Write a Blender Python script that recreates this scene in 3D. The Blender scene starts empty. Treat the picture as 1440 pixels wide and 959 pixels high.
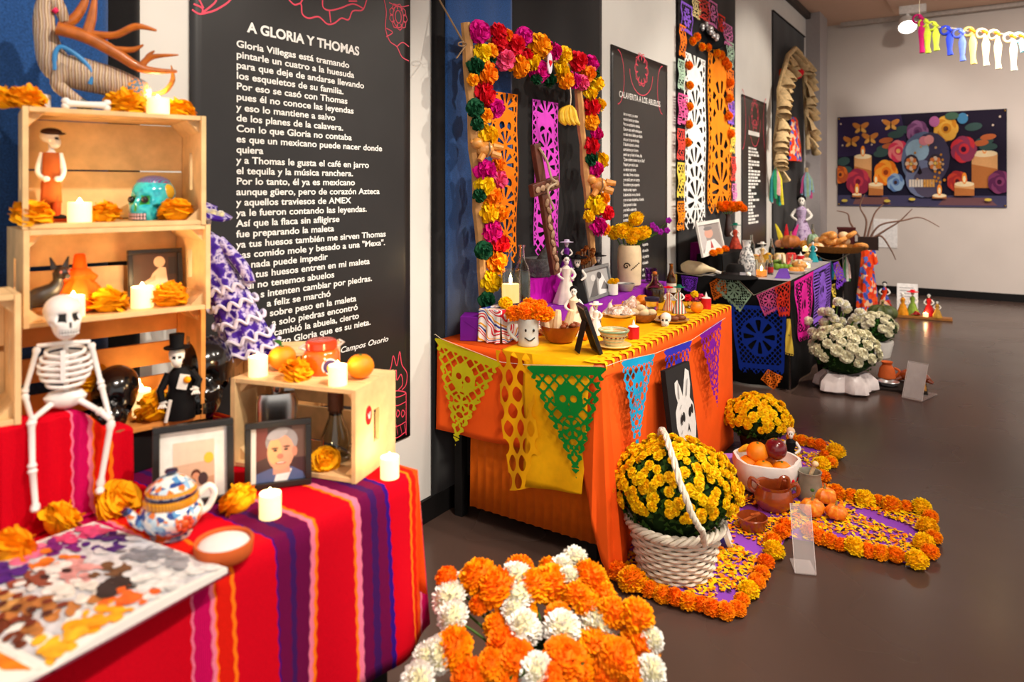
import bpy, math, random
import numpy as np
from mathutils import Vector, Matrix, Euler
R = random.Random(7)
SC = bpy.context.scene
COL = SC.collection
# ------------------------------------------------------------------ camera
F, HY, CAMX, CAMH, ANG = 1000.0, 266.0, 2.04, 1.45, math.radians(33.74)
CS, SN = math.cos(ANG), math.sin(ANG)
cam = bpy.data.cameras.new('camera'); cam_o = bpy.data.objects.new('camera', cam); COL.objects.link(cam_o)
cam_o.location = (CAMX, 0, CAMH); cam_o.rotation_euler = (math.pi/2, 0, ANG)
cam.sensor_width = 36; cam.lens = F/1440*36; cam.shift_y = -(479.5-HY)/1440
cam.clip_start = .02
cam.dof.use_dof = True; cam.dof.focus_distance = 3.3; cam.dof.aperture_fstop = 2.4
SC.camera = cam_o
# ------------------------------------------------------------------ world, lights, exposure
W = bpy.data.worlds.new('world'); SC.world = W; W.use_nodes = True
W.node_tree.nodes['Background'].inputs[0].default_value = (1, .95, .9, 1)
W.node_tree.nodes['Background'].inputs[1].default_value = .7
SC.view_settings.view_transform = 'Standard'; SC.view_settings.look = 'None'
SC.view_settings.exposure = .5; SC.view_settings.gamma = 1; SC.view_settings.use_curve_mapping = False
SC.cycles.max_bounces = 7; SC.cycles.diffuse_bounces = 3; SC.cycles.glossy_bounces = 3; SC.cycles.transmission_bounces = 6; SC.cycles.caustics_refractive = False; SC.cycles.caustics_reflective = False
SC.cycles.use_adaptive_sampling = True; SC.cycles.adaptive_threshold = .03
def spot(loc, target, watt, size=58, col=(1, .9, .77), rad=.045, blend=.55):
    l = bpy.data.lights.new('track_or_fill_spot', 'SPOT'); l.energy = watt; l.color = col
    l.spot_size = math.radians(size); l.spot_blend = blend; l.shadow_soft_size = rad
    o = bpy.data.objects.new('track_or_fill_spot', l); COL.objects.link(o); o.location = loc
    o.rotation_euler = (Vector(target)-Vector(loc)).to_track_quat('-Z', 'Y').to_euler()
SPOTS = [((2.75, 1.0, 3.45), (.35, .8, 1.1), 290), ((2.75, 2.6, 3.45), (.5, 1.35, .8), 170), ((2.75, 1.3, 3.45), (.6, 2.95, .5), 165),
         ((2.75, 4.3, 3.45), (.45, 3.1, .9), 260), ((2.75, 3.2, 3.45), (.1, 3.6, 1.7), 90), ((2.75, 5.6, 3.45), (.0, 4.9, 1.9), 190), ((2.75, 7.6, 3.45), (.0, 7.6, 1.9), 190), ((2.75, 2.2, 3.45), (1.35, 2.6, .0), 150), ((2.75, 4.0, 3.45), (.2, 6.0, 1.1), 230), ((2.75, 4.9, 3.45), (1.25, 6.3, .2), 120),  # mid- and far-wall spots and the far floor spot added for extra light
         ((2.75, 6.8, 3.45), (.3, 6.3, 1.0), 280), ((2.75, 8.2, 3.45), (.3, 8.8, 1.0), 270),
         ((2.75, 0.6, 3.45), (1.25, 1.55, .3), 120)]
for a, b, w in SPOTS: spot(a, b, w*.72)
# ------------------------------------------------------------------ pixel -> place on a real surface
def c2w(X, Z): return (CAMX+X*CS-Z*SN, X*SN+Z*CS)
def at_h(u, v, h=0.0):
    Z = F*(CAMH-h)/(v-HY); x, y = c2w((u-720)/F*Z, Z); return Vector((x, y, h))
def at_x(u, v, x=0.0):
    t = (u-720)/F; Z = (CAMX-x)/(SN-t*CS); return Vector((x, Z*(t*SN+CS), CAMH-(v-HY)*Z/F))
def at_y(u, v, y):
    t = (u-720)/F; Z = y/(t*SN+CS); return Vector((CAMX+Z*(t*CS-SN), y, CAMH-(v-HY)*Z/F))
def at_Z(u, v, Z):
    x, y = c2w((u-720)/F*Z, Z); return Vector((x, y, CAMH-(v-HY)*Z/F))
def depth(p): return -(p[0]-CAMX)*SN+p[1]*CS
def mpp(p): return depth(p)/F
def facing(p): return math.atan2(CAMX-p[0], p[1])
# ------------------------------------------------------------------ materials
MATS = {}
def lin(c): return tuple(((x/255+.055)/1.055)**2.4 if x > 10 else x/255/12.92 for x in c)
def mat(name, rgb, rough=.6, metal=0, var=.12, vscale=30, emit=None, es=0, trans=0, bump=0, bscale=200, rand=0, coat=0, sheen=0, ior=1.45, sss=0, alpha=1):
    if name in MATS: return MATS[name]
    m = bpy.data.materials.new(name); m.use_nodes = True; nt = m.node_tree; N = nt.nodes; L = nt.links
    b = N['Principled BSDF']; c = lin(rgb)
    b.inputs['Roughness'].default_value = rough; b.inputs['Metallic'].default_value = metal
    b.inputs['Transmission Weight'].default_value = trans; b.inputs['IOR'].default_value = ior
    b.inputs['Specular IOR Level'].default_value = .5 if rough < .55 else .18
    b.inputs['Coat Weight'].default_value = coat; b.inputs['Sheen Weight'].default_value = sheen
    b.inputs['Subsurface Weight'].default_value = sss; b.inputs['Subsurface Scale'].default_value = .01; b.inputs['Alpha'].default_value = alpha
    if emit: b.inputs['Emission Color'].default_value = (*lin(emit), 1); b.inputs['Emission Strength'].default_value = es
    tc = N.new('ShaderNodeTexCoord')
    if var > 0:
        nz = N.new('ShaderNodeTexNoise'); nz.inputs['Scale'].default_value = vscale; nz.inputs['Detail'].default_value = 4
        L.new(tc.outputs['Object'], nz.inputs['Vector'])
        hs = N.new('ShaderNodeHueSaturation'); hs.inputs['Color'].default_value = (*c, 1)
        mr = N.new('ShaderNodeMapRange'); mr.inputs[1].default_value = .3; mr.inputs[2].default_value = .7
        mr.inputs[3].default_value = 1-var; mr.inputs[4].default_value = 1+var
        L.new(nz.outputs['Fac'], mr.inputs[0]); L.new(mr.outputs[0], hs.inputs['Value'])
        if rand > 0:
            oi = N.new('ShaderNodeObjectInfo'); m2 = N.new('ShaderNodeMapRange'); m2.inputs[3].default_value = .5-rand*.5; m2.inputs[4].default_value = .5+rand*.5
            L.new(oi.outputs['Random'], m2.inputs[0]); L.new(m2.outputs[0], hs.inputs['Hue'])
        L.new(hs.outputs[0], b.inputs['Base Color'])
    else: b.inputs['Base Color'].default_value = (*c, 1)
    if bump > 0:
        nb = N.new('ShaderNodeTexNoise'); nb.inputs['Scale'].default_value = bscale; nb.inputs['Detail'].default_value = 3
        L.new(tc.outputs['Object'], nb.inputs['Vector'])
        bp = N.new('ShaderNodeBump'); bp.inputs['Strength'].default_value = bump; bp.inputs['Distance'].default_value = .004
        L.new(nb.outputs['Fac'], bp.inputs['Height']); L.new(bp.outputs[0], b.inputs['Normal'])
    MATS[name] = m; return m
def pattern(name, kind, cols, scale=30, rough=.5, coat=0, axis=2, distort=0.):
    """procedural colour pattern in object space: voronoi cells, bands, or noise, through a constant ramp of colours"""
    if name in MATS: return MATS[name]
    m = bpy.data.materials.new(name); m.use_nodes = True; nt = m.node_tree; N = nt.nodes; L = nt.links
    b = N['Principled BSDF']; b.inputs['Roughness'].default_value = rough; b.inputs['Coat Weight'].default_value = coat; b.inputs['Specular IOR Level'].default_value = .5 if rough < .55 else .18
    tc = N.new('ShaderNodeTexCoord')
    if kind == 'cells':
        t = N.new('ShaderNodeTexVoronoi'); t.inputs['Scale'].default_value = scale; o = t.outputs['Color']; L.new(tc.outputs['Object'], t.inputs['Vector'])
        sp = N.new('ShaderNodeSeparateColor'); L.new(o, sp.inputs[0]); fac = sp.outputs[0]
    elif kind == 'dots':
        t = N.new('ShaderNodeTexVoronoi'); t.inputs['Scale'].default_value = scale; L.new(tc.outputs['Object'], t.inputs['Vector']); fac = t.outputs['Distance']
    elif kind == 'bands':
        t = N.new('ShaderNodeTexWave'); t.bands_direction = 'XYZ'[axis]; t.wave_profile = 'SAW'; t.inputs['Scale'].default_value = scale; t.inputs['Distortion'].default_value = distort
        L.new(tc.outputs['Object'], t.inputs['Vector']); fac = t.outputs['Fac']
    else:
        t = N.new('ShaderNodeTexNoise'); t.inputs['Scale'].default_value = scale; t.inputs['Detail'].default_value = 5
        L.new(tc.outputs['Object'], t.inputs['Vector']); mr = N.new('ShaderNodeMapRange'); mr.inputs[1].default_value = .32; mr.inputs[2].default_value = .68
        L.new(t.outputs['Fac'], mr.inputs[0]); fac = mr.outputs[0]
    cr = N.new('ShaderNodeValToRGB'); cr.color_ramp.interpolation = 'CONSTANT' if kind != 'noise' else 'LINEAR'
    e = cr.color_ramp.elements
    while len(e) < len(cols): e.new(.5)
    for i, c in enumerate(cols):
        e[i].position = i/len(cols) if kind != 'noise' else i/max(1, len(cols)-1); e[i].color = (*lin(c), 1)
    L.new(fac, cr.inputs[0]); L.new(cr.outputs[0], b.inputs['Base Color'])
    MATS[name] = m; return m
def glass(name, rgb=(255, 255, 255), rough=.02):
    return mat(name, rgb, rough, trans=1, var=0, ior=1.45)
# ------------------------------------------------------------------ mesh builder
class MB:
    def __init__(s, k=1.0, M=None): s.V = []; s.F = []; s.I = []; s.mi = 0; s.k = k; s.M = M
    def v(s, p):
        p = Vector(p)*s.k
        if s.M is not None: p = s.M @ p
        s.V.append(tuple(p)); return len(s.V)-1
    def f(s, idx): s.F.append(tuple(idx)); s.I.append(s.mi)
    def poly(s, pts): s.f([s.v(p) for p in pts])
    def box(s, c, d, rot=None, taper=1.0):
        x, y, z = d[0]/2, d[1]/2, d[2]/2; q = []
        rm = Euler(rot).to_matrix() if rot else None
        for k in (-1, 1):
            tp = taper if k > 0 else 1
            for a, b in ((-1, -1), (1, -1), (1, 1), (-1, 1)):
                p = Vector((a*x*tp, b*y*tp, k*z)); p = rm @ p if rm else p; q.append(s.v(p+Vector(c)))
        for g in ((3, 2, 1, 0), (4, 5, 6, 7), (0, 1, 5, 4), (1, 2, 6, 5), (2, 3, 7, 6), (3, 0, 4, 7)): s.f([q[i] for i in g])
        return s
    def tube(s, pts, r, n=8, cap=True, flat=1.0):
        pts = [Vector(p) for p in pts]; m = len(pts)
        if not hasattr(r, '__len__'): r = [r]*m
        up = Vector((0, 0, 1)); rings = []; ax = None
        for i, p in enumerate(pts):
            d = (pts[min(i+1, m-1)]-pts[max(i-1, 0)])
            if d.length < 1e-9: d = Vector((0, 0, 1))
            d.normalize()
            if ax is None: ax = d.cross(up if abs(d.z) < .9 else Vector((0, 1, 0))).normalized()
            else:
                ax = ax-d*ax.dot(d); ax = ax.normalized() if ax.length > 1e-6 else d.orthogonal().normalized()
            bx = d.cross(ax)
            rings.append([s.v(p+ax*math.cos(2*math.pi*j/n)*r[i]+bx*math.sin(2*math.pi*j/n)*r[i]*flat) for j in range(n)])
        for a, b in zip(rings, rings[1:]):
            for j in range(n): s.f((a[j], a[(j+1) % n], b[(j+1) % n], b[j]))
        if cap: s.f(rings[0][::-1]); s.f(rings[-1])
        return s
    def lathe(s, prof, n=24, c=(0, 0, 0), wob=None, sq=1.0, cap=True):
        rings = []
        for i, (r, z) in enumerate(prof):
            ring = []
            for j in range(n):
                a = 2*math.pi*j/n; rr = r*(wob(a, i/(len(prof)-1)) if wob else 1)
                ring.append(s.v((c[0]+math.cos(a)*rr, c[1]+math.sin(a)*rr*sq, c[2]+z)))
            rings.append(ring)
        for a, b in zip(rings, rings[1:]):
            for j in range(n): s.f((a[j], a[(j+1) % n], b[(j+1) % n], b[j]))
        if cap: s.f(rings[0][::-1]); s.f(rings[-1])
        return s
    def ell(s, c, r, nu=16, nv=10, fn=None, rot=None):
        if not hasattr(r, '__len__'): r = (r, r, r)
        rm = Euler(rot).to_matrix() if rot else None
        rows = []
        for i in range(nv+1):
            th = math.pi*i/nv; row = []
            for j in range(nu):
                ph = 2*math.pi*j/nu; d = Vector((math.sin(th)*math.cos(ph), math.sin(th)*math.sin(ph), math.cos(th)))
                q = fn(d) if fn else 1
                p = Vector((d.x*r[0]*q, d.y*r[1]*q, d.z*r[2]*q)); p = rm @ p if rm else p
                row.append(s.v(p+Vector(c)))
            rows.append(row)
        for a, b in zip(rows, rows[1:]):
            for j in range(nu): s.f((a[j], b[j], b[(j+1) % nu], a[(j+1) % nu]))
        return s
    def prism(s, poly, y0, y1):
        """outline in x,z pushed from y0 to y1"""
        a = [s.v((p[0], y0, p[1])) for p in poly]; b = [s.v((p[0], y1, p[1])) for p in poly]; n = len(poly)
        s.f(a); s.f(b[::-1])
        for i in range(n): s.f((a[i], b[i], b[(i+1) % n], a[(i+1) % n]))
        return s
    def grid(s, fn, nu, nv):
        q = [[s.v(fn(i/nu, j/nv)) for i in range(nu+1)] for j in range(nv+1)]
        for j in range(nv):
            for i in range(nu): s.f((q[j][i], q[j][i+1], q[j+1][i+1], q[j+1][i]))
        return s
    def ribbon(s, pts, w, y=0.0):
        """flat stroke in x,z"""
        n = len(pts); L = []; Rr = []
        for i in range(n):
            a = pts[max(i-1, 0)]; b = pts[min(i+1, n-1)]; dx, dz = b[0]-a[0], b[1]-a[1]; l = math.hypot(dx, dz) or 1
            nx, nz = -dz/l*w/2, dx/l*w/2
            L.append(s.v((pts[i][0]+nx, y, pts[i][1]+nz))); Rr.append(s.v((pts[i][0]-nx, y, pts[i][1]-nz)))
        for i in range(n-1): s.f((L[i], Rr[i], Rr[i+1], L[i+1]))
        return s
    def mesh(s, name, mats, smooth=True):
        me = bpy.data.meshes.new(name); me.from_pydata(s.V, [], s.F)
        if not isinstance(mats, (list, tuple)): mats = [mats]
        for m in mats: me.materials.append(m)
        me.polygons.foreach_set('material_index', s.I)
        me.polygons.foreach_set('use_smooth', [bool(smooth)]*len(s.F)); me.validate(); me.update()
        if smooth:
            try: me.set_sharp_from_angle(angle=math.radians(42))
            except Exception: pass
        return me
    def build(s, name, mats, parent=None, loc=None, rz=0, smooth=True, thick=0, bevel=0):
        o = bpy.data.objects.new(name, s.mesh(name, mats, smooth)); COL.objects.link(o)
        if parent is not None: o.parent = parent
        if loc is not None: o.location = loc
        if rz: o.rotation_euler.z = rz
        if thick:
            md = o.modifiers.new('thickness', 'SOLIDIFY'); md.thickness = thick; md.offset = 0
        if bevel:
            md = o.modifiers.new('bevel', 'BEVEL'); md.width = bevel; md.segments = 2; md.limit_method = 'ANGLE'
        return o
def tag(o, label=None, cat=None, group=None, kind=None):
    if label: o['label'] = label
    if cat: o['category'] = cat
    if group: o['group'] = group
    if kind: o['kind'] = kind
    return o
def thing(name, label, cat, loc=(0, 0, 0), rz=0.0, group=None):
    o = bpy.data.objects.new(name, None); COL.objects.link(o); o.location = loc; o.rotation_euler.z = rz
    o.empty_display_size = .05
    return tag(o, label, cat, group)
def inst(me, name, loc, rot=(0, 0, 0), sc=1.0, parent=None):
    o = bpy.data.objects.new(name, me); COL.objects.link(o); o.location = loc; o.rotation_euler = rot
    o.scale = (sc,)*3 if not hasattr(sc, '__len__') else sc
    if parent is not None: o.parent = parent
    return o
def bez(*p, n=10):
    """smooth path through points (Catmull-Rom)"""
    P = [Vector(p[0])]+[Vector(q) for q in p]+[Vector(p[-1])]; out = []
    for i in range(1, len(P)-2):
        for k in range(n):
            t = k/n; a, b, c, d = P[i-1], P[i], P[i+1], P[i+2]
            out.append(.5*((2*b)+(c-a)*t+(2*a-5*b+4*c-d)*t*t+(3*b-a-3*c+d)*t**3))
    out.append(P[-2]); return out
def lerp(a, b, t): return a+(b-a)*t
def arc(cx, cz, rx, rz, a0, a1, n=16): return [(cx+rx*math.cos(math.radians(lerp(a0, a1, i/n))), cz+rz*math.sin(math.radians(lerp(a0, a1, i/n)))) for i in range(n+1)]
# a flat print: list of (colour, outline in 0..1 x 0..1) layered in front of each other by a hair
def printed(name, w, h, bg, layers, parent, loc=(0, 0, 0), rough=.45, step=.00012):
    cols = [bg]; b = MB(); b.poly([(0, 0, 0), (w, 0, 0), (w, 0, h), (0, 0, h)])
    for i, (c, pts) in enumerate(layers):
        if c not in cols: cols.append(c)
        b.mi = cols.index(c); b.poly([(min(max(p[0], 0), 1)*w, -step*(i+1), min(max(p[1], 0), 1)*h) for p in pts])
    return b.build(name, [mat('print_%d_%d_%d' % c, c, rough, var=.05, vscale=60) for c in cols], parent, loc, smooth=False)
def oval(cx, cz, rx, rz, n=18, rot=0):
    o = []
    for i in range(n):
        a = 2*math.pi*i/n; x, z = rx*math.cos(a), rz*math.sin(a); o.append((cx+x*math.cos(rot)-z*math.sin(rot), cz+x*math.sin(rot)+z*math.cos(rot)))
    return o
# ------------------------------------------------------------------ the setting
CEIL, BACKY = 3.83, 11.2
def floor_mat():
    m = mat('polished_floor', (80, 62, 55), .33, var=.1, vscale=1.3, bump=.02, bscale=25)
    nt = m.node_tree; N = nt.nodes; L = nt.links; b = N['Principled BSDF']
    nz = N.new('ShaderNodeTexNoise'); nz.inputs['Scale'].default_value = 1.1; nz.inputs['Detail'].default_value = 2
    tc = [n for n in N if n.type == 'TEX_COORD'][0]; L.new(tc.outputs['Object'], nz.inputs['Vector'])
    mr = N.new('ShaderNodeMapRange'); mr.inputs[3].default_value = .17; mr.inputs[4].default_value = .36
    L.new(nz.outputs['Fac'], mr.inputs[0]); L.new(mr.outputs[0], b.inputs['Roughness']); return m
def slab(name, c, d, m, parent=None, kind='structure'):
    o = MB().box(c, d).build(name, m, parent, smooth=False)
    if parent is None: tag(o, kind=kind)
    return o
M_WALL = mat('white_wall', (214, 211, 205), .85, var=.03, vscale=3, bump=.05, bscale=90)
M_BWALL = mat('back_wall', (214, 202, 192), .9, var=.03, vscale=2)
M_CEIL = mat('ceiling_paint', (226, 192, 168), .9, var=.03, vscale=2)
M_BLACK = mat('black_trim', (22, 20, 20), .55, var=.1)
slab('floor', (4.5, 5, -.05), (9.2, 13, .1), floor_mat())
slab('ceiling', (4.5, 5, CEIL+.05), (9.2, 13, .1), M_CEIL)
slab('wall_left', (-.1, 5, CEIL/2), (.2, 13, CEIL), M_WALL)
slab('wall_back', (4.5, BACKY+.1, CEIL/2), (9.2, .2, CEIL), M_BWALL)
slab('baseboard_left', (.008, 5, .05), (.016, 12.4, .1), M_BLACK)
slab('baseboard_back', (4.5, BACKY-.008, .05), (9, .016, .1), M_BLACK)
pc = at_x(1131, 200, .02).y
slab('trim_1', (.09, pc+.45, CEIL/2), (.18, .5, CEIL), mat('grey_column', (168, 160, 158), .7, var=.03)).name = 'trim_1'
slab('trim_2', (.03, 9.0, CEIL-.04), (.06, 4.0, .08), mat('dark_rail', (70, 62, 58), .6))
slab('trim_3', (4.6, BACKY-.12, CEIL-.03), (8.6, .06, .06), mat('white_rail', (190, 178, 168), .6))
slab('trim_4', (4.9, BACKY-.9, CEIL-.012), (7.8, .9, .024), M_CEIL)
# dark fabric panels hung on the wall
def denim(name, lit):
    m = mat(name, lit, .95, var=.35, vscale=240, sheen=.3); return m
M_PB = mat('black_felt', (16, 15, 17), .95, var=.2, vscale=120, sheen=.2)
M_PBLUE = mat('navy_felt', (32, 72, 128), .95, var=.35, vscale=220, sheen=.3)
def panel(name, y0, y1, z0, z1, label, blue=None):
    t = thing(name, label, 'panel', (0.004, (y0+y1)/2, z0), math.pi/2, 'dark fabric panels on the wall')
    w = y1-y0; h = z1-z0
    b = MB(); b.grid(lambda a, c: ((a-.5)*w, -.004-.004*math.sin(a*23)*(1-c*.3), c*h), 40, 4)
    b.build('cloth', M_PB, t, thick=.003)
    if blue:
        a0, a1 = (blue[0]-(y0+y1)/2), (blue[1]-(y0+y1)/2); zb = blue[2]-z0
        MB().grid(lambda a, c: (lerp(a0, a1, a), -.013-.004*math.sin(a*14), lerp(zb, h-.002, c)), 30, 4).build('navy_cloth', M_PBLUE, t, thick=.003)
    MB().box((0, -.01, h-.006), (w, .02, .012)).build('top_rail', M_BLACK, t)
    return t
Y = lambda u, x=0.0: at_x(u, HY, x).y
panel('fabric_panel', .25, Y(195), .02, CEIL-.02, 'dark navy fabric panel on the wall behind the wooden crates', (.28, Y(146), .9))
panel('fabric_panel', Y(605), Y(845), .02, CEIL-.02, 'black and navy fabric panel behind the paper-flower arch', (Y(622), Y(715), .78))
panel('fabric_panel', Y(950), Y(1033), .02, CEIL-.02, 'black fabric panel hung with the white and orange cut-paper strips')
panel('fabric_panel', Y(1085), Y(1130), .02, CEIL-.34, 'black fabric panel behind the corn-husk arch')
# ------------------------------------------------------------------ posters with text
M_POST = mat('black_vinyl', (36, 34, 34), .36, var=.15, vscale=4, bump=.35, bscale=4)
M_TXT = mat('white_print', (236, 233, 228), .5, var=0)
M_PINK = mat('pink_print', (226, 66, 92), .5, var=0)
TXK = [1.]
def text(body, size, parent, x, z, m, width=None, off=0., shear=0., name='text_line', y=-.0025, sx=None):
    c = bpy.data.curves.new('lettering', 'FONT'); c.body = body; c.size = size; c.offset = off; c.shear = shear; c.space_word = 1.05
    o = bpy.data.objects.new('lettering', c); COL.objects.link(o); bpy.context.view_layer.update()
    me = bpy.data.meshes.new_from_object(o.evaluated_get(bpy.context.evaluated_depsgraph_get()))
    COL.objects.unlink(o); bpy.data.objects.remove(o); bpy.data.curves.remove(c)
    co = np.empty(len(me.vertices)*3); me.vertices.foreach_get('co', co); co = co.reshape(-1, 3)
    k = sx or 1.
    if width: k = width/(co[:, 0].max() or 1); TXK[0] = k
    q = np.stack([co[:, 0]*k, np.zeros(len(co)), co[:, 1]], 1); me.vertices.foreach_set('co', q.ravel().astype(np.float32))
    me.materials.clear(); me.materials.append(m); me.name = name
    t = inst(me, name, (x, y, z), parent=parent); t.visible_shadow = True; return t
def poster(u0, u1, z0, z1, label):
    y0, y1 = Y(u0), Y(u1); t = thing('text_poster', label, 'poster', (.006, y0, z0), math.pi/2, 'black poem posters'); w, h = y1-y0, z1-z0
    b = MB().grid(lambda a, c: (a*w, -.0012-.0006*math.sin(a*9+c*5), c*h), 24, 24); b.build('sheet', M_POST, t, thick=.001)
    return t, y0, z0, w, h
ZP1 = at_x(575, 612).z
p1, py0, pz0, pw, ph = poster(265, 575, ZP1, 2.42, 'large black poem poster titled A GLORIA Y THOMAS beside the crates')
LINES = ["Gloria Villegas está tramando", "pintarle un cuatro a la huesuda", "para que deje de andarse llevando", "los esqueletos de su familia.", "Por eso se casó con Thomas",
 "pues él no conoce las leyendas", "y eso lo mantiene a salvo", "de los planes de la calavera.", "Con lo que Gloria no contaba", "es que un mexicano puede nacer donde", "quiera",
 "y a Thomas le gusta el café en jarro", "el tequila y la música ranchera.", "Por lo tanto, él ya es mexicano", "aunque güero, pero de corazón Azteca", "y aquellos traviesos de AMEX",
 "ya le fueron contando las leyendas.", "Así que la flaca sin afligirse", "fue preparando la maleta", "ya tus huesos también me sirven Thomas", "has comido mole y besado a una \"Mexa\".", "Ya nada puede impedir",
 "que tus huesos entren en mi maleta", "aquí no tenemos abuelos"]
xl = Y(330)-py0; zt = at_x(330, 66).z-pz0; zb = at_x(332, 393).z-pz0; dz = (zt-zb)/22
wmax = Y(535)-Y(330); sz = dz*.93
ref = text(LINES[9], sz, p1, xl, zt-9*dz, M_TXT, wmax, .0007); TK = TXK[0]
for i, s in enumerate(LINES):
    if i == 9: continue
    # widths follow the end of each line as read on the wall
    text(s, sz, p1, xl, zt-i*dz, M_TXT, None, .0007, sx=TK)
for i, (s, u) in enumerate([("s intenten cambiar por piedras.", 364), ("a feliz se marchó", 373), ("sobre peso en la maleta", 377), ("a solo piedras encontró", 380), ("cambió la abuela, cierto", 383), ("ro lo hizo Gloria que es su nieta.", 350)]):
    text(s, sz, p1, Y(u)-py0, zt-(24+i)*dz, M_TXT, None, .0007, sx=TK)
text("Campos Osorio", sz*.95, p1, Y(476)-py0, zt-31.4*dz, M_TXT, Y(544)-Y(476), .0004, .25)
text("A GLORIA Y THOMAS", sz*1.45, p1, Y(346)-py0, at_x(346, 45).z-pz0, M_TXT, Y(503)-Y(346), .0016, name='title')
def strokes(paths, w, parent, name='line_drawing', m=None):
    b = MB()
    for i, p in enumerate(paths): b.ribbon(p, w, -.0024-.00002*i)
    return b.build(name, m or M_PINK, parent, smooth=False)
def on1(u, v): q = at_x(u, v); return (q.y-py0, q.z-pz0)
def path1(pts): return [(p.x, p.z) for p in bez(*[(on1(u, v)[0], 0, on1(u, v)[1]) for u, v in pts], n=6)]
W1 = .006
def petals(cx, cz, r, n, ro): 
    return [[(cx+math.cos(a+da)*rr, cz+math.sin(a+da)*rr) for da, rr in ((-math.pi/n, ro*.55), (-math.pi/n*.8, ro*.9), (0, ro), (math.pi/n*.8, ro*.9), (math.pi/n, ro*.55))] for a in [2*math.pi*k/n for k in range(n)]]
strokes([path1([(268, 14), (278, 20), (290, 18), (302, 14), (318, 4), (326, -6)]), path1([(270, 6), (282, 12), (282, 20)]), path1([(283, 18), (300, 4), (304, -8)]), path1([(284, 12), (276, -4)])], W1, p1)
strokes([path1([(404, 0), (412, 7), (421, 6), (423, 20), (432, 26), (446, 24), (458, 34), (468, 33), (478, 26), (488, 28), (494, 16), (508, 14), (514, -2)]),
         path1([(452, -4), (452, 10), (461, 15), (476, 12), (494, 6), (508, 12)]), path1([(461, 15), (463, 32)]), path1([(420, 6), (425, -4)]), path1([(488, 2), (500, 2)])], W1, p1)
cx, cz = on1(558, 24)
strokes([path1([(537, -4), (541, 16), (540, 40), (546, 58), (556, 66), (563, 80), (573, 86)]), arcp := [(cx+math.cos(a)*.032, cz+math.sin(a)*.045) for a in [2*math.pi*k/24 for k in range(25)]],
         [(cx+math.cos(a)*.018, cz+math.sin(a)*.026) for a in [2*math.pi*k/24 for k in range(25)]], path1([(541, 40), (550, 46), (541, 52)]), path1([(556, 66), (564, 60), (573, 66)]), path1([(545, 4), (560, 10), (573, 8)])]
        + petals(cx, cz, .03, 9, .055), W1*.8, p1)
# the drawn candle at the lower right
strokes([path1([(547, 548), (543, 530), (548, 515), (551, 500), (556, 514), (560, 494), (563, 512), (570, 524), (569, 540), (563, 548)]), path1([(550, 546), (548, 530), (555, 520), (556, 534), (562, 526), (564, 540), (558, 548)]),
         path1([(545, 553), (556, 549), (569, 552), (556, 558), (545, 553)]), path1([(545, 553), (546, 625)]), path1([(569, 552), (569, 610)]), path1([(545, 566), (556, 570), (569, 564)]), path1([(546, 596), (556, 599), (569, 592)]),
         path1([(546, 612), (556, 615), (569, 606)])]+[[on1(546+2.9*k, 596+ (0 if k % 2 else 15)) for k in range(9)]]
        +[path1([(548+7*k, 582), (550+7*k, 576), (553+7*k, 580), (550+7*k, 586), (548+7*k, 582)]) for k in range(3)], W1*.7, p1)
# second poster
p2, qy0, qz0, qw, qh = poster(858, 937, at_x(937, 405).z, at_x(858, 62).z, 'black poem poster on the wall beside the vase of yellow marigolds')
L2 = ["con su rostro y su amor", "con los huesos por afuera", "Pero no cambian la vigencia", "Que en esta región embrujaron", "no sabe más el diablo por diablo", "sino por lo que es de viejo.", "El abuelo alcanzó a mirarla", "acercándose por el cerro", "pensó que ya llegó mi hora, dijo", "\"Quien entierra huesos hoy no llega\"",
 "Preparó por toda la casa", "un velorio casi cierto", "con velas, flores e incienso", "y un ataúd, pero sin cuerpo.", "Se ocultaron para esperarla", "desde su viejo ropero", "la abuela lista con su chancla", "y con un saco de piedras, el abuelo.", "Llegó pronto la calaca", "y no halló a nadie más", "y nunca", "se atrevió jamás", "a llevarse", "al abuelo", "de la casa"]
xa = Y(875)-qy0; za = at_x(876, 162).z-qz0; zc = at_x(876, 283).z-qz0; d2 = (za-zc)/17
for i, s in enumerate(L2): text(s, d2*.9, p2, xa, za-i*d2, M_TXT, None, .0006, sx=.78)
for i, s in enumerate(["la puerta", "de noche", "de piedras", "el abuelo", "que", "el dinero", "igual", "cuando"]): text(s, d2*.9, p2, Y(902)-qy0, at_x(902, 346+i*8.6).z-qz0, M_TXT, None, .0006, sx=.9)
text("CALAVERITA A LOS ABUELOS", d2*1.7, p2, Y(869)-qy0, at_x(869, 136).z-qz0, M_TXT, Y(927)-Y(869), .001, name='title')
b = [[(x, z) for x, z in arc(qw*.5, qh-.12, .2, .16, 180, 360)], arc(qw*.5, qh-.1, .1, .1, 0, 360), arc(qw*.1, qh-.2, .1, .18, -90, 90), arc(qw*.9, qh-.2, .1, .18, 90, 270)]+petals(qw*.5, qh-.1, .05, 10, .12)
strokes(b, .007, p2)
p3, ry0, rz0, rw, rh = poster(1042, 1077, at_x(1077, 345).z, at_x(1042, 132).z, 'farthest black poem poster, between the last two fabric panels')
strokes([arc(rw*.5, rh-.2, .22, .3, 180, 360), arc(rw*.5, rh-.16, .11, .12, 0, 360), arc(rw*.02, rh-.25, .12, .3, -90, 90), arc(rw*.98, rh-.25, .12, .3, 90, 270), arc(rw*.5, rh-.3, .07, .08, 0, 360)]+petals(rw*.5, rh-.16, .05, 10, .16), .008, p3)
b = MB(); b.box((Y(1059)-ry0, -.004, at_x(1059, 188).z-rz0), (.42, .001, .045)); b.build('title_bar', M_TXT, p3)
Rl = random.Random(3)
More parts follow.
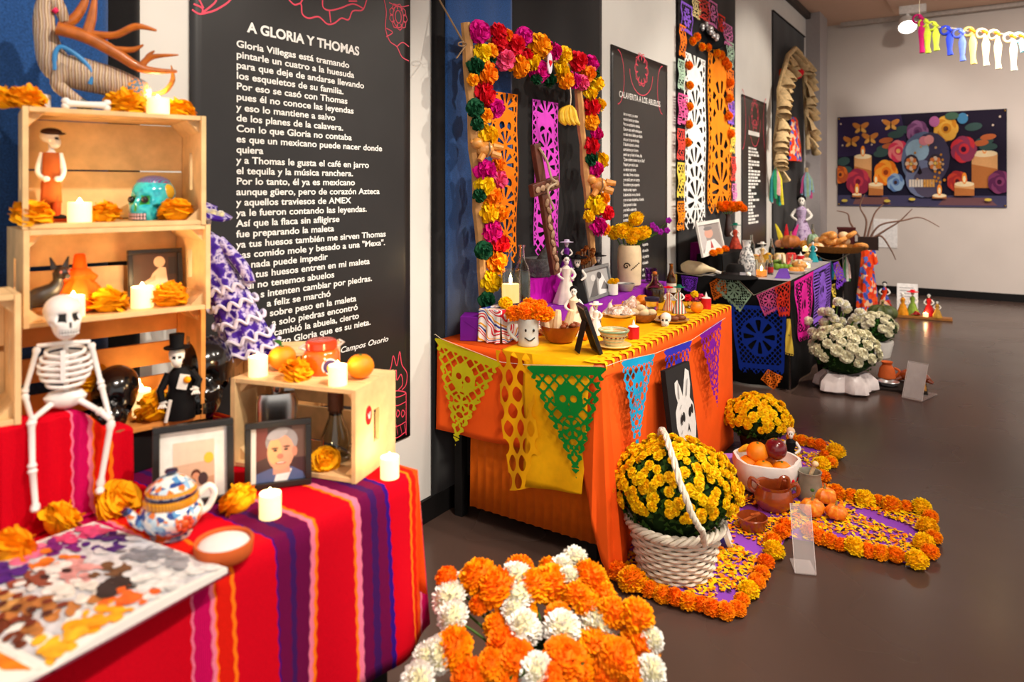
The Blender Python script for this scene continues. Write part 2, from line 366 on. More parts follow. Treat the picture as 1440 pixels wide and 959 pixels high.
for i in range(24):
    b = MB(); x = Y(1051)-ry0; z = at_x(1051, 208+i*4.6).z-rz0; n = Rl.choice((2, 3, 4, 4)) if i not in (3, 13) else 1
    for k in range(n):
        w = Rl.uniform(.05, .12); b.box((x+w/2, -.004, z), (w, .001, .022)); x += w+.02
    tag(b.build('text_line', M_TXT, p3), kind='stuff')
# tapestry on the back wall
def tapestry():
    a = at_y(1178, 166, BACKY-.02); c = at_y(1416, 291, BACKY-.02); w = c.x-a.x; h = a.z-c.z+.02
    t = thing('tapestry', 'printed tapestry of a flowered sugar skull among candles on the far wall', 'tapestry', (a.x, BACKY-.02, c.z-.01), 0)
    L = []; rr = random.Random(5)
    def O(c, x, z, rx, rz=None, rot=0): L.append((c, oval(x, z, rx, rx*1.9 if rz is None else rz, 16, rot)))
    L.append(((52, 40, 74), [(0, .55), (.45, .6), (.4, 1), (0, 1)])); L.append(((34, 26, 44), [(.45, .3), (1, .3), (1, 1), (.42, 1)]))
    L.append(((70, 66, 96), [(0, 0), (1, 0), (1, .12), (0, .12)])); L.append(((126, 84, 80), [(.1, .02), (.34, .02), (.32, .1), (.12, .1)])); L.append(((118, 80, 84), [(.62, .02), (.95, .02), (.9, .1), (.66, .1)]))
    for k in range(16): O((214, 190, 170), rr.uniform(.02, .98), rr.uniform(.6, .97), .006)
    def butterfly(x, z, q):
        for s in (-1, 1): O((208, 130, 60), x+s*.022, z+.03, .022, .045, s*-.6); O((232, 170, 80), x+s*.017, z-.02, .014, .03, s*.5)
        O((60, 40, 40), x, z, .004, .04)
    for x, z in ((.15, .86), (.34, .88), (.21, .74), (.09, .71)): butterfly(x, z, 1)
    def candle(x, z0, z1, r):
        L.append(((230, 170, 110), [(x-r, z0), (x+r, z0), (x+r, z1), (x-r, z1)])); L.append(((190, 116, 60), [(x-r, z0), (x+r, z0), (x+r, lerp(z0, z1, .55)), (x-r, lerp(z0, z1, .7))]))
        O((252, 226, 180), x, z1, r, r*.5); O((255, 150, 50), x, z1+.06, .014, .06); O((255, 240, 190), x, z1+.05, .008, .035)
    candle(.165, .2, .55, .055); candle(.88, .2, .55, .07)
    def rose(c1, c2, c3, x, z, r):
        for k in range(7): O(c1 if k % 2 else c2, x+math.cos(k*.9)*r*.45, z+math.sin(k*.9)*r*.85, r*.62)
        O(c2, x, z, r*.62); O(c1, x+.003, z+.005, r*.42); O(c3, x, z, r*.22)
    for x, z, q in ((.42, .83, -.4), (.3, .63, .3), (.28, .58, .5), (.37, .78, .2), (.82, .83, .5), (.88, .68, .3), (.9, .62, .1), (.05, .4, .8), (.04, .5, 1.2)): O((60, 84, 80), x, z, .05, .04, q)
    for x, z in ((.31, .72), (.33, .66), (.9, .72), (.86, .66)): O((190, 100, 56), x, z, .045, .03, .3)
    rose((226, 60, 92), (242, 128, 130), (250, 190, 110), .385, .6, .06); rose((116, 68, 110), (150, 96, 140), (90, 50, 90), .5, .8, .062); rose((216, 140, 40), (236, 176, 70), (110, 60, 30), .665, .82, .068)
    rose((214, 56, 66), (150, 60, 90), (60, 20, 50), .765, .6, .07); rose((196, 60, 76), (150, 44, 70), (110, 30, 50), .135, .27, .075); rose((236, 120, 30), (246, 160, 50), (150, 60, 20), .31, .37, .07); rose((210, 70, 50), (180, 50, 50), (90, 30, 40), .73, .27, .055)
    rose((216, 110, 40), (180, 80, 40), (90, 40, 30), .02, .35, .05); rose((130, 60, 100), (96, 40, 80), (60, 20, 50), .96, .26, .06); rose((90, 120, 170), (140, 170, 200), (60, 40, 40), .37, .26, .05)
    O((70, 130, 170), .76, .92, .03); O((180, 100, 150), .6, .9, .03); O((70, 100, 80), .7, .95, .04, .04)
    # skull
    O((96, 110, 140), .54, .5, .135, .3); O((66, 60, 84), .58, .52, .11, .27); O((150, 180, 200), .5, .6, .07, .12); O((112, 120, 150), .53, .3, .1, .2); O((84, 76, 96), .56, .26, .085, .16)
    for x in (.465, .605):
        O((60, 50, 60), x, .46, .045, .1); 
        for k in range(8): O((214, 120, 60) if k % 2 else (220, 190, 160), x+math.cos(k*.785)*.024, .46+math.sin(k*.785)*.05, .013)
        O((230, 190, 90), x, .46, .01)
    L.append(((30, 22, 30), [(.5, .36), (.515, .44), (.53, .36), (.515, .34)]))
    for k in range(9): L.append(((228, 214, 196) if k < 5 else (220, 160, 80), [(.452+k*.017, .21), (.466+k*.017, .21), (.466+k*.017, .29), (.452+k*.017, .29)]))
    for k in range(14): O((190, 130, 50) if k % 2 else (200, 160, 120), .56+.09*math.cos(k*.5), .45+.26*math.sin(k*.5)*.8, .007)
    O((214, 130, 140), .54, .7, .03, .05); O((226, 150, 150), .57, .71, .028, .05)
    for k in range(10): O((200, 130, 40), .63+.05*math.cos(k*.6)*(k/10), .36+.1*math.sin(k*.6), .008)
    candle(.25, .12, .24, .045); candle(.77, .12, .24, .055); candle(.13, .1, .13, .03); candle(.63, .09, .12, .04)
    for x in (.05, .32, .47, .9): O((220, 190, 80), x, .06+.02*(x > .4), .02, .015)
    pr = printed('printed_cloth', w, h, (28, 24, 44), L, t, (0, -.004, 0), .8, .00025)
    MB().box((w/2, 0, h/2), (w, .006, h)).build('cloth_back', mat('dark_cloth', (30, 26, 40), .9), t)
    for x in (.01, .99):
        for z in (.02, .98): MB().ell((x*w, -.014, z*h), .012, 8, 5).build('grommet', mat('brass', (190, 150, 70), .3, 1), t)
tapestry()
# ceiling lamp and the paper bunting on the far wall
lp = at_y(1276, 36, BACKY-.75)
t = thing('ceiling_spotlight', 'white track spotlight on the ceiling above the tapestry', 'lamp', lp, 0)
MB().box((.06, 0, .2), (.3, .1, .1)).build('track_adapter', mat('lamp_white', (232, 226, 220), .5), t)
MB().tube([(0, 0, .18), (0, 0, .1)], .02).build('neck', MATS['lamp_white'], t)
MB(M=Euler((math.radians(-38), math.radians(-12), 0)).to_matrix().to_4x4()).lathe([(.05, .12), (.09, .1), (.11, 0), (.115, -.03), (.1, -.03)], 24).build('lamp_head', MATS['lamp_white'], t)
MB(M=Euler((math.radians(-38), math.radians(-12), 0)).to_matrix().to_4x4()).lathe([(.0, -.034), (.098, -.034), (.098, -.03)], 24).build('lens', mat('lamp_lens', (255, 250, 240), .4, emit=(255, 246, 235), es=14, var=0), t)
spot((lp.x, lp.y-.05, lp.z-.12), (lp.x+.1, BACKY, 2.0), 9, 95, (1, .95, .88), .05, .8)
for k in range(3): spot((2.4+2.3*k, BACKY-4.6, CEIL-.15), (2.4+2.3*k, BACKY, .5), 430, 90, (1, .92, .84), .15, 1.0)  # unseen wash lights added to brighten the back wall evenly
# ------------------------------------------------------------------ shared shapes
M_WOOD = mat('pine_wood', (238, 198, 142), .6, var=.16, vscale=18, bump=.1, bscale=60)
M_WOOD2 = mat('amber_pine', (216, 142, 70), .6, var=.2, vscale=14, bump=.1, bscale=60)
def pom_mesh(name, n, r, w, m, seed=1, low=-.45, core=.55, tip=.9, curl=.25, zs=1.0, cmat=None):
    rr = random.Random(seed); b = MB()
    for i in range(n):
        z = 1-(i+.5)/n*(1-low); a = i*2.39996+rr.uniform(-.2, .2); q = math.sqrt(max(0, 1-z*z))
        d = Vector((q*math.cos(a), q*math.sin(a), z)); t = d.cross(Vector((rr.uniform(-1, 1), rr.uniform(-1, 1), rr.uniform(-1, 1)))).normalized()
        if rr.random() < .75 and q > .2: t = Vector((-d.y, d.x, rr.uniform(-.3, .3))).normalized()
        nn = t.cross(d).normalized(); L = r*rr.uniform(.88, 1.06); ww = w*rr.uniform(.8, 1.2); cu = rr.uniform(-curl, curl)*r
        S = lambda p: b.v((p.x, p.y, p.z*zs))
        a0, a1 = S(d*r*core*.7-t*ww*.3), S(d*r*core*.7+t*ww*.3)
        b0, b1 = S(d*L*.82-t*ww+nn*cu*.3), S(d*L*.82+t*ww+nn*cu*.3)
        c0, cm, c1 = S(d*L*.98-t*ww*tip*.75+nn*cu), S(d*L*1.03+nn*(cu+.1*ww)), S(d*L*.98+t*ww*tip*.75+nn*cu)
        b.f((a0, a1, b1, b0)); b.f((b0, b1, c1, cm, c0))
    b.mi = 1 if cmat else 0
    b.ell((0, 0, 0), (r*core*1.15, r*core*1.15, r*core*1.15*zs), 12, 8)
    return b.mesh(name, [m, cmat] if cmat else [m], smooth=False)
ORANGE, YELLOW = (255, 142, 10), (255, 200, 12)
M_OR = mat('marigold_orange', (255, 146, 6), .6, var=.15, vscale=90, rand=.035); M_YE = mat('marigold_yellow', (255, 206, 8), .6, var=.18, vscale=90, rand=.02)
M_ORD = mat('marigold_heart', (250, 116, 2), .7, var=.2, vscale=80); M_YED = mat('yellow_heart', (250, 180, 4), .7, var=.2, vscale=80)
M_WHF = mat('white_petal', (250, 246, 238), .6, var=.06, vscale=60); M_CREAM = mat('cream_heart', (226, 218, 170), .7)
M_MAG = mat('magenta_tissue', (214, 10, 132), .7, var=.2, vscale=60, rand=.02); M_RED = mat('red_tissue', (226, 20, 40), .7, var=.2, vscale=60); M_PNK = mat('pink_tissue', (240, 80, 130), .7, var=.25, vscale=50)
M_GRN = mat('dark_green_tissue', (16, 74, 44), .7, var=.3, vscale=50); M_LEAF = mat('leaf_green', (52, 92, 30), .55, var=.35, vscale=40, rand=.03); M_STEM = mat('stem_green', (74, 110, 44), .6, var=.2)
POM_OR = [pom_mesh('marigold_head', 330, .035, .0046, M_OR, s, zs=.88, core=.72, curl=.1, cmat=M_ORD) for s in (1, 2, 3)]
POM_YE = [pom_mesh('marigold_head_yellow', 300, .035, .0046, M_YE, s, zs=.9, core=.72, curl=.1, cmat=M_YED) for s in (4, 5)]
POM_WH = [pom_mesh('chrysanthemum_head', 330, .035, .0042, M_WHF, s, zs=.9, core=.72, curl=.06, cmat=M_CREAM) for s in (6, 7)]
TIS = {k: [pom_mesh('tissue_flower_'+k, 80, .05, .017, m, s+9, low=-.7, curl=.35, zs=.95) for s in (0, 1)] for k, m in (('magenta', M_MAG), ('red', M_RED), ('pink', M_PNK), ('yellow', M_YE), ('orange', mat('orange_tissue', (255, 150, 10), .65, var=.15, vscale=60, rand=.03)), ('green', M_GRN))}
# loose crumpled tissue marigold, flat on one side
CEMP = [pom_mesh('tissue_marigold', 60, .038, .017, mat('cempasuchil', (255, 174, 14), .65, var=.1, vscale=70, rand=.015), s+30, low=-.35, core=.62, curl=.3, zs=.8, tip=1.0) for s in (0, 1, 2)]
def flower(me, loc, sc, label, cat, group, name='marigold', rot=None, parent=None):
    o = inst(me, name, loc, rot or (R.uniform(-.3, .3), R.uniform(-.3, .3), R.uniform(0, 6)), sc, parent)
    if parent is None: tag(o, label, cat, group)
    return o
def skull_mb(k=1.0, M=None, nu=56, nv=40, dent=1.0):
    """a skull one unit wide that looks along -y; slot 0 bone, slot 1 hollows"""
    b = MB(k, M); E = [((0, .12, .15), (.5, .62, .47)), ((0, -.22, -.28), (.36, .4, .44)), ((0, -.1, -.1), (.46, .42, .26))]
    S = [((.25, -.58, .0), .33, .07), ((-.25, -.58, .0), .33, .07), ((0, -.66, -.24), .15, .04), ((.5, -.3, -.33), .3, .1), ((-.5, -.3, -.33), .3, .1)]
    idx = []; hol = []
    for i in range(nv+1):
        th = math.pi*i/nv; row = []; hr = []
        for j in range(nu):
            ph = 2*math.pi*(j+.5)/nu-math.pi/2; d = Vector((math.sin(th)*math.cos(ph), math.sin(th)*math.sin(ph), math.cos(th))); best = 0; acc = 0
            for c, r in E:
                o = [-c[q]/r[q] for q in range(3)]; dd = [d[q]/r[q] for q in range(3)]
                A = sum(x*x for x in dd); B = sum(x*y for x, y in zip(o, dd)); C = sum(x*x for x in o)-1
                t = (-B+math.sqrt(max(0, B*B-A*C)))/A; acc += t**10
            t = acc**.1; h = 0
            for q, (c, ang, dep) in enumerate(S):
                e = d.angle(Vector(c)); 
                if e < ang:
                    x = 1-(e/ang)**2; t -= dep*dent*min(1, x*2.2)
                    if q < 3 and e < ang*.92: h = 1
            row.append(b.v(d*t)); hr.append(h)
        idx.append(row); hol.append(hr)
    for i in range(nv):
        for j in range(nu):
            j2 = (j+1) % nu; b.mi = 1 if hol[i][j]+hol[i+1][j]+hol[i][j2]+hol[i+1][j2] >= 3 else 0
            b.f((idx[i][j], idx[i+1][j], idx[i+1][j2], idx[i][j2]))
    b.mi = 0
    return b
def teeth(b, k=1.0):
    for i in range(8):
        a = (i-3.5)*.2; b.mi = 1; b.box((math.sin(a)*.335, -.222-math.cos(a)*.375, -.44), (.08, .05, .17), (0, 0, a)); b.mi = 0
        for z in (-.395, -.485): b.box((math.sin(a)*.345, -.225-math.cos(a)*.385, z), (.05, .05, .068), (0, 0, a))
    return b
M_BONE = mat('painted_bone', (240, 234, 224), .5, var=.06); M_HOL = mat('black_paint', (14, 12, 12), .5, var=0)
M_GLOSSB = mat('glossy_black', (14, 13, 14), .18, var=0, coat=.6)
M_WAX = mat('led_wax', (255, 236, 200), .45, var=0, emit=(255, 214, 140), es=.9, sss=.3); M_FLAME = mat('led_flame', (255, 240, 200), .4, emit=(255, 226, 160), es=22, var=0)
def led_candle(loc, r, h, label, group='battery candles on the altar', wax=None, lit=True):
    t = thing('led_candle', label, 'candle', loc, R.uniform(0, 6), group)
    MB().lathe([(r, 0), (r, h*.94), (r*.97, h), (r*.86, h*.99), (r*.8, h*.93), (r*.02, h*.9)], 24, wob=lambda a, q: 1+(.03*math.sin(3*a)*q)).build('wax_body', wax or M_WAX, t)
    MB().lathe([(r*.18, h*.9), (r*.24, h*1.0), (r*.14, h*1.12), (r*.02, h*1.22)], 10).build('flame_bulb', M_FLAME, t)
    if lit:
        l = bpy.data.lights.new('candle_glow', 'POINT'); l.energy = .35; l.color = (1, .66, .3); l.shadow_soft_size = .012
        o = bpy.data.objects.new('candle_glow', l); COL.objects.link(o); o.parent = t; o.location = (0, 0, h*1.3)
    return t
# ------------------------------------------------------------------ altar one: table and woven cloth
T1Z = .75; FX = at_h(585, 662, T1Z).x
TY0, TY1 = -.05, at_h(586, 662, T1Z).y
def table(name, x0, x1, y0, y1, z, label, m=None):
    t = thing(name, label, 'table', ((x0+x1)/2, (y0+y1)/2, 0)); m = m or mat('table_black', (26, 24, 24), .6)
    w, d = x1-x0, y1-y0
    MB().box((0, 0, z-.022), (w-.02, d-.02, .03)).build('table_top', m, t)
    for a in (-1, 1):
        for c in (-1, 1): MB().box((a*(w/2-.06), c*(d/2-.06), (z-.037)/2), (.04, .04, z-.037)).build('leg', m, t)
    return t
table('folding_table', .03, FX-.01, TY0, TY1-.01, T1Z-.006, 'table under the red striped woven cloth')
def cloth_mat():
    m = bpy.data.materials.new('woven_stripes'); m.use_nodes = True; nt = m.node_tree; N = nt.nodes; L = nt.links; b = N['Principled BSDF']; b.inputs['Roughness'].default_value = .9
    b.inputs['Specular IOR Level'].default_value = .1
    tc = N.new('ShaderNodeTexCoord'); sp = N.new('ShaderNodeSeparateXYZ'); L.new(tc.outputs['Object'], sp.inputs[0])
    def M(op, a, c): 
        n = N.new('ShaderNodeMath'); n.operation = op
        for i, q in enumerate((a, c)):
            if q is None: continue
            if isinstance(q, (int, float)): n.inputs[i].default_value = q
            else: L.new(q, n.inputs[i])
        return n.outputs[0]
    run = M('SUBTRACT', sp.outputs[0], sp.outputs[2])
    zig = M('PINGPONG', M('MULTIPLY', run, 60.), 1.)
    yy = M('ADD', sp.outputs[1], M('MULTIPLY', zig, .0035))
    def yf(u): return Y(u, FX)
    a0, a1 = .45, 1.45
    st = [(None, 'red'), (265, 'pinkw'), (269, 'magenta'), (291, 'pinkw'), (297, 'orange'), (301, 'flame'), (322, 'orange'), (327, 'red'), (384, 'blue'), (388, 'purple'), (404, 'blue2'), (414, 'purple'), (436, 'pinkw'), (441, 'orange'), (446, 'red'),
          (493, 'orange'), (498, 'pinkw'), (504, 'purple'), (519, 'blue2'), (527, 'purple'), (538, 'blue'), (543, 'red'), (573, 'orange'), (577, 'flame'), (583, 'orange2'), (589, 'pinkw'), (592, 'magenta')]
    C = dict(red=(204, 0, 26), pinkw=(238, 120, 150), magenta=(196, 6, 84), orange=(255, 120, 20), orange2=(240, 80, 20), flame=(214, 24, 10), blue=(52, 14, 120), purple=(104, 8, 64), blue2=(62, 20, 86))
    cr = N.new('ShaderNodeValToRGB'); cr.color_ramp.interpolation = 'CONSTANT'; e = cr.color_ramp.elements
    while len(e) < len(st): e.new(.99)
    for i, (u, c) in enumerate(st): e[i].position = 0 if u is None else (yf(u)-a0)/(a1-a0)
    for i, (u, c) in enumerate(st): e[i].color = (*lin(C[c]), 1)
    mr = N.new('ShaderNodeMapRange'); mr.inputs[1].default_value = a0; mr.inputs[2].default_value = a1; L.new(yy, mr.inputs[0]); L.new(mr.outputs[0], cr.inputs[0])
    nz = N.new('ShaderNodeTexNoise'); nz.inputs['Scale'].default_value = 350; L.new(tc.outputs['Object'], nz.inputs['Vector'])
    hs = N.new('ShaderNodeHueSaturation'); L.new(cr.outputs[0], hs.inputs['Color']); v = M('ADD', M('MULTIPLY', nz.outputs['Fac'], .5), .75); L.new(v, hs.inputs['Value']); L.new(hs.outputs[0], b.inputs['Base Color'])
    bp = N.new('ShaderNodeBump'); bp.inputs['Strength'].default_value = .35; bp.inputs['Distance'].default_value = .002
    wv = N.new('ShaderNodeTexWave'); wv.inputs['Scale'].default_value = 90; wv.bands_direction = 'Y'; L.new(tc.outputs['Object'], wv.inputs['Vector']); L.new(wv.outputs['Fac'], bp.inputs['Height']); L.new(bp.outputs[0], b.inputs['Normal'])
    return m
M_CLOTH = cloth_mat()
def cloth1():
    b = MB(); ny = 90; hem = .345
    prof = [(.03+(FX-.05)*i/10, T1Z) for i in range(11)]+[(FX-.008, T1Z-.002), (FX, T1Z-.010)]+[(FX+.004, T1Z-.01-(T1Z-hem-.01)*i/14) for i in range(1, 15)]
    def fn(a, c):
        i = c*(len(prof)-1); i0 = int(min(i, len(prof)-2)); f = i-i0; x = lerp(prof[i0][0], prof[i0+1][0], f); z = lerp(prof[i0][1], prof[i0+1][1], f); y = lerp(TY0, TY1, a)
        dr = max(0, (T1Z-z)/(T1Z-hem)); x += dr*(.012+.014*math.sin(y*17)+.008*math.sin(y*41+1)); y += dr*.05*max(0, a-.8)/.2; z += dr*.012*math.sin(y*9)
        return (x, y, z)
    b.grid(fn, ny, len(prof)-1)
    # end drop past the table's far end
    def fe(a, c):
        x = lerp(.03, FX, a); z = T1Z-c*.3; return (x+(.03*c if a > .97 else 0), TY1+.004+c*.02*(1+math.sin(x*20)), z)
    b.grid(fe, 24, 8)
    o = b.build('striped_tablecloth', M_CLOTH, thick=.003); tag(o, 'red woven tablecloth with pink, purple and orange stripes', 'tablecloth'); return o
cloth1()
RZ1 = .9765; RX1 = at_h(57, 745, T1Z).x; RY1 = Y(186, RX1)
def riser():
    t = thing('cloth_riser', 'red striped cloth-covered step the white skeleton sits on', 'riser', (0, 0, T1Z+.003))
    def step(x0, y0, y1, toe):
        hgt = RZ1-T1Z-.003
        MB().box(((x0+RX1)/2, (y0+y1)/2, hgt*.345), (RX1-x0-.006, y1-y0-.006, hgt*.69)).build('box', mat('cardboard', (150, 110, 70), .8), t)
        dr = lambda y: 1-.3*max(0, min(1, (y-Y(105, RX1))/(Y(155, RX1)-Y(105, RX1))))**1.5
        P = [(x0, .002), (x0, hgt), (RX1-.01, hgt), (RX1, hgt-.008), (RX1+.004, .03), (RX1+.014, .006), (RX1+toe, .003)]
        MB().grid(lambda a, c: (lambda i: (lerp(P[int(min(i, 5))][0], P[int(min(i, 5))+1][0], i-int(min(i, 5)))+.004*math.sin(a*40)*(c > .4), lerp(y0, y1, a), lerp(P[int(min(i, 5))][1], P[int(min(i, 5))+1][1], i-int(min(i, 5)))*dr(lerp(y0, y1, a))))(c*6), 40, 24).build('cover', M_CLOTH, t, thick=.002)
    step(RX1-.2, TY0, .6, .03); step(RX1-.062, .6, RY1, .03)
    return t
riser()
# ------------------------------------------------------------------ wooden crates (open side to -y, origin at the front lower left corner)
def crate(w, h, d, loc, rz, label, wood=None, th=.011, ends=True, backgap=.012, backrows=2, toprows=3, pen=None):
    t = thing('wooden_crate', label, 'crate', loc, rz, 'wooden crates'); wood = wood or M_WOOD
    for sx in (0, 1):   # end panel with a hand slot: five boards round the slot
        x = th/2 if sx == 0 else w-th/2; sw, sh = d*.36, h*.13
        b = MB(); y0, y1 = (d-sw)/2, (d+sw)/2; z0, z1 = h*.42, h*.58
        if h > w*.55: pass
        # slot stands upright in the crate laid on its side
        sw, sh = d*.14, h*.36; y0, y1 = (d-sw)/2, (d+sw)/2; z0, z1 = (h-sh)/2, (h+sh)/2
        for (a, c, e, f) in ((0, y0, 0, h), (y1, d, 0, h), (y0, y1, 0, z0), (y0, y1, z1, h)): b.box((x, (a+c)/2, (e+f)/2), (th, c-a, f-e))
        b.build('end_panel', wood, t, smooth=False)
    for zz in (0, 1):
        z = th/2 if zz == 0 else h-th/2; bw = d/toprows
        for k in range(toprows): MB().box((w/2, bw*(k+.5), z), (w-2*th-.001, bw-.004, th)).build('slat', wood, t, smooth=False, bevel=.001)
    hh = (h-2*th)/backrows
    for k in range(backrows): MB().box((w/2, d-th/2, th+hh*(k+.5)), (w-2*th-.001, th, hh-backgap)).build('back_slat', wood, t, smooth=False, bevel=.001)
    for x, s in ((th, 1), (w-th, -1)):
        for z, q in ((th, 1), (h-th, -1)):
            b = MB(); e = .03; A = [(x, z), (x+s*e, z), (x, z+q*e)]
            b.prism(A if s*q > 0 else A[::-1], .02, d-th-.001); b.build('corner_post', wood, t, smooth=False)
    return t
def crate_px(fl, fr, zb, zt, d, label, **kw):
    """front lower corners given on a level plane"""
    a = at_h(*fl, zb); c = at_h(*fr, zb); w = (c-a).length; rz = math.atan2(c.y-a.y, c.x-a.x)
    return crate(w, zt-zb, d, a, rz, label, **kw), a, rz, w
C2Z, C3Z, CTZ = 1.15, 1.362, 1.632
c2, c2o, c2r, c2w_ = crate_px((33, 463), (296, 434), C2Z, C3Z-.001, .24, 'middle crate of the stack, holding the dog figure and framed snapshot', wood=M_WOOD)
r3 = Vector((c2o.x+math.cos(c2r)*c2w_-.0, c2o.y+math.sin(c2r)*c2w_-.012, C3Z)); a3 = math.radians(70.5); w3 = .378
c3o = r3-Vector((math.cos(a3)*w3, math.sin(a3)*w3, 0)); crate(w3, CTZ-C3Z, .22, c3o, a3, 'topmost crate of the stack, holding the turquoise skull', backrows=2, backgap=.004); c3r = a3
# bottom crate, larger, of amber wood; stands behind the step
C1Z = .855; w1 = .44; c1e = Vector((c2o.x+math.cos(c2r)*(c2w_+.012)-.07*math.sin(c2r), c2o.y+math.sin(c2r)*(c2w_+.012)+.07*math.cos(c2r), C1Z)); c1o = c1e-Vector((math.cos(c2r)*w1, math.sin(c2r)*w1, 0))
MB().box((.17, .9, T1Z+.0535), (.26, .5, .1)).build('plinth', mat('black_plinth', (20, 18, 18), .7), smooth=False)
tag(bpy.data.objects['plinth'], 'black plinth board under the bottom crate of the stack', 'plinth')
crate(w1, C2Z-C1Z-.001, .2, c1o, c2r, 'bottom crate of the stack, of amber slats, holding two black skulls', wood=M_WOOD2, backrows=3, backgap=.03)
# crate at the left edge, on the step
lq = at_h(30, 596, RZ1); crate(.30, .262, .15, lq-Vector((math.cos(c2r)*.30, math.sin(c2r)*.30, 0)), c2r, 'pale crate cut by the left edge, on the red step')
# right-hand crate
c4, c4o, c4r, c4w = crate_px((325, 655), (500, 681), T1Z+.003, T1Z+.224, .2, 'crate lying on the red cloth, a carafe inside and oranges on top')
C4Z = T1Z+.224
def in_crate(o, rz, x, y, z): return Vector((o.x+math.cos(rz)*x-math.sin(rz)*y, o.y+math.sin(rz)*x+math.cos(rz)*y, o.z+z))
# red round sticker on the side of that crate
q = in_crate(c4o, c4r, c4w+.0005, .06, .145); tg = thing('round_sticker', 'round red sticker with a white mark on the crate side', 'sticker', q, c4r+math.pi/2)
MB().prism(oval(0, 0, .014, .023, 20), -.0012, 0).build('disc', mat('sticker_red', (206, 22, 34), .5), tg)
MB().prism([(-.006, .004), (-.002, -.008), (.004, -.008), (.008, .008), (.003, .006), (.001, -.002), (-.003, .006)], -.0016, -.0011).build('mark', M_TXT, tg)
# ------------------------------------------------------------------ altar one: things
def place(o, rz, u, y, z):
    """a point inside a crate: depth y behind its front edge, height z above its base, seen over column u"""
    t = (u-720)/F; ex = (math.cos(rz), math.sin(rz)); bx, by = o.x-math.sin(rz)*y, o.y+math.cos(rz)*y
    g = lambda X, Y_: X*(CS+t*SN)+Y_*(SN-t*CS)
    x = -g(bx-CAMX, by)/g(*ex); return Vector((bx+ex[0]*x, by+ex[1]*x, o.z+z))
def fig(name, label, cat, loc, turn=0, group=None):
    return thing(name, label, cat, loc, facing(loc)+turn, group), mpp(loc)
def cemp(loc, r, label, group='orange tissue marigolds', i=0, rot=None):
    return flower(CEMP[i % 3], loc+Vector((0, 0, r*.5)), r*1.12/.034, label, 'paper flower', group, 'tissue_marigold', rot or (R.uniform(-.35, .35), R.uniform(-.35, .35), R.uniform(0, 6)))
D3 = CTZ-C3Z+.001
M_WHITEP = mat('white_ceramic', (244, 240, 232), .35, var=.04, coat=.3)
# -- on top of the stack
p = place(c3o, c3r, 222, .06, D3); k = mpp(p); led_candle(p, 15*k, 24*k, 'lit white battery candle on top of the crate stack')
p = place(c3o, c3r, 58, .12, D3); led_candle(p, 11*k, 22*k, 'small white candle behind the flower on top of the stack', lit=False, wax=M_WHITEP)
for u, y, r, l in ((38, .04, 20, 'orange tissue marigold on top of the stack, beside the small white candle'), (176, .05, 22, 'orange tissue marigold on top of the stack, between bone and candle'), (252, .1, 17, 'orange tissue marigold behind the candle on top of the stack'), (2, .05, 18, 'orange tissue marigold on the outer corner of the stack, cut by the left edge')):
    q = place(c3o, c3r, u, y, D3); cemp(q, r*mpp(q), l, i=int(u))
p = place(c3o, c3r, 122, .03, D3); t, k = fig('toy_bone', 'white toy bone lying on the topmost crate', 'bone', p)
b = MB(k); b.tube([(-24, 0, 8), (-8, 0, 8), (8, 0, 8), (24, 0, 8)], [5.5, 4.5, 4.5, 5.5], 10)
for x in (-25, 25):
    for z in (4.5, 11.5): b.ell((x, 0, z), (5.5, 5, 5), 10, 8)
b.build('bone_body', M_WHITEP, t)
# the carved deer
p = place(c3o, c3r, 150, .1, D3); t, k = fig('carved_deer', 'painted wooden deer with long amber antlers on top of the crate stack', 'figurine', p); k *= 1.0
M_DEER = pattern('deer_stripes', 'bands', [(206, 176, 138), (120, 84, 60), (214, 190, 160), (150, 140, 150), (196, 150, 100), (84, 66, 62), (222, 200, 170)], 26, .55, axis=0, distort=2.2)
M_DIAM = pattern('deer_diamonds', 'dots', [(255, 150, 20), (255, 150, 20), (116, 136, 146), (96, 120, 132), (58, 42, 34)], 130, .5)
M_ANT = mat('amber_antler', (176, 92, 22), .4, var=.3, vscale=40, coat=.3)
def dp(pts, y=0): return [(u-150, yy if len(q) > 2 else y, 138-v) for q in pts for u, v, yy in [q if len(q) > 2 else (*q, y)]]
def sm(pts, y=0, n=6): return bez(*dp(pts, y), n=n)
def taper(rs, n): 
    m = len(rs)-1; return [lerp(rs[min(int(i*m/(n-1)), m-1)], rs[min(int(i*m/(n-1)), m-1)+1], i*m/(n-1)-min(int(i*m/(n-1)), m-1)) for i in range(n)]
pp = sm([(82, -25), (76, 5), (80, 45), (92, 75), (120, 84), (155, 92), (185, 104), (200, 108)]); MB(k).tube(pp, taper([9, 12, 15, 21, 23, 21, 20, 8], len(pp)), 16).build('body', M_DEER, t)
MB(k).ell((186-150, -6, 138-105), (20, 19, 20), 18, 12).build('haunch', M_DIAM, t)
pp = sm([(80, -25), (88, -12), (96, 2), (100, 14)]); MB(k).tube(pp, taper([9, 11, 8, 5], len(pp)), 12).build('head', M_DEER, t)
MB(k).tube(dp([(88, 0), (92, 4)], -9), [4, 3], 8).build('ear', mat('deer_pink', (220, 40, 90), .6), t)
for yy in (-13, 9):
    pp = sm([(104, 78), (92, 98), (100, 110), (122, 128)], yy); MB(k).tube(pp, taper([13, 9, 8, 7], len(pp)), 10).build('foreleg', M_DEER, t)
    MB(k).tube(dp([(118, 125), (133, 134)], yy), [8, 5], 8).build('hoof', mat('hoof_grey', (60, 64, 62), .4), t)
    pp = sm([(185, 112), (180, 124), (200, 134)], yy); MB(k).tube(pp, taper([10, 7, 5], len(pp)), 8).build('hind_leg', mat('deer_orange', (220, 130, 60), .6), t)
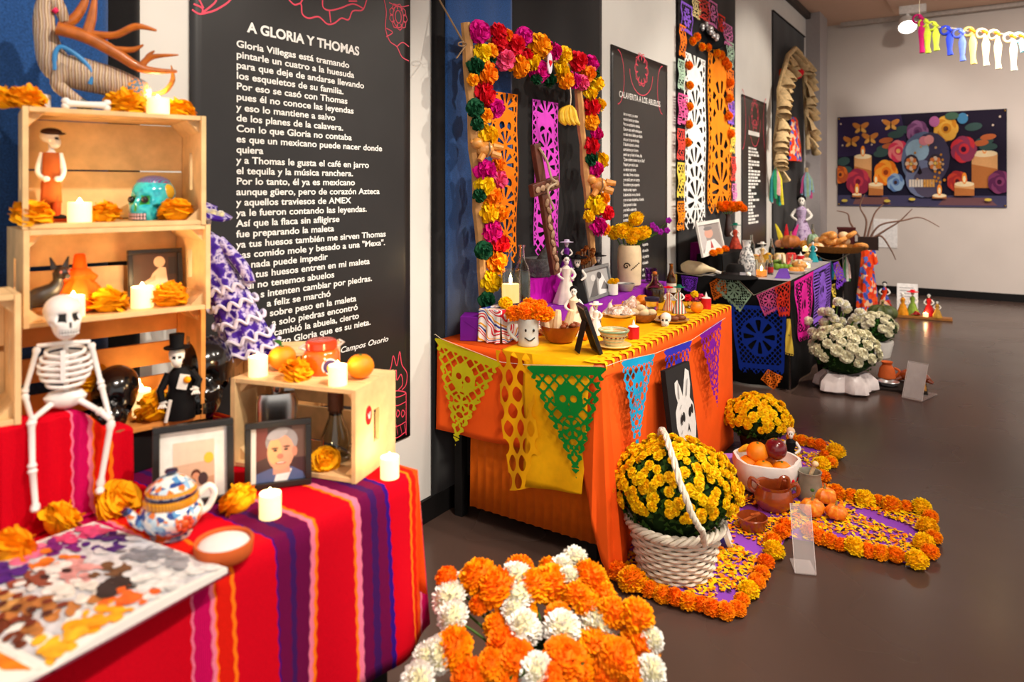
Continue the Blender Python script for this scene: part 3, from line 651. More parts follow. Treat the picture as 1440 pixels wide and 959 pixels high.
pp = sm([(90, 84), (90, 62), (98, 52), (120, 66), (132, 84), (130, 100)], -19); MB(k).tube(pp, 3, 8).build('collar', mat('deer_blue', (50, 130, 190), .5), t)
pp = sm([(202, 106), (222, 102), (234, 84), (232, 62)]); MB(k).tube(pp, taper([3, 9, 9, 1], len(pp)), 10, flat=.4).build('tail', pattern('deer_tail', 'dots', [(214, 140, 50), (196, 120, 40), (160, 96, 50)], 90), t)
pp = sm([(92, 28), (125, 36), (160, 54), (195, 74), (238, 74)], -22); a = MB(k).tube(pp, taper([9, 9, 8, 6, 2], len(pp)), 10).build('antler', M_ANT, t)
for q, rr in (([(126, 34), (132, 10), (136, -20)], [7, 6, 3]), ([(130, 32), (160, 30), (186, 15), (212, 18)], [6, 5, 5, 1.5]), ([(162, 50), (182, 48), (195, 40)], [5, 4, 1.2]), ([(192, 70), (206, 56), (240, 50)], [5, 4, 1]), ([(196, 64), (202, 54), (209, 47)], [3, 3, 1])):
    pp = sm(q, -22); MB(k).tube(pp, taper(rr, len(pp)), 8).build('tine', M_ANT, a)
pp = sm([(96, 18), (112, 6), (124, -20), (122, -40)], 6); MB(k).tube(pp, taper([8, 7, 5, 2], len(pp)), 10).build('antler', M_ANT, t)
# -- inside the topmost crate
fz = .012
p = place(c3o, c3r, 72, .1, fz); t, k = fig('apron_figure', 'skeleton figurine in a brown apron and flat cap', 'figurine', p)
M_TRO = mat('rust_cloth', (176, 66, 24), .75, var=.2); M_APR = mat('apron_brown', (170, 84, 34), .75, var=.15)
MB(k).box((6, -2, 2), (28, 16, 4)).build('base', M_TRO, t)
for x, dy in ((-6, 0), (6, -3)):
    MB(k).tube([(x, dy, 8), (x, dy, 30), (x*.8, 0, 55)], [5.5, 6.5, 7.5], 10).build('leg', M_TRO, t); MB(k).ell((x+4, dy-1, 6), (9, 5, 4.5), 10, 6).build('shoe', M_HOL, t)
MB(k).lathe([(12, 50), (13, 70), (10, 92), (4, 100)], 14, sq=.7).build('torso', M_BONE, t)
b = MB(k); b.grid(lambda a, c: ((a-.5)*(26-7*c), -10+6*abs(a-.5), 27+c*70), 6, 6); b.build('apron', M_APR, t, thick=.0015)
for s, e in ((-1, (-16, -4, 70)), (1, (15, -4, 72))): MB(k).tube(bez((s*10, 0, 96), e, (s*8+2, -12, 58), n=5), taper([4, 3.4, 3], 11), 8).build('arm', M_BONE, t)
for s in (-1, 1): MB(k).ell((s*7+1, -12, 60), (5, 4, 4), 8, 6).build('hand', M_BONE, t)
Mh = Matrix.Translation((0, 0, 117*k)) @ Euler((0, 0, math.radians(65))).to_matrix().to_4x4()
skull_mb(20*k, Mh, 24, 18).build('head', [M_BONE, M_HOL], t); MB(k).tube([(0, 0, 98), (0, 0, 108)], 3.5).build('neck', M_BONE, t)
MB(k).ell((0, 0, 126), (13, 13, 6), 14, 8).ell((9, -2, 124), (9, 8, 2), 10, 6).build('cap', mat('cap_brown', (60, 36, 26), .8), t)
p = place(c3o, c3r, 112, .035, fz); k = mpp(p); led_candle(p, 15*k, 28*k, 'lit battery candle in the topmost crate, beside the aproned figure')
for u, y, r, l in ((45, .035, 22, 'orange tissue marigold at the feet of the aproned figure'), (148, .05, 18, 'orange tissue marigold between candle and turquoise skull'), (248, .045, 19, 'orange tissue marigold against the turquoise skull')):
    q = place(c3o, c3r, u, y, fz); cemp(q, r*mpp(q), l, i=int(u))
M_TURQ = pattern('turquoise_glaze', 'noise', [(20, 140, 160), (44, 188, 200), (60, 206, 210), (20, 150, 170)], 40, .15, .7)
p = place(c3o, c3r, 212, .1, fz); t, k = fig('ceramic_skull', 'glossy turquoise painted skull with green eyes', 'skull', p, math.radians(-38))
skull_mb(52*k, Matrix.Translation((0, 0, 28*k))).build('cranium', [M_TURQ, mat('eye_green', (70, 170, 60), .3)], t)
b = MB(52*k, Matrix.Translation((0, 0, 28*k))); teeth(b); b.build('teeth', [mat('teeth_pink', (230, 190, 190), .3), M_HOL], t)
for s in (-1, 1): MB(k).ell((s*10.3, -25, 28), 5, 12, 8).build('pupil', M_GLOSSB, t)
MB(k).ell((0, 6, 50), (21, 25, 12), 18, 8).build('crown_paint', pattern('violet_weave', 'bands', [(100, 60, 140), (60, 150, 170), (140, 70, 130)], 60, .3, .4, 0), t)
MB(k).ell((20, 8, 38), (8, 13, 12), 12, 8).build('side_flower', mat('ochre_glaze', (220, 170, 40), .25, coat=.5), t)
# -- middle crate
q2 = lambda u, y: place(c2o, c2r, u, y, .012)
p = q2(68, .075); t, k = fig('dog_figure', 'small black hairless dog figurine with pointed ears', 'dog figurine', p, .4)
M_DOG = mat('dog_black', (34, 30, 30), .4, var=.3, vscale=60)
pp = bez((-24, 8, 24), (-10, 4, 28), (6, 0, 36), (12, -2, 48), (12, -4, 60), n=4); b = MB(k); b.tube(pp, taper([10, 13, 11, 7, 8], len(pp)), 12); b.ell((13, -9, 60), (9, 12, 9), 12, 8); b.tube([(13, -12, 58), (15, -24, 55)], [6, 4], 8)
for x, y in ((-22, 2), (-20, 12), (4, -5), (10, 6)): b.tube([(x, y, 26), (x-2, y, 12), (x, y, 0)], [6, 4, 3.5], 8)
b.tube([(-30, 10, 28), (-38, 12, 40)], [3, 1], 6); b.build('body', M_DOG, t)
for s in (-1, 1): MB(k).tube([(13+s*7, -4, 66), (13+s*12, -3, 82)], [5, 1], 6, flat=.4).build('ear', M_DOG, t)
for s in (-1, 1): MB(k).ell((13+s*5, -19, 62), 1.8, 6, 5).build('eye', mat('dog_eye', (200, 120, 110), .4), t)
p = q2(112, .11); t, k = fig('tissue_figure', 'orange tissue-paper doll with a full pleated skirt', 'paper doll', p)
b = MB(k); b.lathe([(28, 2), (31, 14), (24, 32), (14, 44), (17, 50), (13, 58), (9, 60), (7, 78), (5, 80)], 40, wob=lambda a, q: 1+.11*math.sin(9*a)*(1-q)); b.build('skirt', mat('orange_crepe', (240, 90, 10), .7, var=.2, vscale=30), t)
for s in (-1, 1): MB(k).tube([(s*8, 0, 52), (s*20, -3, 44)], [7, 5], 8).build('sleeve', MATS['orange_crepe'], t)
p = q2(136, .2); t, k = fig('blank_card', 'plain cream card leaning behind the tissue doll', 'card', p)
MB(k).box((0, 0, 28), (66, 2, 48), (math.radians(-8), 0, 0)).build('card_sheet', mat('cream_card', (240, 220, 180), .8), t)
def frame(label, p0, p1, h, border, col, inner, lean=.12, matw=0, matcol=(240, 236, 228), strut=True, group='framed photographs', sw=.18):
    """picture frame standing between two floor points, leaning back"""
    w = (p1-p0).length; rz = math.atan2(p1.y-p0.y, p1.x-p0.x); t = thing('picture_frame', label, 'photo frame', p0, rz, group)
    rot = Matrix.Rotation(-lean, 4, 'X'); B = border
    for nm, c, d in (('frame_rail', (w/2, 0, B/2), (w, .016, B)), ('frame_rail', (w/2, 0, h-B/2), (w, .016, B)), ('frame_stile', (B/2, 0, h/2), (B, .016, h-2*B-.0006)), ('frame_stile', (w-B/2, 0, h/2), (B, .016, h-2*B-.0006))):
        MB(M=rot).box(c, d).build(nm, col, t, smooth=False, bevel=.0015)
    MB(M=rot).box((w/2, .006, h/2), (w-2*B+.004, .003, h-2*B+.004)).build('backing', mat('frame_back', (24, 22, 20), .7), t)
    if matw: MB(M=rot).box((w/2, .0035, h/2), (w-2*B, .001, h-2*B)).build('mat_board', mat('mat_board', matcol, .8), t)
    a = printed('photograph', w-2*B-2*matw, h-2*B-2*matw, inner[0], inner[1], t); a.matrix_local = rot @ Matrix.Translation((B+matw, .0026, B+matw))
    if strut:
        MB().box((w/2, .012+h*math.sin(lean)*.55+h*.1, h*.31), (w*sw, .004, h*.64), (math.radians(14), 0, 0)).build('easel_strut', MATS['frame_back'], t)
    return t
M_FRB = mat('black_frame', (24, 20, 18), .4, var=.1, coat=.2)
k = mpp(q2(220, .17))
frame('black framed old snapshot of a person seated sideways, in the middle crate', q2(181, .14), q2(257, .14), 72*k, 6*k, M_FRB, ((74, 52, 42), [((110, 90, 80), [(0, 0), (1, 0), (1, .3), (0, .2)]), ((226, 186, 156), oval(.6, .8, .13, .13)), ((232, 196, 170), [(.2, .1), (.45, .55), (.6, .68), (.74, .66), (.78, .3), (.7, .1)]), ((214, 170, 140), [(.02, .2), (.1, .28), (.5, .5), (.5, .38)]), ((50, 44, 44), [(.8, .5), (.98, .5), (.98, .9), (.8, .9)])]), lean=.1)
for u, y, l in ((103, .03, 'lit battery candle in the middle crate, in front of the tissue doll'), (200, .06, 'lit battery candle in the middle crate, in front of the snapshot')):
    p = q2(u, y); k = mpp(p); led_candle(p, 14.5*k, 29*k, l)
for u, y, r, l in ((152, .06, 22, 'orange tissue marigold between the two candles of the middle crate'), (237, .05, 21, 'orange tissue marigold in front of the old snapshot')):
    q = q2(u, y); cemp(q, r*mpp(q), l, i=int(u)+1)
# -- bottom crate
q1 = lambda u, y: place(c1o, c2r, u, y, .012)
for u, y, wd, turn, l in ((160, .07, 62, -.35, 'matt black skull in the bottom crate, behind the white skeleton'), (287, .08, 74, -.15, 'large glossy black skull behind the top-hatted figurine')):
    p = q1(u, y); t, k = fig('black_skull', l, 'skull', p, turn, 'black skulls'); s = wd*k
    zc = .60*s; skull_mb(s*1.08, Matrix.Translation((0, 0, zc)) @ Matrix.Diagonal((.9, .9, 1.05, 1)), dent=3.0).build('cranium', [M_GLOSSB, M_GLOSSB], t)
    b = MB(s*1.08, Matrix.Translation((0, 0, zc)) @ Matrix.Diagonal((.9, .9, 1.05, 1))); teeth(b); b.build('teeth', [M_GLOSSB, M_HOL], t)
p = q1(199, .1); k = mpp(p); led_candle(p+Vector((0, 0, .0)), 12*k, 36*k, 'lit battery candle glowing between the two black skulls')
for u, y, r, l, dz in ((220, .05, 24, 'orange tissue marigold glowing beside the bottom-crate candle', 0), (126, .13, 20, 'orange tissue marigold behind the matt black skull', .09)):
    q = q1(u, y)+Vector((0, 0, dz)); cemp(q, r*mpp(q), l, i=int(u))
p = q1(252, .03)+Vector((.02, -.01, 0)); t, k = fig('top_hat_figure', 'skeleton figurine in black tailcoat and top hat with white gloves', 'figurine', p)
M_BLKC = mat('black_cloth', (16, 15, 17), .7, var=.15)
MB(k).lathe([(20, 0), (20, 20), (15, 45), (17, 62), (8, 72)], 18, sq=.75).build('coat', M_BLKC, t)
MB(k).box((4, -14, 54), (13, 4, 20), (0, .25, 0)).build('shirt_front', M_BONE, t); MB(k).ell((9, -16, 57), 5, 8, 6).build('boutonniere', M_OR, t)
for s, e, h_ in ((-1, (-25, -5, 42), (-22, -9, 28)), (1, (24, -6, 52), (20, -14, 44))):
    MB(k).tube([(s*14, 0, 64), e, h_], [6, 5.5, 5], 8).build('arm', M_BLKC, t); b = MB(k); b.ell(h_, (5, 4, 5), 8, 6)
    for q in range(4): b.tube([h_, (h_[0]+(q-1.5)*3.4, h_[1]-4, h_[2]-8)], [1.6, 1.1], 6)
    b.tube([h_, (h_[0]-s*7, h_[1]-3, h_[2]-1)], [1.6, 1.1], 6); b.build('glove', M_BONE, t)
skull_mb(21*k, Matrix.Translation((-4*k, -2*k, 88*k)), 24, 18).build('head', [M_BONE, M_HOL], t); MB(k).tube([(-2, 0, 70), (-4, 0, 80)], 4).build('neck', M_BONE, t)
MB(k).lathe([(17, 99), (17, 101), (10, 101), (9, 104), (10, 119), (0, 119)], 18, c=(-4, 0, 0)).build('top_hat', M_BLKC, t)
MB(k).tube([(-18, -12, 0), (-12, -12, 30)], 2.5).build('cane', M_BONE, t)
# -- the white skeleton sitting on the step's edge
sp = Vector((RX1-.022, Y(92, RX1-.022), RZ1+.003)); t, k = fig('jointed_skeleton', 'white jointed toy skeleton sitting on the red step', 'skeleton', sp, -.1); HT = Euler((0, 0, .4)).to_matrix().to_4x4()
M_SKW = mat('skeleton_white', (238, 234, 230), .45, var=.04)
skull_mb(46*k, Matrix.Translation((-2*k, 0, 132*k)) @ HT).build('skull', [M_SKW, M_HOL], t); b = MB(46*k, Matrix.Translation((-2*k, 0, 132*k)) @ HT); teeth(b); b.build('teeth', [M_SKW, M_HOL], t)
b = MB(k); b.tube(bez((2, 6, 8), (0, 9, 40), (0, 7, 80), (-2, 4, 112), n=6), 3.6, 8); b.build('spine', M_SKW, t)
for i in range(6):
    z = 84-i*8.5; w = (22, 27, 30, 30, 27, 21)[i]; MB(k).tube(bez((-1, 9, z+4), (-w, 6, z), (-w*.9, -10, z-5), (-3, -16, z-7), (w*.1, -16, z-7), (w*.9, -10, z-5), (w, 6, z), (1, 9, z+4), n=5), 2.7, 6).build('rib', M_SKW, t)
MB(k).box((-1, -17, 64), (6, 4, 44)).build('sternum', M_SKW, t); MB(k).tube([(-33, 0, 92), (0, -8, 95), (30, 0, 92)], 3, 8).build('collarbone', M_SKW, t)
b = MB(k); b.lathe([(8, 2), (22, 8), (27, 18), (20, 26), (9, 22)], 20, sq=.55); b.build('pelvis', M_SKW, t)
def limb(nm, q, r=4.4):
    for a, c in zip(q, q[1:]):
        a, c = Vector(a), Vector(c); MB(k).tube([a, a.lerp(c, .06), a.lerp(c, .14), a.lerp(c, .86), a.lerp(c, .94), c], [r*.9, r*1.25, r*.85, r*.75, r*1.2, r*.8], 10).build(nm, M_SKW, t)
limb('arm_bone', [(-33, 0, 90), (-48, -2, 28), (-31, -14, -34)]); limb('arm_bone', [(31, 0, 90), (44, -4, 30), (56, -16, -20)])
limb('leg_bone', [(-14, -4, 12), (-34, -44, 2), (-32, -52, -60), (-28, -54, -112)], 5); limb('leg_bone', [(14, -4, 14), (44, -20, -4), (58, -30, -16), (44, -30, -106)], 5)
for x, fy_ in ((-28, -59), (44, -33)): MB(k).ell((x, fy_, -110), (6, 10, 5), 10, 6).build('foot', M_SKW, t)
# -- framed photographs, teapot, dish, book on the cloth
Z0 = T1Z+.003
k = mpp(at_h(328, 702, Z0))
frame('large black frame with a pale beach photo, behind the teapot', at_h(214, 722, Z0), at_h(329, 702, Z0), 112*k, 9*k, M_FRB, ((214, 178, 150), [((232, 206, 182), [(0, .5), (1, .55), (1, 1), (0, 1)]), ((196, 150, 120), [(0, 0), (1, 0), (1, .2), (0, .12)]), ((92, 50, 36), oval(.55, .26, .12, .12)), ((214, 150, 116), oval(.55, .2, .1, .11)), ((70, 50, 52), oval(.72, .16, .12, .14)), ((255, 190, 60), oval(.86, .6, .12, .12))]), lean=.1, matw=16*k)
k = mpp(at_h(437, 680, Z0))
frame('black framed colour portrait of a smiling grey-haired man', at_h(344, 691, Z0), at_h(438, 679, Z0), 90*k, 8*k, M_FRB, ((60, 34, 40), [((112, 44, 44), [(0, .35), (.3, .45), (.3, 1), (0, 1)]), ((100, 74, 66), [(.75, .4), (1, .4), (1, 1), (.75, 1)]), ((74, 92, 140), [(.05, 0), (.1, .16), (.35, .24), (.75, .24), (.95, .12), (1, 0)]), ((226, 226, 232), [(.42, 0), (.5, .26), (.75, .2), (.66, 0)]), ((200, 150, 130), [(.4, .12), (.4, .3), (.7, .3), (.72, .14)]),
    ((150, 146, 150), oval(.56, .72, .3, .26)), ((222, 158, 128), oval(.54, .52, .25, .33)), ((240, 176, 120), oval(.43, .55, .13, .24)), ((206, 136, 112), oval(.8, .52, .05, .09)), ((96, 60, 50), oval(.43, .6, .07, .018)), ((96, 60, 50), oval(.65, .62, .07, .018)), ((40, 26, 24), oval(.44, .56, .04, .02)), ((40, 26, 24), oval(.64, .57, .04, .02)), ((190, 118, 96), oval(.53, .45, .06, .05)), ((170, 84, 74), oval(.54, .33, .1, .022)), ((236, 222, 210), oval(.54, .335, .075, .01)), ((170, 168, 174), oval(.48, .86, .2, .09, rot=.3)), ((226, 226, 220), [(0, 0), (.09, 0), (.09, 1), (0, 1)])]), lean=.1)
p = at_h(241, 752, Z0); t, k = fig('talavera_teapot', 'blue, white and yellow painted teapot on the red cloth', 'teapot', p, .25)
M_TAL = pattern('talavera_glaze', 'cells', [(240, 238, 230), (150, 190, 222), (232, 236, 236), (90, 150, 200), (240, 238, 230), (40, 70, 140), (200, 220, 232), (228, 120, 50)], 95, .15, .7)
M_TALY = pattern('talavera_yellow', 'bands', [(236, 170, 30), (228, 150, 20), (180, 96, 20)], 60, .2, .6, 0)
M_TALB = mat('talavera_navy', (24, 26, 66), .2, var=0, coat=.6)
MB(k).lathe([(26, 0), (27, 3), (22, 5), (32, 12), (41, 26), (42, 36), (36, 46), (33, 48)], 32).build('body', M_TAL, t)
MB(k).lathe([(23, 5.2), (30, 9.5), (34, 13)], 32, cap=False).build('foot_band', mat('talavera_orange', (216, 84, 24), .2, coat=.5), t)
MB(k).lathe([(35, 46), (37, 49), (36, 56), (33, 58), (28, 58)], 32).build('rim_band', M_TALY, t); MB(k).lathe([(34, 58), (34.5, 61), (32, 62)], 32).build('blue_ring', M_TALB, t)
ld = MB(k).lathe([(33, 62), (33, 66), (27, 72), (18, 80), (9, 84), (5, 86)], 32).build('lid', M_TAL, t); MB(k).lathe([(32.5, 62.3), (33.8, 64), (32, 69)], 32, cap=False).build('lid_band', M_TALY, ld); MB(k).lathe([(4, 85), (9, 89), (8, 92), (0, 93)], 16).build('knob', M_TALB, ld)
MB(k).tube(bez((-34, 0, 26), (-46, 0, 34), (-52, 0, 44), (-58, 0, 50), n=4), taper([10, 8, 5.5, 5], 13), 12).build('spout', M_TAL, t); MB(k).tube([(-56, 0, 47), (-60, 0, 52)], [5.6, 5], 10).build('spout_tip', M_TALB, t)
MB(k).tube(bez((34, 0, 48), (50, 0, 56), (58, 0, 44), (50, 0, 26), (37, 0, 20), n=5), taper([4.5, 5, 5, 4.5], 21), 8).build('handle', M_WHITEP, t)
for s in (-1,): 
    for j in range(8): MB(k).ell((7+math.cos(j*.785)*9, -39.5, 28+math.sin(j*.785)*8), (4, 3, 3.6), 8, 6).build('painted_petal', mat('talavera_red', (214, 70, 30), .2, coat=.5), t)
    MB(k).ell((7, -40, 28), (6, 4, 6), 10, 6).build('painted_heart', mat('talavera_orange', (216, 84, 24), .2), t)
p = at_h(315, 782, Z0); t, k = fig('clay_dish', 'shallow terracotta dish of white salt', 'dish', p)
MB(k).lathe([(34, 0), (38, 4), (40, 22), (39, 24), (36, 23), (34, 15), (0, 14)], 36).build('dish', mat('terracotta', (206, 96, 44), .7, var=.1), t); MB(k).lathe([(35.5, 16), (33, 20), (20, 24), (0, 25)], 32).build('salt', mat('salt_white', (248, 246, 244), .9, bump=.6, bscale=900, var=.03), t)
def book():
    A, B, C = at_h(132, 742, Z0), at_h(320, 808, Z0), at_h(72, 946, Z0); Dv = A+(C-B); t = thing('open_book', 'open picture book lying on the front of the red cloth', 'book', (A+C)/2, 0); o = (A+C)/2; th = .011
    def block(nm, P, flip):
        # P: spine0, spine1, fore1, fore0 ; page surface bulges towards the spine
        b = MB(); n = 14; top = []; bot = []
        def S(a, c): q = P[0].lerp(P[1], c).lerp(P[3].lerp(P[2], c), a); z = th*(1-.15*a)*(1-math.exp(-a*9))+.003+.006*math.sin(a*math.pi); return (q.x-o.x, q.y-o.y, z)
        b.grid(S, n, 4); m = len(b.V)
        for c in (0, 1):
            r = [b.v(S(i/n, c)) for i in range(n+1)]; l = [b.v((S(i/n, c)[0], S(i/n, c)[1], .003)) for i in range(n+1)]
            for i in range(n): b.f((r[i], r[i+1], l[i+1], l[i]))
        r = [b.v(S(1, j/4)) for j in range(5)]; l = [b.v((S(1, j/4)[0], S(1, j/4)[1], .003)) for j in range(5)]
        for i in range(4): b.f((r[i], r[i+1], l[i+1], l[i]))
        b.build(nm, mat('page_white', (240, 236, 228), .7, var=.03), t); return S
    S = block('page_block', [Dv, C, B, A], 1); E, G = Dv+(Dv-A), C+(C-B); S2 = block('page_block', [C, Dv, E, G], 0)
    cov = MB(); 
    for P in ((Dv, C, B, A), (C, Dv, E, G)):
        cx = (P[0]+P[1]+P[2]+P[3])/4; cov.poly([((q-cx)*1.02+cx-o).xy.to_3d()+Vector((0, 0, .0015)) for q in P])
    cov.build('cover', mat('book_cover', (110, 20, 50), .5), t, thick=.002)
    cols = []; b = MB()
    def ink(fn, c, pts, i):
        if c not in cols: cols.append(c)
        b.mi = cols.index(c)
        # drawn as a fan so that it follows the page
        cx = sum(p[0] for p in pts)/len(pts); cz = sum(p[1] for p in pts)/len(pts); h = .0006+.000008*i
        def Q(x, y): q = fn(min(max(x, .01), .99), min(max(y, .01), .99)); return (q[0], q[1], q[2]+h)
        rings = [[b.v(Q(lerp(cx, p[0], f), lerp(cz, p[1], f))) for p in pts] for f in (.02, .35, .7, 1)]
        n = len(pts)
        for r0, r1 in zip(rings, rings[1:]):
            for j in range(n): b.f((r0[j], r0[(j+1) % n], r1[(j+1) % n], r1[j]))
    sub = lambda *p: [q for a, c in zip(p, p[1:]+p[:1]) for q in ((a[0], a[1]), (lerp(a[0], c[0], .25), lerp(a[1], c[1], .25)), (lerp(a[0], c[0], .5), lerp(a[1], c[1], .5)), (lerp(a[0], c[0], .75), lerp(a[1], c[1], .75)))]
    # page: a runs spine -> fore edge (left-front to right-back), c runs far end -> near end
    L = [((206, 204, 208), sub((.02, .02), (.99, .02), (.99, .98), (.02, .98)))]
    AN = [(.5, .06, (226, 110, 150)), (.8, .07, (214, 70, 120)), (.25, .08, (232, 150, 170)), (.8, .3, (60, 24, 110)), (.7, .24, (120, 30, 120)), (.3, .2, (76, 34, 130)), (.15, .2, (70, 30, 110)), (.52, .26, (236, 120, 30)), (.45, .4, (230, 224, 218)), (.36, .36, (140, 70, 50)), (.3, .42, (226, 220, 214)), (.55, .46, (216, 150, 146)), (.6, .58, (110, 76, 50)), (.54, .7, (40, 36, 38)), (.7, .46, (214, 212, 214)), (.84, .54, (130, 130, 138)), (.92, .72, (150, 150, 156)), (.95, .45, (200, 200, 206)), (.75, .7, (206, 206, 208)), (.12, .42, (206, 150, 84)), (.2, .58, (176, 110, 56)), (.08, .62, (110, 52, 30)), (.3, .88, (255, 160, 20)), (.12, .92, (255, 180, 40)), (.5, .84, (244, 100, 30)), (.68, .84, (222, 220, 218)), (.9, .92, (228, 226, 224)), (.42, .66, (226, 218, 208)), (.28, .72, (190, 120, 60))]
    rb = random.Random(8)
    for q in range(420):
        x, y = rb.uniform(.03, .97), rb.uniform(.03, .97); c = min(AN, key=lambda n: math.hypot(n[0]-x, n[1]-y)+rb.uniform(0, .07))[2]; r_ = rb.uniform(.02, .055)
        L.append((c, oval(x, y, r_, r_*rb.uniform(.5, 1), 9, rb.uniform(0, 3))))
    for i in range(5):
        for j in range(3): L.append((((120, 50, 30), (80, 40, 30))[j % 2], oval(.05+j*.08+i*.02, .36+i*.08, .026, .022)))
    for x, y in ((.4, .4), (.5, .43)): L.append(((40, 30, 30), oval(x, y, .022, .028)))
    for i, (c, p) in enumerate(L): ink(S, c, p, i)
    for i, (c, p) in enumerate([((240, 236, 228), sub((.02, .02), (.98, .02), (.98, .98), (.02, .98))), ((236, 130, 20), sub((.05, .05), (.95, .05), (.95, .7), (.05, .8))), ((206, 90, 20), oval(.4, .3, .2, .15))]): ink(S2, c, p, i)
    b.build('printed_picture', [mat('ink_%d_%d_%d' % c, c, .5, var=.3, vscale=50) for c in cols], t, smooth=False)
book()
for u, v, r, l in ((12, 792, 30, 'orange tissue marigold beside the open book, cut by the left edge'), (84, 746, 25, 'orange tissue marigold under the skeleton, before the step'), (165, 718, 25, 'orange tissue marigold between the skeleton and the teapot'), (336, 716, 22, 'orange tissue marigold lying between the two black frames')):
    q = at_h(u, v, Z0); cemp(q, r*mpp(q), l, i=int(u), rot=(.9, .2, R.uniform(0, 6)))
for (u, v, r, h, l) in ((380, 726, 15, 33, 'lit battery candle on the red cloth before the portrait'), (548, 671, 13, 29, 'lit battery candle at the far corner of the red cloth')):
    q = at_h(u, v, Z0); k = mpp(q); led_candle(q, r*k, h*k, l)
# -- on and in the right crate
q4 = lambda u, y, z=C4Z-T1Z-.0025: place(c4o, c4r, u, y, z)
def orange(p, r, label, leaf=False, squash=.9, col=None, group='oranges on the altars', stem=True):
    t = thing('orange', label, 'orange', p, R.uniform(0, 6), group)
    MB(r).ell((0, 0, squash), (1, 1, squash), 20, 12, fn=lambda d: 1-.12*max(0, d.z-.9)*10).build('fruit', col or mat('orange_peel', (250, 140, 10), .4, var=.1, bump=.3, bscale=700), t)
    if stem: MB(r).lathe([(.14, squash*1.86), (.1, squash*1.96), (0, squash*1.98)], 8).build('stem_button', M_STEM, t)
    if leaf:
        MB(r).grid(lambda a, c: (.1+a*1.0, (c-.5)*.55*math.sin(math.pi*min(.98, a+.05)), squash*1.95+.35*math.sin(a*2.4)), 6, 2).build('leaf', M_LEAF, t)
    return t
p = q4(363, .04); k = mpp(p); led_candle(p, 13*k, 27*k, 'lit battery candle on the right-hand crate, beside the leafy mandarin')
p = q4(397, .11); orange(p, 19*mpp(p), 'mandarin with a green leaf on the right-hand crate', True)
p = q4(416, .045); cemp(p, 18*mpp(p), 'orange tissue marigold on the right-hand crate, in front of the jam jar', i=2)
p = q4(475, .03); k = mpp(p); led_candle(p, 13*k, 28*k, 'lit battery candle on the right-hand crate, before the jam jar')
p = q4(507, .1); orange(p, 19*mpp(p), 'plain orange at the corner of the right-hand crate, behind its candle')
p = q4(452, .12); t, k = fig('jam_jar', 'square glass jar of orange preserve with a wire clasp lid', 'jar', p, .2)
MB(k).lathe([(23, 0), (25, 3), (25, 25), (22, 31), (20, 33)], 24, wob=lambda a, q: 1+.05*math.cos(4*a)).build('preserve', mat('preserve', (232, 100, 20), .15, var=.2, coat=.8), t)
MB(k).lathe([(20, 33), (22, 35), (22, 43), (19, 46), (0, 47)], 24).build('lid', mat('jar_lid', (214, 60, 24), .2, coat=.6), t)
MB(k).tube([(-23, 0, 34), (-30, 0, 37), (-23, 0, 41)], 2.4, 6).build('clasp', mat('clear_plastic', (200, 190, 184), .2), t); MB(k).tube([(23, 0, 34), (31, 0, 40), (24, 0, 43)], 2.4, 6).build('clasp', MATS['clear_plastic'], t)
MB(k).prism(oval(6, 13, 11, 11), -26, -24.6).build('round_label', mat('label_white', (230, 226, 236), .5), t); MB(k).prism(oval(6, 13, 9, 9), -26.4, -26.0).build('label_ring', mat('label_purple', (70, 50, 100), .5), t); MB(k).prism(oval(8, 11, 6, 6), -26.8, -26.45).build('label_heart', M_YE, t)
q4i = lambda u, y: place(c4o, c4r, u, y, .012)
p = q4i(390, .05); t, k = fig('hip_flask', 'flat steel hip flask standing in the crate behind the portrait', 'flask', p)
M_STEEL = mat('steel', (200, 196, 190), .25, 1, var=.05)
MB(k).lathe([(26, 0), (28, 4), (28, 82), (24, 92), (10, 95)], 24, sq=.35).build('body', M_STEEL, t); MB(k).lathe([(7, 94), (8, 96), (8, 104), (0, 105)], 14).build('cap', M_STEEL, t); MB(k).box((16, 0, 97), (14, 4, 4)).build('cap_arm', M_STEEL, t)
p = q4i(472, .1); t, k = fig('glass_carafe', 'glass carafe with a tall brown stopper inside the crate', 'carafe', p)
MB(k).lathe([(20, 0), (22, 4), (20, 30), (10, 58), (9, 66), (11, 68), (8, 66), (7.5, 58), (18, 30), (19, 6), (0, 4)], 24).build('glass_body', glass('carafe_glass', (225, 235, 235)), t)
MB(k).lathe([(8, 62), (11, 70), (11, 96), (0, 98)], 16).build('stopper', mat('stopper_brown', (84, 54, 40), .6), t)
p = q4i(457, .04); cemp(p, 17*mpp(p), 'orange tissue marigold inside the crate, before the carafe', i=1, rot=(.8, 0, 1))
# crate behind, and the purple-and-white paper doll on it
bq = at_Z(333, 520, 2.02); crate(.3, C4Z-T1Z-.003, .16, Vector((bq.x-.03, bq.y, T1Z+.003)), math.radians(45), 'crate half hidden behind the other crates, under the purple doll')
p = Vector((*at_h(352, 490, C4Z).xy, C4Z+.001)); p = at_Z(356, 486, 2.04); p.z = C4Z+.001
t, k = fig('paper_catrina', 'tall skeleton lady in a ruffled purple and white dress and wide hat', 'figurine', p)
M_PUR = mat('purple_satin', (72, 34, 150), .5, var=.35, vscale=30); M_LAV = mat('lilac_white', (214, 206, 226), .7, var=.15, vscale=40)
M_SWIRL = pattern('purple_swirl', 'noise', [(44, 14, 120), (56, 22, 136), (70, 34, 150), (206, 196, 226), (56, 24, 136), (44, 16, 120)], 30, .6)
lean = Matrix(((1, 0, -.36, 0), (0, 1, 0, 0), (0, 0, 1, 0), (0, 0, 0, 1)))
prof = [(36, 2), (37, 10), (31, 34), (28, 60), (27, 84), (22, 110), (15, 134), (17, 150), (18, 165), (8, 176)]
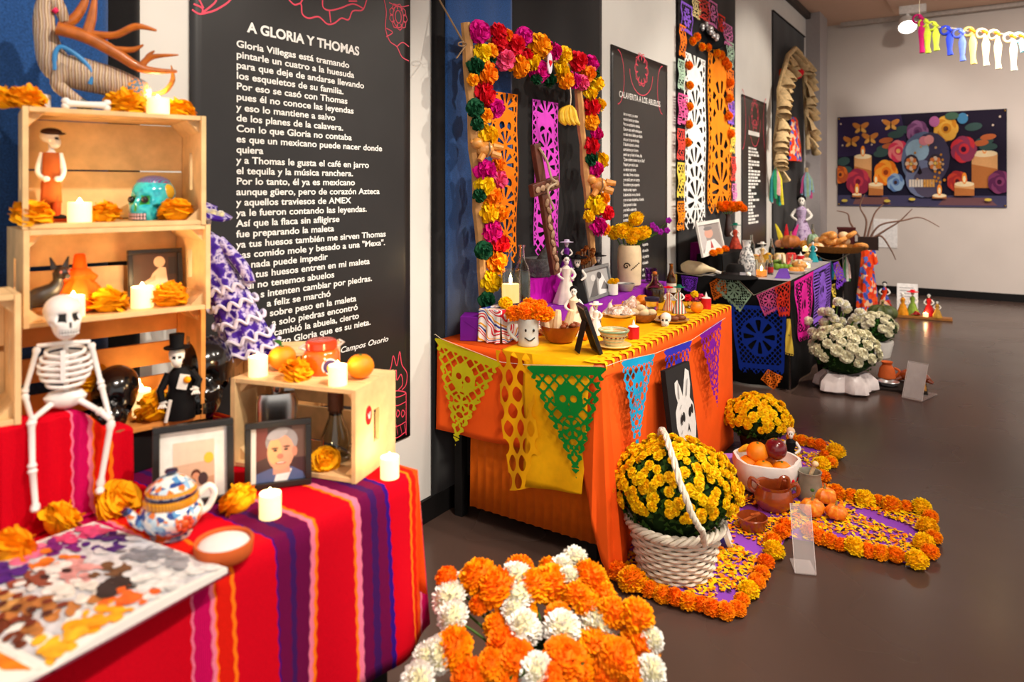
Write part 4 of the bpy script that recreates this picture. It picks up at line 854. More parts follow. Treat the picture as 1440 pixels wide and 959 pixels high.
MB(k, lean).lathe(prof, 56, wob=lambda a, q: 1+(.13*math.sin(8*a+q*3))*(1-q), sq=.7).build('dress', M_SWIRL, t)
for z, r in ((8, 37), (26, 35), (50, 31), (74, 29), (96, 25)):
    n = 96; b = MB(k, lean); pts = [(math.cos(2*math.pi*i/n)*(r*(1+.13*math.sin(16*math.pi*i/n+z*.02))+2.0), math.sin(2*math.pi*i/n)*(r*.7+2.5), z+4*math.sin(2*math.pi*i/n*11)+.25*r*math.cos(2*math.pi*i/n)) for i in range(n+1)]
    b.tube(pts, 2.6, 6, cap=False); b.build('ruffle', M_LAV, t)
for s, e, h_ in ((-1, (-30, -8, 126), (-20, -22, 112)), (1, (30, -6, 128), (34, -16, 104))): MB(k, lean).tube(bez((s*14, 0, 164), e, h_, n=5), taper([8, 10, 7], 11), 10).build('sleeve', M_SWIRL, t)
hm = Matrix.Translation((-66*k, -2*k, 188*k)); skull_mb(25*k, hm, 24, 18).build('head', [M_BONE, M_HOL], t); MB(k).tube([(-62, 0, 168), (-66, 0, 180)], 5).build('neck', M_BONE, t)
MB(k, Matrix.Translation((-62*k, 0, 202*k)) @ Euler((math.radians(8), math.radians(14), 0)).to_matrix().to_4x4()).lathe([(34, -4), (35, -1), (28, 2), (14, 3), (13, 10), (0, 13)], 30, wob=lambda a, q: 1+.07*math.sin(5*a)).build('hat', M_SWIRL, t)
for j in range(5): inst(POM_WH[0], 'hat_flower', ((-78+j*9)*k, -16*k, (206-j*2)*k), (1, 0, j), 6*k/.035, t)
# ------------------------------------------------------------------ cut paper (papel picado): contour of a field, cut out as geometry
def cut(fn, pos, nx, ny, name, m, parent=None, thick=0):
    us = np.linspace(0, 1, nx+1); vs = np.linspace(0, 1, ny+1); U, Vv = np.meshgrid(us, vs); A = fn(U, Vv); b = MB()
    for j in range(ny):
        for i in range(nx):
            c = ((i, j), (i+1, j), (i+1, j+1), (i, j+1)); val = [A[q[1], q[0]] for q in c]
            if max(val) <= 0: continue
            if min(val) > 0: b.poly([pos(us[q[0]], vs[q[1]]) for q in c]); continue
            pts = []
            for e in range(4):
                a, d = c[e], c[(e+1) % 4]; va, vd = val[e], val[(e+1) % 4]
                if va > 0: pts.append((us[a[0]], vs[a[1]]))
                if (va > 0) != (vd > 0): t = va/(va-vd); pts.append((lerp(us[a[0]], us[d[0]], t), lerp(vs[a[1]], vs[d[1]], t)))
            if len(pts) >= 3: b.poly([pos(*q) for q in pts])
    return b.build(name, m, parent, smooth=False)
def rosette(X, Y_, cx, cy, r, n=6):
    d = np.hypot(X-cx, Y_-cy)/r; th = np.arctan2(Y_-cy, X-cx); disc = 1-d
    hole = np.minimum(np.minimum(d-.25, .85-d)*2, np.cos(n*th)-.1); return np.where(disc > 0, np.minimum(disc*3, -hole), -1)
def skullf(X, Y_, cx, cy, r):
    d = 1-np.hypot((X-cx)/1.0, (Y_-cy)*.85)/r
    for sx in (-1, 1): d = np.minimum(d, np.hypot(X-cx-sx*.38*r, Y_-cy+.05*r)/r-.24)
    d = np.minimum(d, np.hypot((X-cx)*1.6, Y_-cy-.32*r)/r-.12)
    return np.minimum(d, np.maximum(np.abs(np.sin((X-cx)/r*9))-.35, np.abs((Y_-cy)/r-.68)-.12))
def lattice(X, Y_, k, t=.3): return t-np.minimum(np.abs(np.sin(math.pi*k*(X+Y_))), np.abs(np.sin(math.pi*k*(X-Y_))))
def f_banner(a=.75, k=9, med='skull', border=.035, scal=6, t=.34, ros=True):
    def fn(u, v):
        X = (u-.5)*a; Y_ = v; f = lattice(X, Y_, k, t)
        edge = np.minimum(np.minimum(u*a, (1-u)*a), v); f = np.maximum(f, (border-edge)*20)
        rad = min(a*.36, .3)
        if med == 'skull': f = np.where(np.hypot(X, Y_-.45) < rad*1.12, skullf(X, Y_, 0, .45, rad), f); f = np.maximum(f, (.02-np.abs(np.hypot(X, Y_-.45)-rad*1.1))*20)
        elif med == 'rose': f = np.where(np.hypot(X, Y_-.45) < rad, rosette(X, Y_, 0, .45, rad, 8), f)
        elif med == 'long':
            for c in (.09, .2, .31, .42, .53, .64, .75, .83):
                q = a*.40; f = np.where(np.hypot(X, Y_-c) < q, rosette(X, Y_, 0, c, q, 9) if c not in (.2, .53) else skullf(X, Y_, 0, c, q), f)
        f = np.maximum(f, (border*.7-np.abs(v-.88))*16)
        sc = (.94+.055*np.abs(np.sin(math.pi*scal*u))-v)*20
        dots = (np.hypot(((u*scal+.5) % 1-.5)/scal*a, v-.945)-.012)*30
        return np.minimum(np.minimum(f, sc), np.where(v > .92, dots, 1))
    return fn
def f_pennant(a=.8, k=8):
    def fn(u, v):
        X = (u-.5)*a; d = (.5*(1-v)-np.abs(u-.5))*a*.9+.012*np.sin(v*70); f = lattice(X, v, k, .33)
        f = np.maximum(f, (.045-d)*18); f = np.maximum(f, (.075-v)*18)
        f = np.where(np.hypot(X, v-.3) < .15, skullf(X, v, 0, .3, .14), f); f = np.where(np.hypot(X, v-.56) < .1, rosette(X, v, 0, .56, .1, 6), f)
        f = np.where(np.hypot(X, v-.76) < .05, rosette(X, v, 0, .76, .05, 4), f)
        for c, w in ((.12, .16), (.45, .05)): pass
        f = np.minimum(f, np.where((d > .006) & (d < .045), np.abs(np.sin(v*48))-.22, 1))
        return np.where(d > 0, np.minimum(f, d*40), -1)
    return fn
def f_net(k=3, n=7):
    def fn(u, v):
        row = np.floor(v*n*2); X = (u*k+.5*(row % 2)) % 1-.5; yy = (v*n*2) % 1-.5
        return np.abs(X)/.40+(np.abs(yy)/.56)**2-.86
    return fn
PAPER = {}
def paper(n, c):
    return mat('tissue_paper_'+n, c, .75, var=.08, vscale=12)
def quad_pos(TL, TR, BL, BR, wave=.004, ph=0.):
    nrm = (TR-TL).cross(BL-TL).normalized()
    return lambda u, v: TL.lerp(TR, u).lerp(BL.lerp(BR, u), v)+nrm*wave*math.sin(u*7+v*9+ph)*min(1, v*4)
def tri_pos(TL, TR, TIP, wave=.004):
    mid = (TL+TR)/2; nrm = (TR-TL).cross(TIP-TL).normalized()
    return lambda u, v: TL.lerp(TR, u)+(TIP-mid)*v+nrm*wave*math.sin(u*6+v*8)*min(1, v*3)
# ------------------------------------------------------------------ altar two: table, cloths
T2Z = .785; T2X = .825; T2Y0, T2Y1 = 2.43, 4.06
table('altar_table', .03, T2X-.012, T2Y0+.02, T2Y1-.01, T2Z-.006, 'table under the orange cloth of the marigold altar')
M_ORC = mat('orange_cloth', (252, 94, 22), .8, var=.05, vscale=8); M_ORS = mat('pleated_orange', (232, 108, 16), .8, var=.06); M_YEC = mat('yellow_cloth', (250, 180, 6), .7, var=.06)
def cloth2():
    b = MB(); MB_top = b.poly([(.025, T2Y0, T2Z), (T2X-.03, T2Y0, T2Z), (T2X, T2Y0+.03, T2Z), (T2X, T2Y1, T2Z), (.025, T2Y1, T2Z)])
    path = [(lerp(.025, T2X-.03, i/30), T2Y0, 0, -1) for i in range(31)]+[(T2X-.03+.03*math.sin(a), T2Y0+.03-.03*math.cos(a), math.sin(a), -math.cos(a)) for a in [math.pi/2*i/8 for i in range(1, 9)]]+[(T2X, lerp(T2Y0+.03, T2Y1, i/60), 1, 0) for i in range(1, 61)]+[(lerp(T2X, .3, i/12), T2Y1, 0, 1) for i in range(1, 13)]
    n = len(path)-1
    def fn(a, c):
        i = int(round(a*n)); x, y, nx, ny = path[i]; q = min(1, max(0, (i-27)/8)); hem = lerp(.395, .012, q*q*(3-2*q)); z = lerp(T2Z, hem, c)
        s = i*.045; fo = c*(.012+.012*math.sin(s*5.3)+.008*math.sin(s*13+2))*(.3 if i > 44 else 1 if i > 27 else .5)
        g = math.exp(-((i-36)/5.0)**2); fo += c*g*.06+c*g*.02*math.sin(i*1.9)
        if i > 40: fo += c*.012
        return (x+nx*(.004+fo), y+ny*(.004+fo), z-(0 if c else .0))
    b.grid(fn, n, 14); o = b.build('orange_tablecloth', M_ORC, thick=.002); tag(o, 'orange tablecloth falling to the floor round the marigold altar', 'tablecloth')
cloth2()
# pleated under-skirt at the near end
b = MB(); x0, x1 = at_y(664, 600, T2Y0+.05).x, T2X-.04
b.grid(lambda a, c: (lerp(x0, x1, a), T2Y0+.045+.008*abs(math.sin(a*46))-.012*(1-c), lerp(.075, .74, c)), 120, 3)
tag(b.build('pleated_skirt', M_ORS, thick=.001), 'pleated orange skirt under the near end of the marigold altar', 'cloth')
# yellow runner over the top, hanging at the near end
b = MB(); rx0 = at_y(706, 490, T2Y0).x; rx1_ = at_y(742, 560, T2Y0).x; P = [(T2Y1-.02, T2Z+.003), (T2Y0+.03, T2Z+.003), (T2Y0-.004, T2Z+.001), (T2Y0-.022, T2Z-.02)]+[(T2Y0-.026-.008*math.sin(i), lerp(T2Z-.03, .275, i/8)) for i in range(9)]
def fy(a, c):
    i = c*(len(P)-1); i0 = min(int(i), len(P)-2); y = lerp(P[i0][0], P[i0+1][0], i-i0); z = lerp(P[i0][1], P[i0+1][1], i-i0); x = lerp(lerp(rx0, rx1_, min(1, max(0, (c-.18)*9))), T2X-.03-.05*max(0, (c-.25)), a); 
    return (x, y-.006*math.sin(a*9)*max(0, c-.3), z+(.03*(a-.5) if c > .98 else 0))
b.grid(fy, 24, 36); tag(b.build('yellow_runner', M_YEC, thick=.0015), 'yellow cloth runner along the altar top, hanging at the near end', 'cloth')
# zigzag paper edging along the front edge
def f_zig(u, v): return np.minimum(1-v-.42*np.abs(((u*26) % 1)-.5)*2, np.abs(v-.38)*3.2+np.abs(((u*26) % 1)-.5)*2.6-.78)
cut(f_zig, lambda u, v: Vector((T2X-.075+.1*min(v, .82)+(.004 if v > .82 else 0), lerp(T2Y0-.01, T2Y1, u), T2Z+.006-(v-.82)*.16*(v > .82)-.002*v)), 364, 14, 'paper_edging', mat('yellow_tissue', (255, 196, 10), .7, var=.08))
tag(bpy.data.objects['paper_edging'], 'yellow cut-paper edging along the front edge of the altar', 'paper edging')
def pennant(TL, TR, TIP, col, nm, label, nx=44, ny=70, k=8):
    o = cut(f_pennant(.8, k), tri_pos(TL, TR, TIP), nx, ny, 'paper_pennant', paper(nm, col)); return tag(o, label, 'pennant', 'cut-paper pennants')
yN = T2Y0-.034
pennant(at_y(612, 474, yN+.02), at_y(704, 510, yN), at_y(641, 626, yN), (206, 196, 20), 'lime', 'lime-yellow cut-paper pennant hanging at the near end of the altar')
pennant(at_y(741, 514, yN-.004), at_y(852, 516, yN-.004), at_y(811, 672, yN-.004), (14, 140, 50), 'green', 'green cut-paper pennant at the front corner of the altar')
o = cut(f_net(3, 4), quad_pos(at_y(697, 492, yN), at_y(748, 498, yN), at_y(716, 690, yN), at_y(762, 684, yN), .008), 40, 90, 'paper_streamer', paper('yellow_net', (250, 176, 8))); tag(o, 'yellow netted paper streamer hanging between the lime and green pennants', 'streamer')
xF = T2X+.05
for a, c, d, col, nm, l in (((874, 508), (921, 497), (895, 637), (20, 160, 210), 'cyan', 'sky-blue cut-paper pennant on the front of the orange cloth'), ((934, 493), (973, 478), (951, 614), (50, 50, 190), 'royal', 'royal-blue cut-paper pennant, partly behind the skull canvas'), ((984, 470), (1015, 449), (1008, 572), (130, 20, 160), 'violet', 'violet cut-paper pennant at the far end of the orange cloth')):
    pennant(at_x(*a, xF), at_x(*c, xF), at_x(*d, xF+.012), col, nm, l, 34, 60)
pts = [at_x(852, 515, xF), at_x(874, 507, xF), at_x(921, 497, xF), at_x(934, 492, xF), at_x(973, 478, xF), at_x(1020, 447, xF)]
tag(MB().tube(pts, .0012, 5).build('pennant_string', mat('string', (236, 220, 190), .8)), 'thin string carrying the pennants along the orange cloth', 'string')
tag(MB().tube([at_y(606, 474, yN+.03), at_y(612, 470, yN+.02), at_y(620, 476, yN+.01), at_y(704, 509, yN+.004), at_y(741, 513, yN), at_y(850, 515, yN)], .0012, 5).build('pennant_string', MATS['string']), 'thin string carrying the pennants across the near end', 'string')
# ------------------------------------------------------------------ paper-flower arch
M_KRAFT = mat('kraft_paper', (204, 152, 96), .8, var=.15, vscale=20, bump=.4, bscale=30); AX = .13
t = thing('flower_arch', 'arch of tissue-paper flowers on kraft-wrapped poles over the marigold altar', 'arch', Vector((AX, at_x(745, 400, AX).y, T2Z)))
def loc_in(t, p): return Vector(p)-t.location
for a, c in (((682, 470), (655, 32)), ((837, 424), (812, 118))):
    A, C = at_x(*a, AX), at_x(*c, AX); A.z = max(A.z, T2Z+.002); A.z = T2Z+(.11 if a[0] < 700 else .085)
    n = 14; MB().tube([loc_in(t, A.lerp(C, i/n)+Vector((0, .004*math.sin(i*2.1), 0))) for i in range(n+1)], [.024+.003*math.sin(i*1.7) for i in range(n+1)], 7).build('pole', M_KRAFT, t)
MB().tube([loc_in(t, at_x(655, 45, AX)), loc_in(t, at_x(745, 72, AX)), loc_in(t, at_x(828, 104, AX))], .016, 8).build('crossbar', M_KRAFT, t)
MB().tube([loc_in(t, at_x(618, 0, .03)), loc_in(t, at_x(652, 60, AX+.02))], .004, 6).build('tie_stick', mat('twig', (150, 120, 90), .8), t)
MB().tube([loc_in(t, at_x(650+6*math.cos(i*.7), 62+3*math.sin(i*.7), AX+.03)) for i in range(10)]+[loc_in(t, at_x(642, 82, AX+.03))], .003, 5).build('tie_twine', MATS['twig'], t)
AF = [(673, 45, 'magenta', 15), (677, 74, 'yellow', 13), (690, 72, 'orange', 10), (668, 93, 'green', 12), (683, 103, 'orange', 16), (665, 112, 'orange', 8), (680, 132, 'red', 16), (695, 152, 'magenta', 13), (668, 152, 'green', 12), (681, 163, 'orange', 11), (671, 174, 'green', 9), (685, 190, 'yellow', 15), (700, 232, 'orange', 10), (681, 240, 'magenta', 15), (700, 252, 'pink', 13), (681, 260, 'yellow', 13), (674, 275, 'green', 9), (691, 277, 'orange', 14), (686, 299, 'yellow', 14), (704, 300, 'orange', 11), (690, 324, 'magenta', 15), (702, 342, 'red', 14), (680, 352, 'green', 12), (697, 369, 'orange', 15), (690, 396, 'yellow', 14), (684, 422, 'green', 11),
      (700, 45, 'red', 12), (712, 49, 'orange', 9), (702, 60, 'red', 11), (723, 63, 'red', 14), (736, 51, 'magenta', 12), (709, 84, 'pink', 14), (729, 93, 'orange', 15), (746, 86, 'yellow', 13), (758, 64, 'orange', 16), (740, 78, 'red', 10), (758, 100, 'magenta', 14), (778, 72, 'magenta', 12), (793, 77, 'yellow', 11), (789, 97, 'yellow', 11), (795, 112, 'orange', 12), (812, 86, 'red', 13), (829, 90, 'magenta', 12), (806, 113, 'magenta', 11), (818, 116, 'pink', 10), (826, 103, 'orange', 11), (839, 117, 'yellow', 10), (772, 112, 'green', 10), (755, 110, 'green', 8), (692, 84, 'green', 6), (836, 104, 'green', 7),
      (830, 132, 'yellow', 10), (831, 150, 'red', 13), (843, 147, 'yellow', 9), (831, 171, 'orange', 11), (838, 188, 'magenta', 10), (831, 205, 'red', 12), (831, 223, 'green', 9), (845, 225, 'yellow', 11), (837, 238, 'magenta', 11), (836, 288, 'yellow', 14), (847, 280, 'orange', 10), (853, 299, 'red', 10), (840, 318, 'magenta', 13), (828, 304, 'yellow', 8), (850, 322, 'orange', 8)]
for i, (u, v, c, r) in enumerate(AF):
    p = at_x(u, v, AX+.035); inst(TIS[c][i % 2], 'tissue_flower', loc_in(t, p), (R.uniform(-.4, .4), R.uniform(1.1, 1.7), R.uniform(-.4, .4)), r*1.12*mpp(p)/.05, t)
p = at_x(773, 89, AX+.09); t2 = thing('heart_ornament', 'white oval milagro ornament with a red heart on the arch', 'ornament', p, math.pi/2); k = mpp(p)
MB(k).prism(oval(0, 0, 6, 15, 24), -1, 1).build('oval_frame', mat('ornament_lilac', (226, 214, 230), .4), t2); MB(k).prism([(0, -5), (4, 1), (3, 4), (1, 4), (0, 2), (-1, 4), (-3, 4), (-4, 1)], -2, -1.1).build('heart', M_RED, t2)
# bread figures tied to the poles
M_BREAD = mat('glazed_bread', (222, 150, 70), .35, var=.25, vscale=40, coat=.4)
for u, v, l, s in ((683, 210, 'bread figure tied to the near pole of the arch', 1), (842, 260, 'bread figure tied to the far pole of the arch', .95)):
    p = at_x(u, v, AX+.05); t, k = fig('bread_figure', l, 'bread', p, .35); k *= s
    b = MB(k); b.ell((0, 0, 0), (14, 10, 11), 14, 10); b.ell((-14, -3, 8), (9, 8, 8), 12, 8); b.ell((-21, -3, 10), (4, 4, 3), 8, 6); b.tube([(8, -3, -6), (20, -6, -10)], [6, 5], 8); b.tube([(10, -3, 4), (24, -6, 2)], [5.5, 4], 8); b.tube([(-6, -5, -8), (-12, -8, -16)], [5, 4], 8); b.build('dough_body', M_BREAD, t)
    MB(k).tube([(2, -9, 10), (3, -11, -2), (0, -6, -12)], 1, 5).build('tie', MATS['twig'], t)
p = at_x(800, 163, AX+.06); t, k = fig('banana_bunch', 'small bunch of bananas hanging from the arch', 'bananas', p)
M_BAN = mat('banana_yellow', (240, 190, 40), .5, var=.15)
for i in range(4):
    x = (-8, -1, 5, 11)[i]; pp = bez((2, 0, 14), (x*.8-3, -4+i, 6), (x-2, -6+i*2, -6), (x+4, -3, -13), n=4); MB(k).tube(pp, taper([2, 5, 5, 1.5], len(pp)), 8).build('banana', M_BAN, t)
MB(k).tube([(2, 0, 14), (3, 0, 26), (2, 0, 40)], 1, 5).build('twine', MATS['string'], t)
# papel picado strips on the panel behind
for (a, c, d, e, col, nm, l) in (((693, 128), (728, 133), (692, 368), (727, 372), (250, 130, 10), 'orange', 'orange cut-paper strip behind the arch, beside its near pole'), ((749, 139), (785, 145), (752, 360), (786, 362), (214, 70, 200), 'orchid', 'orchid-pink cut-paper strip behind the wooden cross')):
    A, B, C_, D_ = (at_x(*q, .03) for q in (a, c, d, e)); o = cut(f_banner((B-A).length/(A-C_).length*1.0, 17, 'long', .008, 4, .4), quad_pos(A, B, C_, D_, .006), 56, 300, 'cut_paper_strip', paper(nm, col)); tag(o, l, 'papel picado', 'long cut-paper strips')
# wooden cross
A, C_ = at_x(781, 385, .27), at_x(741, 204, .2); t = thing('wooden_cross', 'carved dark wooden cross leaning among the offerings', 'cross', A, math.pi/2-.15); k = mpp(A)
M_CRO = mat('cross_wood', (96, 50, 32), .5, var=.3, vscale=30); d = C_-A; Ln = d.length; tilt = math.atan2(d.y, d.z)
Mx = Euler((0, tilt, 0)).to_matrix().to_4x4()
MB(M=Mx).box((0, 0, Ln/2), (.05, .028, Ln)).build('upright', M_CRO, t, smooth=False, bevel=.003); MB(M=Mx).box((0, -.016, Ln*.68), (.2, .03, .06)).build('beam', M_CRO, t, smooth=False, bevel=.003)
M_CARV = mat('carved_relief', (176, 140, 110), .5, 0, var=.3, vscale=60)
for i in range(9): MB(M=Mx).ell((.006*math.sin(i*2), -.018, Ln*(.06+.062*i)), (.012, .008, .022), 8, 6, rot=(0, .5*(-1)**i, 0)).build('carved_leaf', M_CARV, t)
for i in range(-2, 3): MB(M=Mx).ell((i*.036, -.036, Ln*.68), (.018, .006, .016), 8, 6).build('carved_leaf', M_CARV, t)
MB(M=Mx).tube(bez((0, -.02, Ln*.97), (.03, -.03, Ln*.86), (.02, -.05, Ln*.74), (.05, -.05, Ln*.69), (-.02, -.05, Ln*.66), (.015, -.04, Ln*.5), n=5), .006, 6).build('ribbon', mat('beige_ribbon', (190, 168, 140), .6), t)
# purple box at the arch foot
def pbox(p0, w, d, h, rz, col, label, nm='paper_box'):
    t = thing(nm, label, 'box', p0, rz, 'paper-covered boxes'); MB().box((0, 0, h/2), (w, d, h)).build('box', col, t, smooth=False, bevel=.002); MB().box((0, -d/2-.0008, h*.5), (w*.9, .001, .003), (0, .6, 0)).build('paper_fold', col, t, smooth=False); return t
M_PURP = mat('purple_paper', (104, 20, 130), .6, var=.1, vscale=10, bump=.3, bscale=20); M_MGP = mat('magenta_paper', (190, 14, 170), .6, var=.12, vscale=8)
p = at_x(672, 470, .16); p.z = T2Z+.003; pbox(p, .14, .12, .105, .5, M_PURP, 'small purple paper box at the foot of the arch')
# ------------------------------------------------------------------ altar two: offerings on the table
TZ = T2Z+.0055
M_EMB = pattern('embroidered_cloth', 'bands', [(244, 240, 236), (240, 236, 230), (214, 30, 50), (244, 240, 236), (226, 40, 60), (246, 242, 238), (40, 60, 150), (240, 236, 230), (244, 170, 30), (246, 242, 238)], 5, .8, distort=16.)
def draped_step(x0, x1, y0, y1, z0, z1, m, label, name='draped_step', n=26):
    t = thing(name, label, 'riser', ((x0+x1)/2, (y0+y1)/2, z0), 0, 'draped steps'); w, d, h = (x1-x0)/2, (y1-y0)/2, z1-z0
    MB().box((0, 0, h/2-.002), (2*w-.012, 2*d-.012, h-.006)).build('box', MATS['cardboard'], t, smooth=False)
    b = MB(); b.poly([(-w, -d, h), (w, -d, h), (w, d, h), (-w, d, h)])
    for (ax, ay, bx, by) in ((-w, -d, w, -d), (w, -d, w, d), (w, d, -w, d), (-w, d, -w, -d)):
        nx, ny = (by-ay), -(bx-ax); l = math.hypot(nx, ny); nx, ny = nx/l, ny/l
        b.grid(lambda a, c: (lerp(ax, bx, a)+nx*c*.01*(1+math.sin(a*16)), lerp(ay, by, a)+ny*c*.01*(1+math.sin(a*16)), lerp(h, .002, c)), 20, 4)
    b.build('cover', m, t); return t
SB = .93
draped_step(.2, .315, Y(704, .315), Y(758, .315), TZ, SB, M_EMB, 'white embroidered cloth over a step at the near end of the altar')
ST = 1.0
draped_step(.06, .165, Y(742, .165)+.0, Y(806, .165), TZ, ST, M_MGP, 'tall magenta step at the back, under the stone mortar')
SR = .868
draped_step(.17, .36, Y(772, .36), Y(938, .36), TZ, SR, mat('violet_cloth', (140, 40, 170), .7, var=.1), 'long violet step along the back of the altar')
SB += .002; ST += .002; SR += .002
def T(u, v, z=TZ): return at_h(u, v, z)
def on(u, x, z): p = at_x(u, HY, x); p.z = z; return p
def lathe_thing(name, label, cat, p, prof, m, group=None, n=24, part='body', turn=0):
    t, k = fig(name, label, cat, p, turn, group); MB(k).lathe(prof, n).build(part, m, t); return t, k
# glass candle and bottles on the embroidered step
p = on(718, .265, SB); t, k = fig('glass_candle', 'tall glass votive candle glowing on the embroidered step', 'candle', p)
MB(k).lathe([(13, 0), (14, 2), (14, 50), (13, 50), (12.6, 4), (0, 3)], 24).build('glass', glass('votive_glass', (255, 248, 230)), t); MB(k).lathe([(12.2, 4), (12.2, 30), (0, 29)], 20).build('wax', M_WAX, t); MB(k).lathe([(1.5, 30), (2.5, 36), (0.2, 44)], 8).build('flame', M_FLAME, t)
l = bpy.data.lights.new('candle_glow', 'POINT'); l.energy = .5; l.color = (1, .7, .35); l.shadow_soft_size = .01; lo = bpy.data.objects.new('candle_glow', l); COL.objects.link(lo); lo.parent = t; lo.location = (0, 0, 56*k)
def bottle(p, h, label, liquid, cap=None, lab=None, neck=.3, r=.15, tint=(235, 235, 225), fill=.62, gname='clear_glass', cat='bottle'):
    t, k = fig('bottle', label, cat, p, 0, 'bottles on the altars'); H = h
    G = [(r*.92, 0), (r, .03), (r, .5), (r*.85, .6), (neck*r*1.3, .74), (neck*r, .94), (neck*r*1.25, .96), (neck*r*1.25, 1)]
    MB(H).lathe(G+[(neck*r*.8, 1), (neck*r*.75, .9), (neck*r, .74), (r*.78, .58), (r*.94, .5), (r*.94, .03), (0, .02)], 24).build('glass_body', glass(gname, tint), t)
    MB(H).lathe([(r*.92, .025), (r*.92, .48), (r*.74, min(fill, .58)), (0, fill)], 20).build('liquid', mat('liquor_%d_%d_%d' % liquid, liquid, .05, var=0, coat=.8), t)
    if cap: cap(t, H, r, neck)
    if lab: MB(H).lathe([(r*1.006, .12), (r*1.006, .4)], 24, cap=False).build('paper_label', lab, t)
    return t
bottle(on(734, .25, SB), .26, 'slim clear beer bottle on the embroidered step', (236, 170, 50), fill=.55)
M_VOL = mat('volcanic_stone', (98, 98, 98), .95, var=.35, vscale=60, bump=1, bscale=300)
p = on(757, .12, ST); t, k = fig('stone_mortar', 'grey volcanic-stone mortar with its pestle', 'mortar', p)
MB(k).lathe([(14, 0), (17, 6), (21, 22), (20, 26), (15, 24), (8, 14), (0, 12)], 22).build('bowl', M_VOL, t); MB(k).tube([(2, 0, 18), (14, -4, 42)], [7, 5], 10).build('pestle', M_VOL, t)
for a in range(3): MB(k).tube([(math.cos(a*2.1)*13, math.sin(a*2.1)*13, 4), (math.cos(a*2.1)*16, math.sin(a*2.1)*16, 0)], [5, 4], 8).build('foot', M_VOL, t)
# face mug with marigolds
p = T(743, 485); t, k = fig('face_mug', 'pale grey mug with a smiling face, filled with marigolds', 'mug', p)
MB(k).lathe([(14, 0), (15, 2), (14, 10), (15, 34), (15.5, 38), (13.5, 38), (13, 4), (0, 3)], 26).build('body', mat('mug_grey', (196, 200, 196), .3, coat=.4), t)
MB(k).tube(bez((-14, 0, 32), (-26, 0, 30), (-27, 0, 18), (-15, 0, 6), n=5), 2.4, 8).build('handle', MATS['mug_grey'], t)
for x in (-3.5, 7.5): MB(k).ell((x, -14.3+abs(x-2)*.08, 23), (1.6, 1, 2.2), 8, 6).build('eye', M_HOL, t)
MB(k).tube(bez((-5, -13.6, 13), (2, -15.2, 9), (9, -12.8, 13), n=5), .9, 6).build('mouth', M_HOL, t)
for j, (x, y, z, r) in enumerate(((-20, 0, 44, 13), (-4, -6, 48, 14), (12, -4, 46, 15), (24, 2, 42, 14), (2, 8, 54, 13), (16, 8, 52, 12))):
    inst(POM_OR[j % 3], 'marigold_bloom', (x*k, y*k, z*k), (.6*R.uniform(-1, 1)+.4, .4*R.uniform(-1, 1), j), r*k/.035, t)
for j in range(5): MB(k).tube([(R.uniform(-5, 5), R.uniform(-4, 4), 6), (R.uniform(-16, 18), R.uniform(-4, 4), 44)], 1, 5).build('stem', M_STEM, t)
p = on(711, .295, SB); inst(POM_YE[0], 'marigold', p+Vector((0, 0, .02)), (.3, .3, 0), .035/.035*.9); tag(bpy.data.objects['marigold'], 'yellow marigold head beside the tall glass candle', 'flower')
# bowl of bread sticks
M_CLAY = mat('glazed_clay', (150, 66, 26), .25, var=.15, coat=.5); M_BREADP = mat('pale_bread', (236, 206, 160), .75, var=.15, vscale=40)
p = T(788, 480); t, k = lathe_thing('clay_bowl', 'glazed brown clay bowl behind the smiling mug', 'bowl', p, [(16, 0), (20, 3), (29, 22), (30, 24), (27, 23), (18, 6), (0, 5)], M_CLAY)
for j, (x, z, tx) in enumerate(((-18, 30, -10), (-6, 34, 4), (6, 38, 14), (-12, 26, 0))): MB(k).tube(bez((x, -4+j*3, 8), (x+tx*.4, -3+j*3, 26), (x+tx*.7, 0, 44 if j < 3 else 34), n=3), taper([4, 6.5, 4], 7), 8).build('bread_stick', M_BREADP, t)
for j in range(5): MB(k).ell((4+5*j-2*(j % 2), -8+4*(j % 3), 22+2*(j % 2)), (4.5, 4, 3.5), 8, 6).build('nut', mat('toasted_brown', (140, 64, 24), .5, var=.3), t)
# photo frame seen from behind
p0 = T(846, 500); frame('black photo frame seen from behind, its strut towards the clay bowl', p0+Vector((0, 0, .004)), p0+Vector((-.085, .09, .004)), .2, .012, M_FRB, ((200, 190, 180), [((120, 100, 90), oval(.5, .5, .3, .35))]), lean=.34, sw=.55)
# soup bowl with saucer
p = T(863, 488); t, k = lathe_thing('painted_bowl', 'green-rimmed painted bowl on its saucer at the front of the altar', 'bowl', p, [(10, 3), (12, 3), (14, 8), (21, 23), (21.5, 25), (19, 24), (12, 9), (0, 8)], pattern('painted_bowl', 'bands', [(226, 206, 160), (226, 206, 160), (214, 150, 60), (226, 210, 170), (150, 170, 130)], 22, .3, .5, 2))
MB(k).lathe([(14, 0), (22, 2), (25, 4), (24, 5), (14, 3), (0, 2.6)], 28).build('saucer', mat('saucer_cream', (226, 196, 130), .3, coat=.5), t)
for j in range(18): MB(k).ell((math.cos(j*.349)*18, math.sin(j*.349)*18, 15.5), (1.6, 1.6, 1.3), 6, 5).build('painted_dot', mat('dot_brown', (120, 60, 30), .3), t)
MB(k).lathe([(21.6, 22.5), (22.2, 24.5), (21.4, 25.4)], 28, cap=False).build('rim_glaze', mat('rim_green', (140, 166, 130), .3), t)
MB(k).lathe([(17, 19), (0, 20)], 24).build('soup', mat('broth', (190, 140, 80), .3), t)
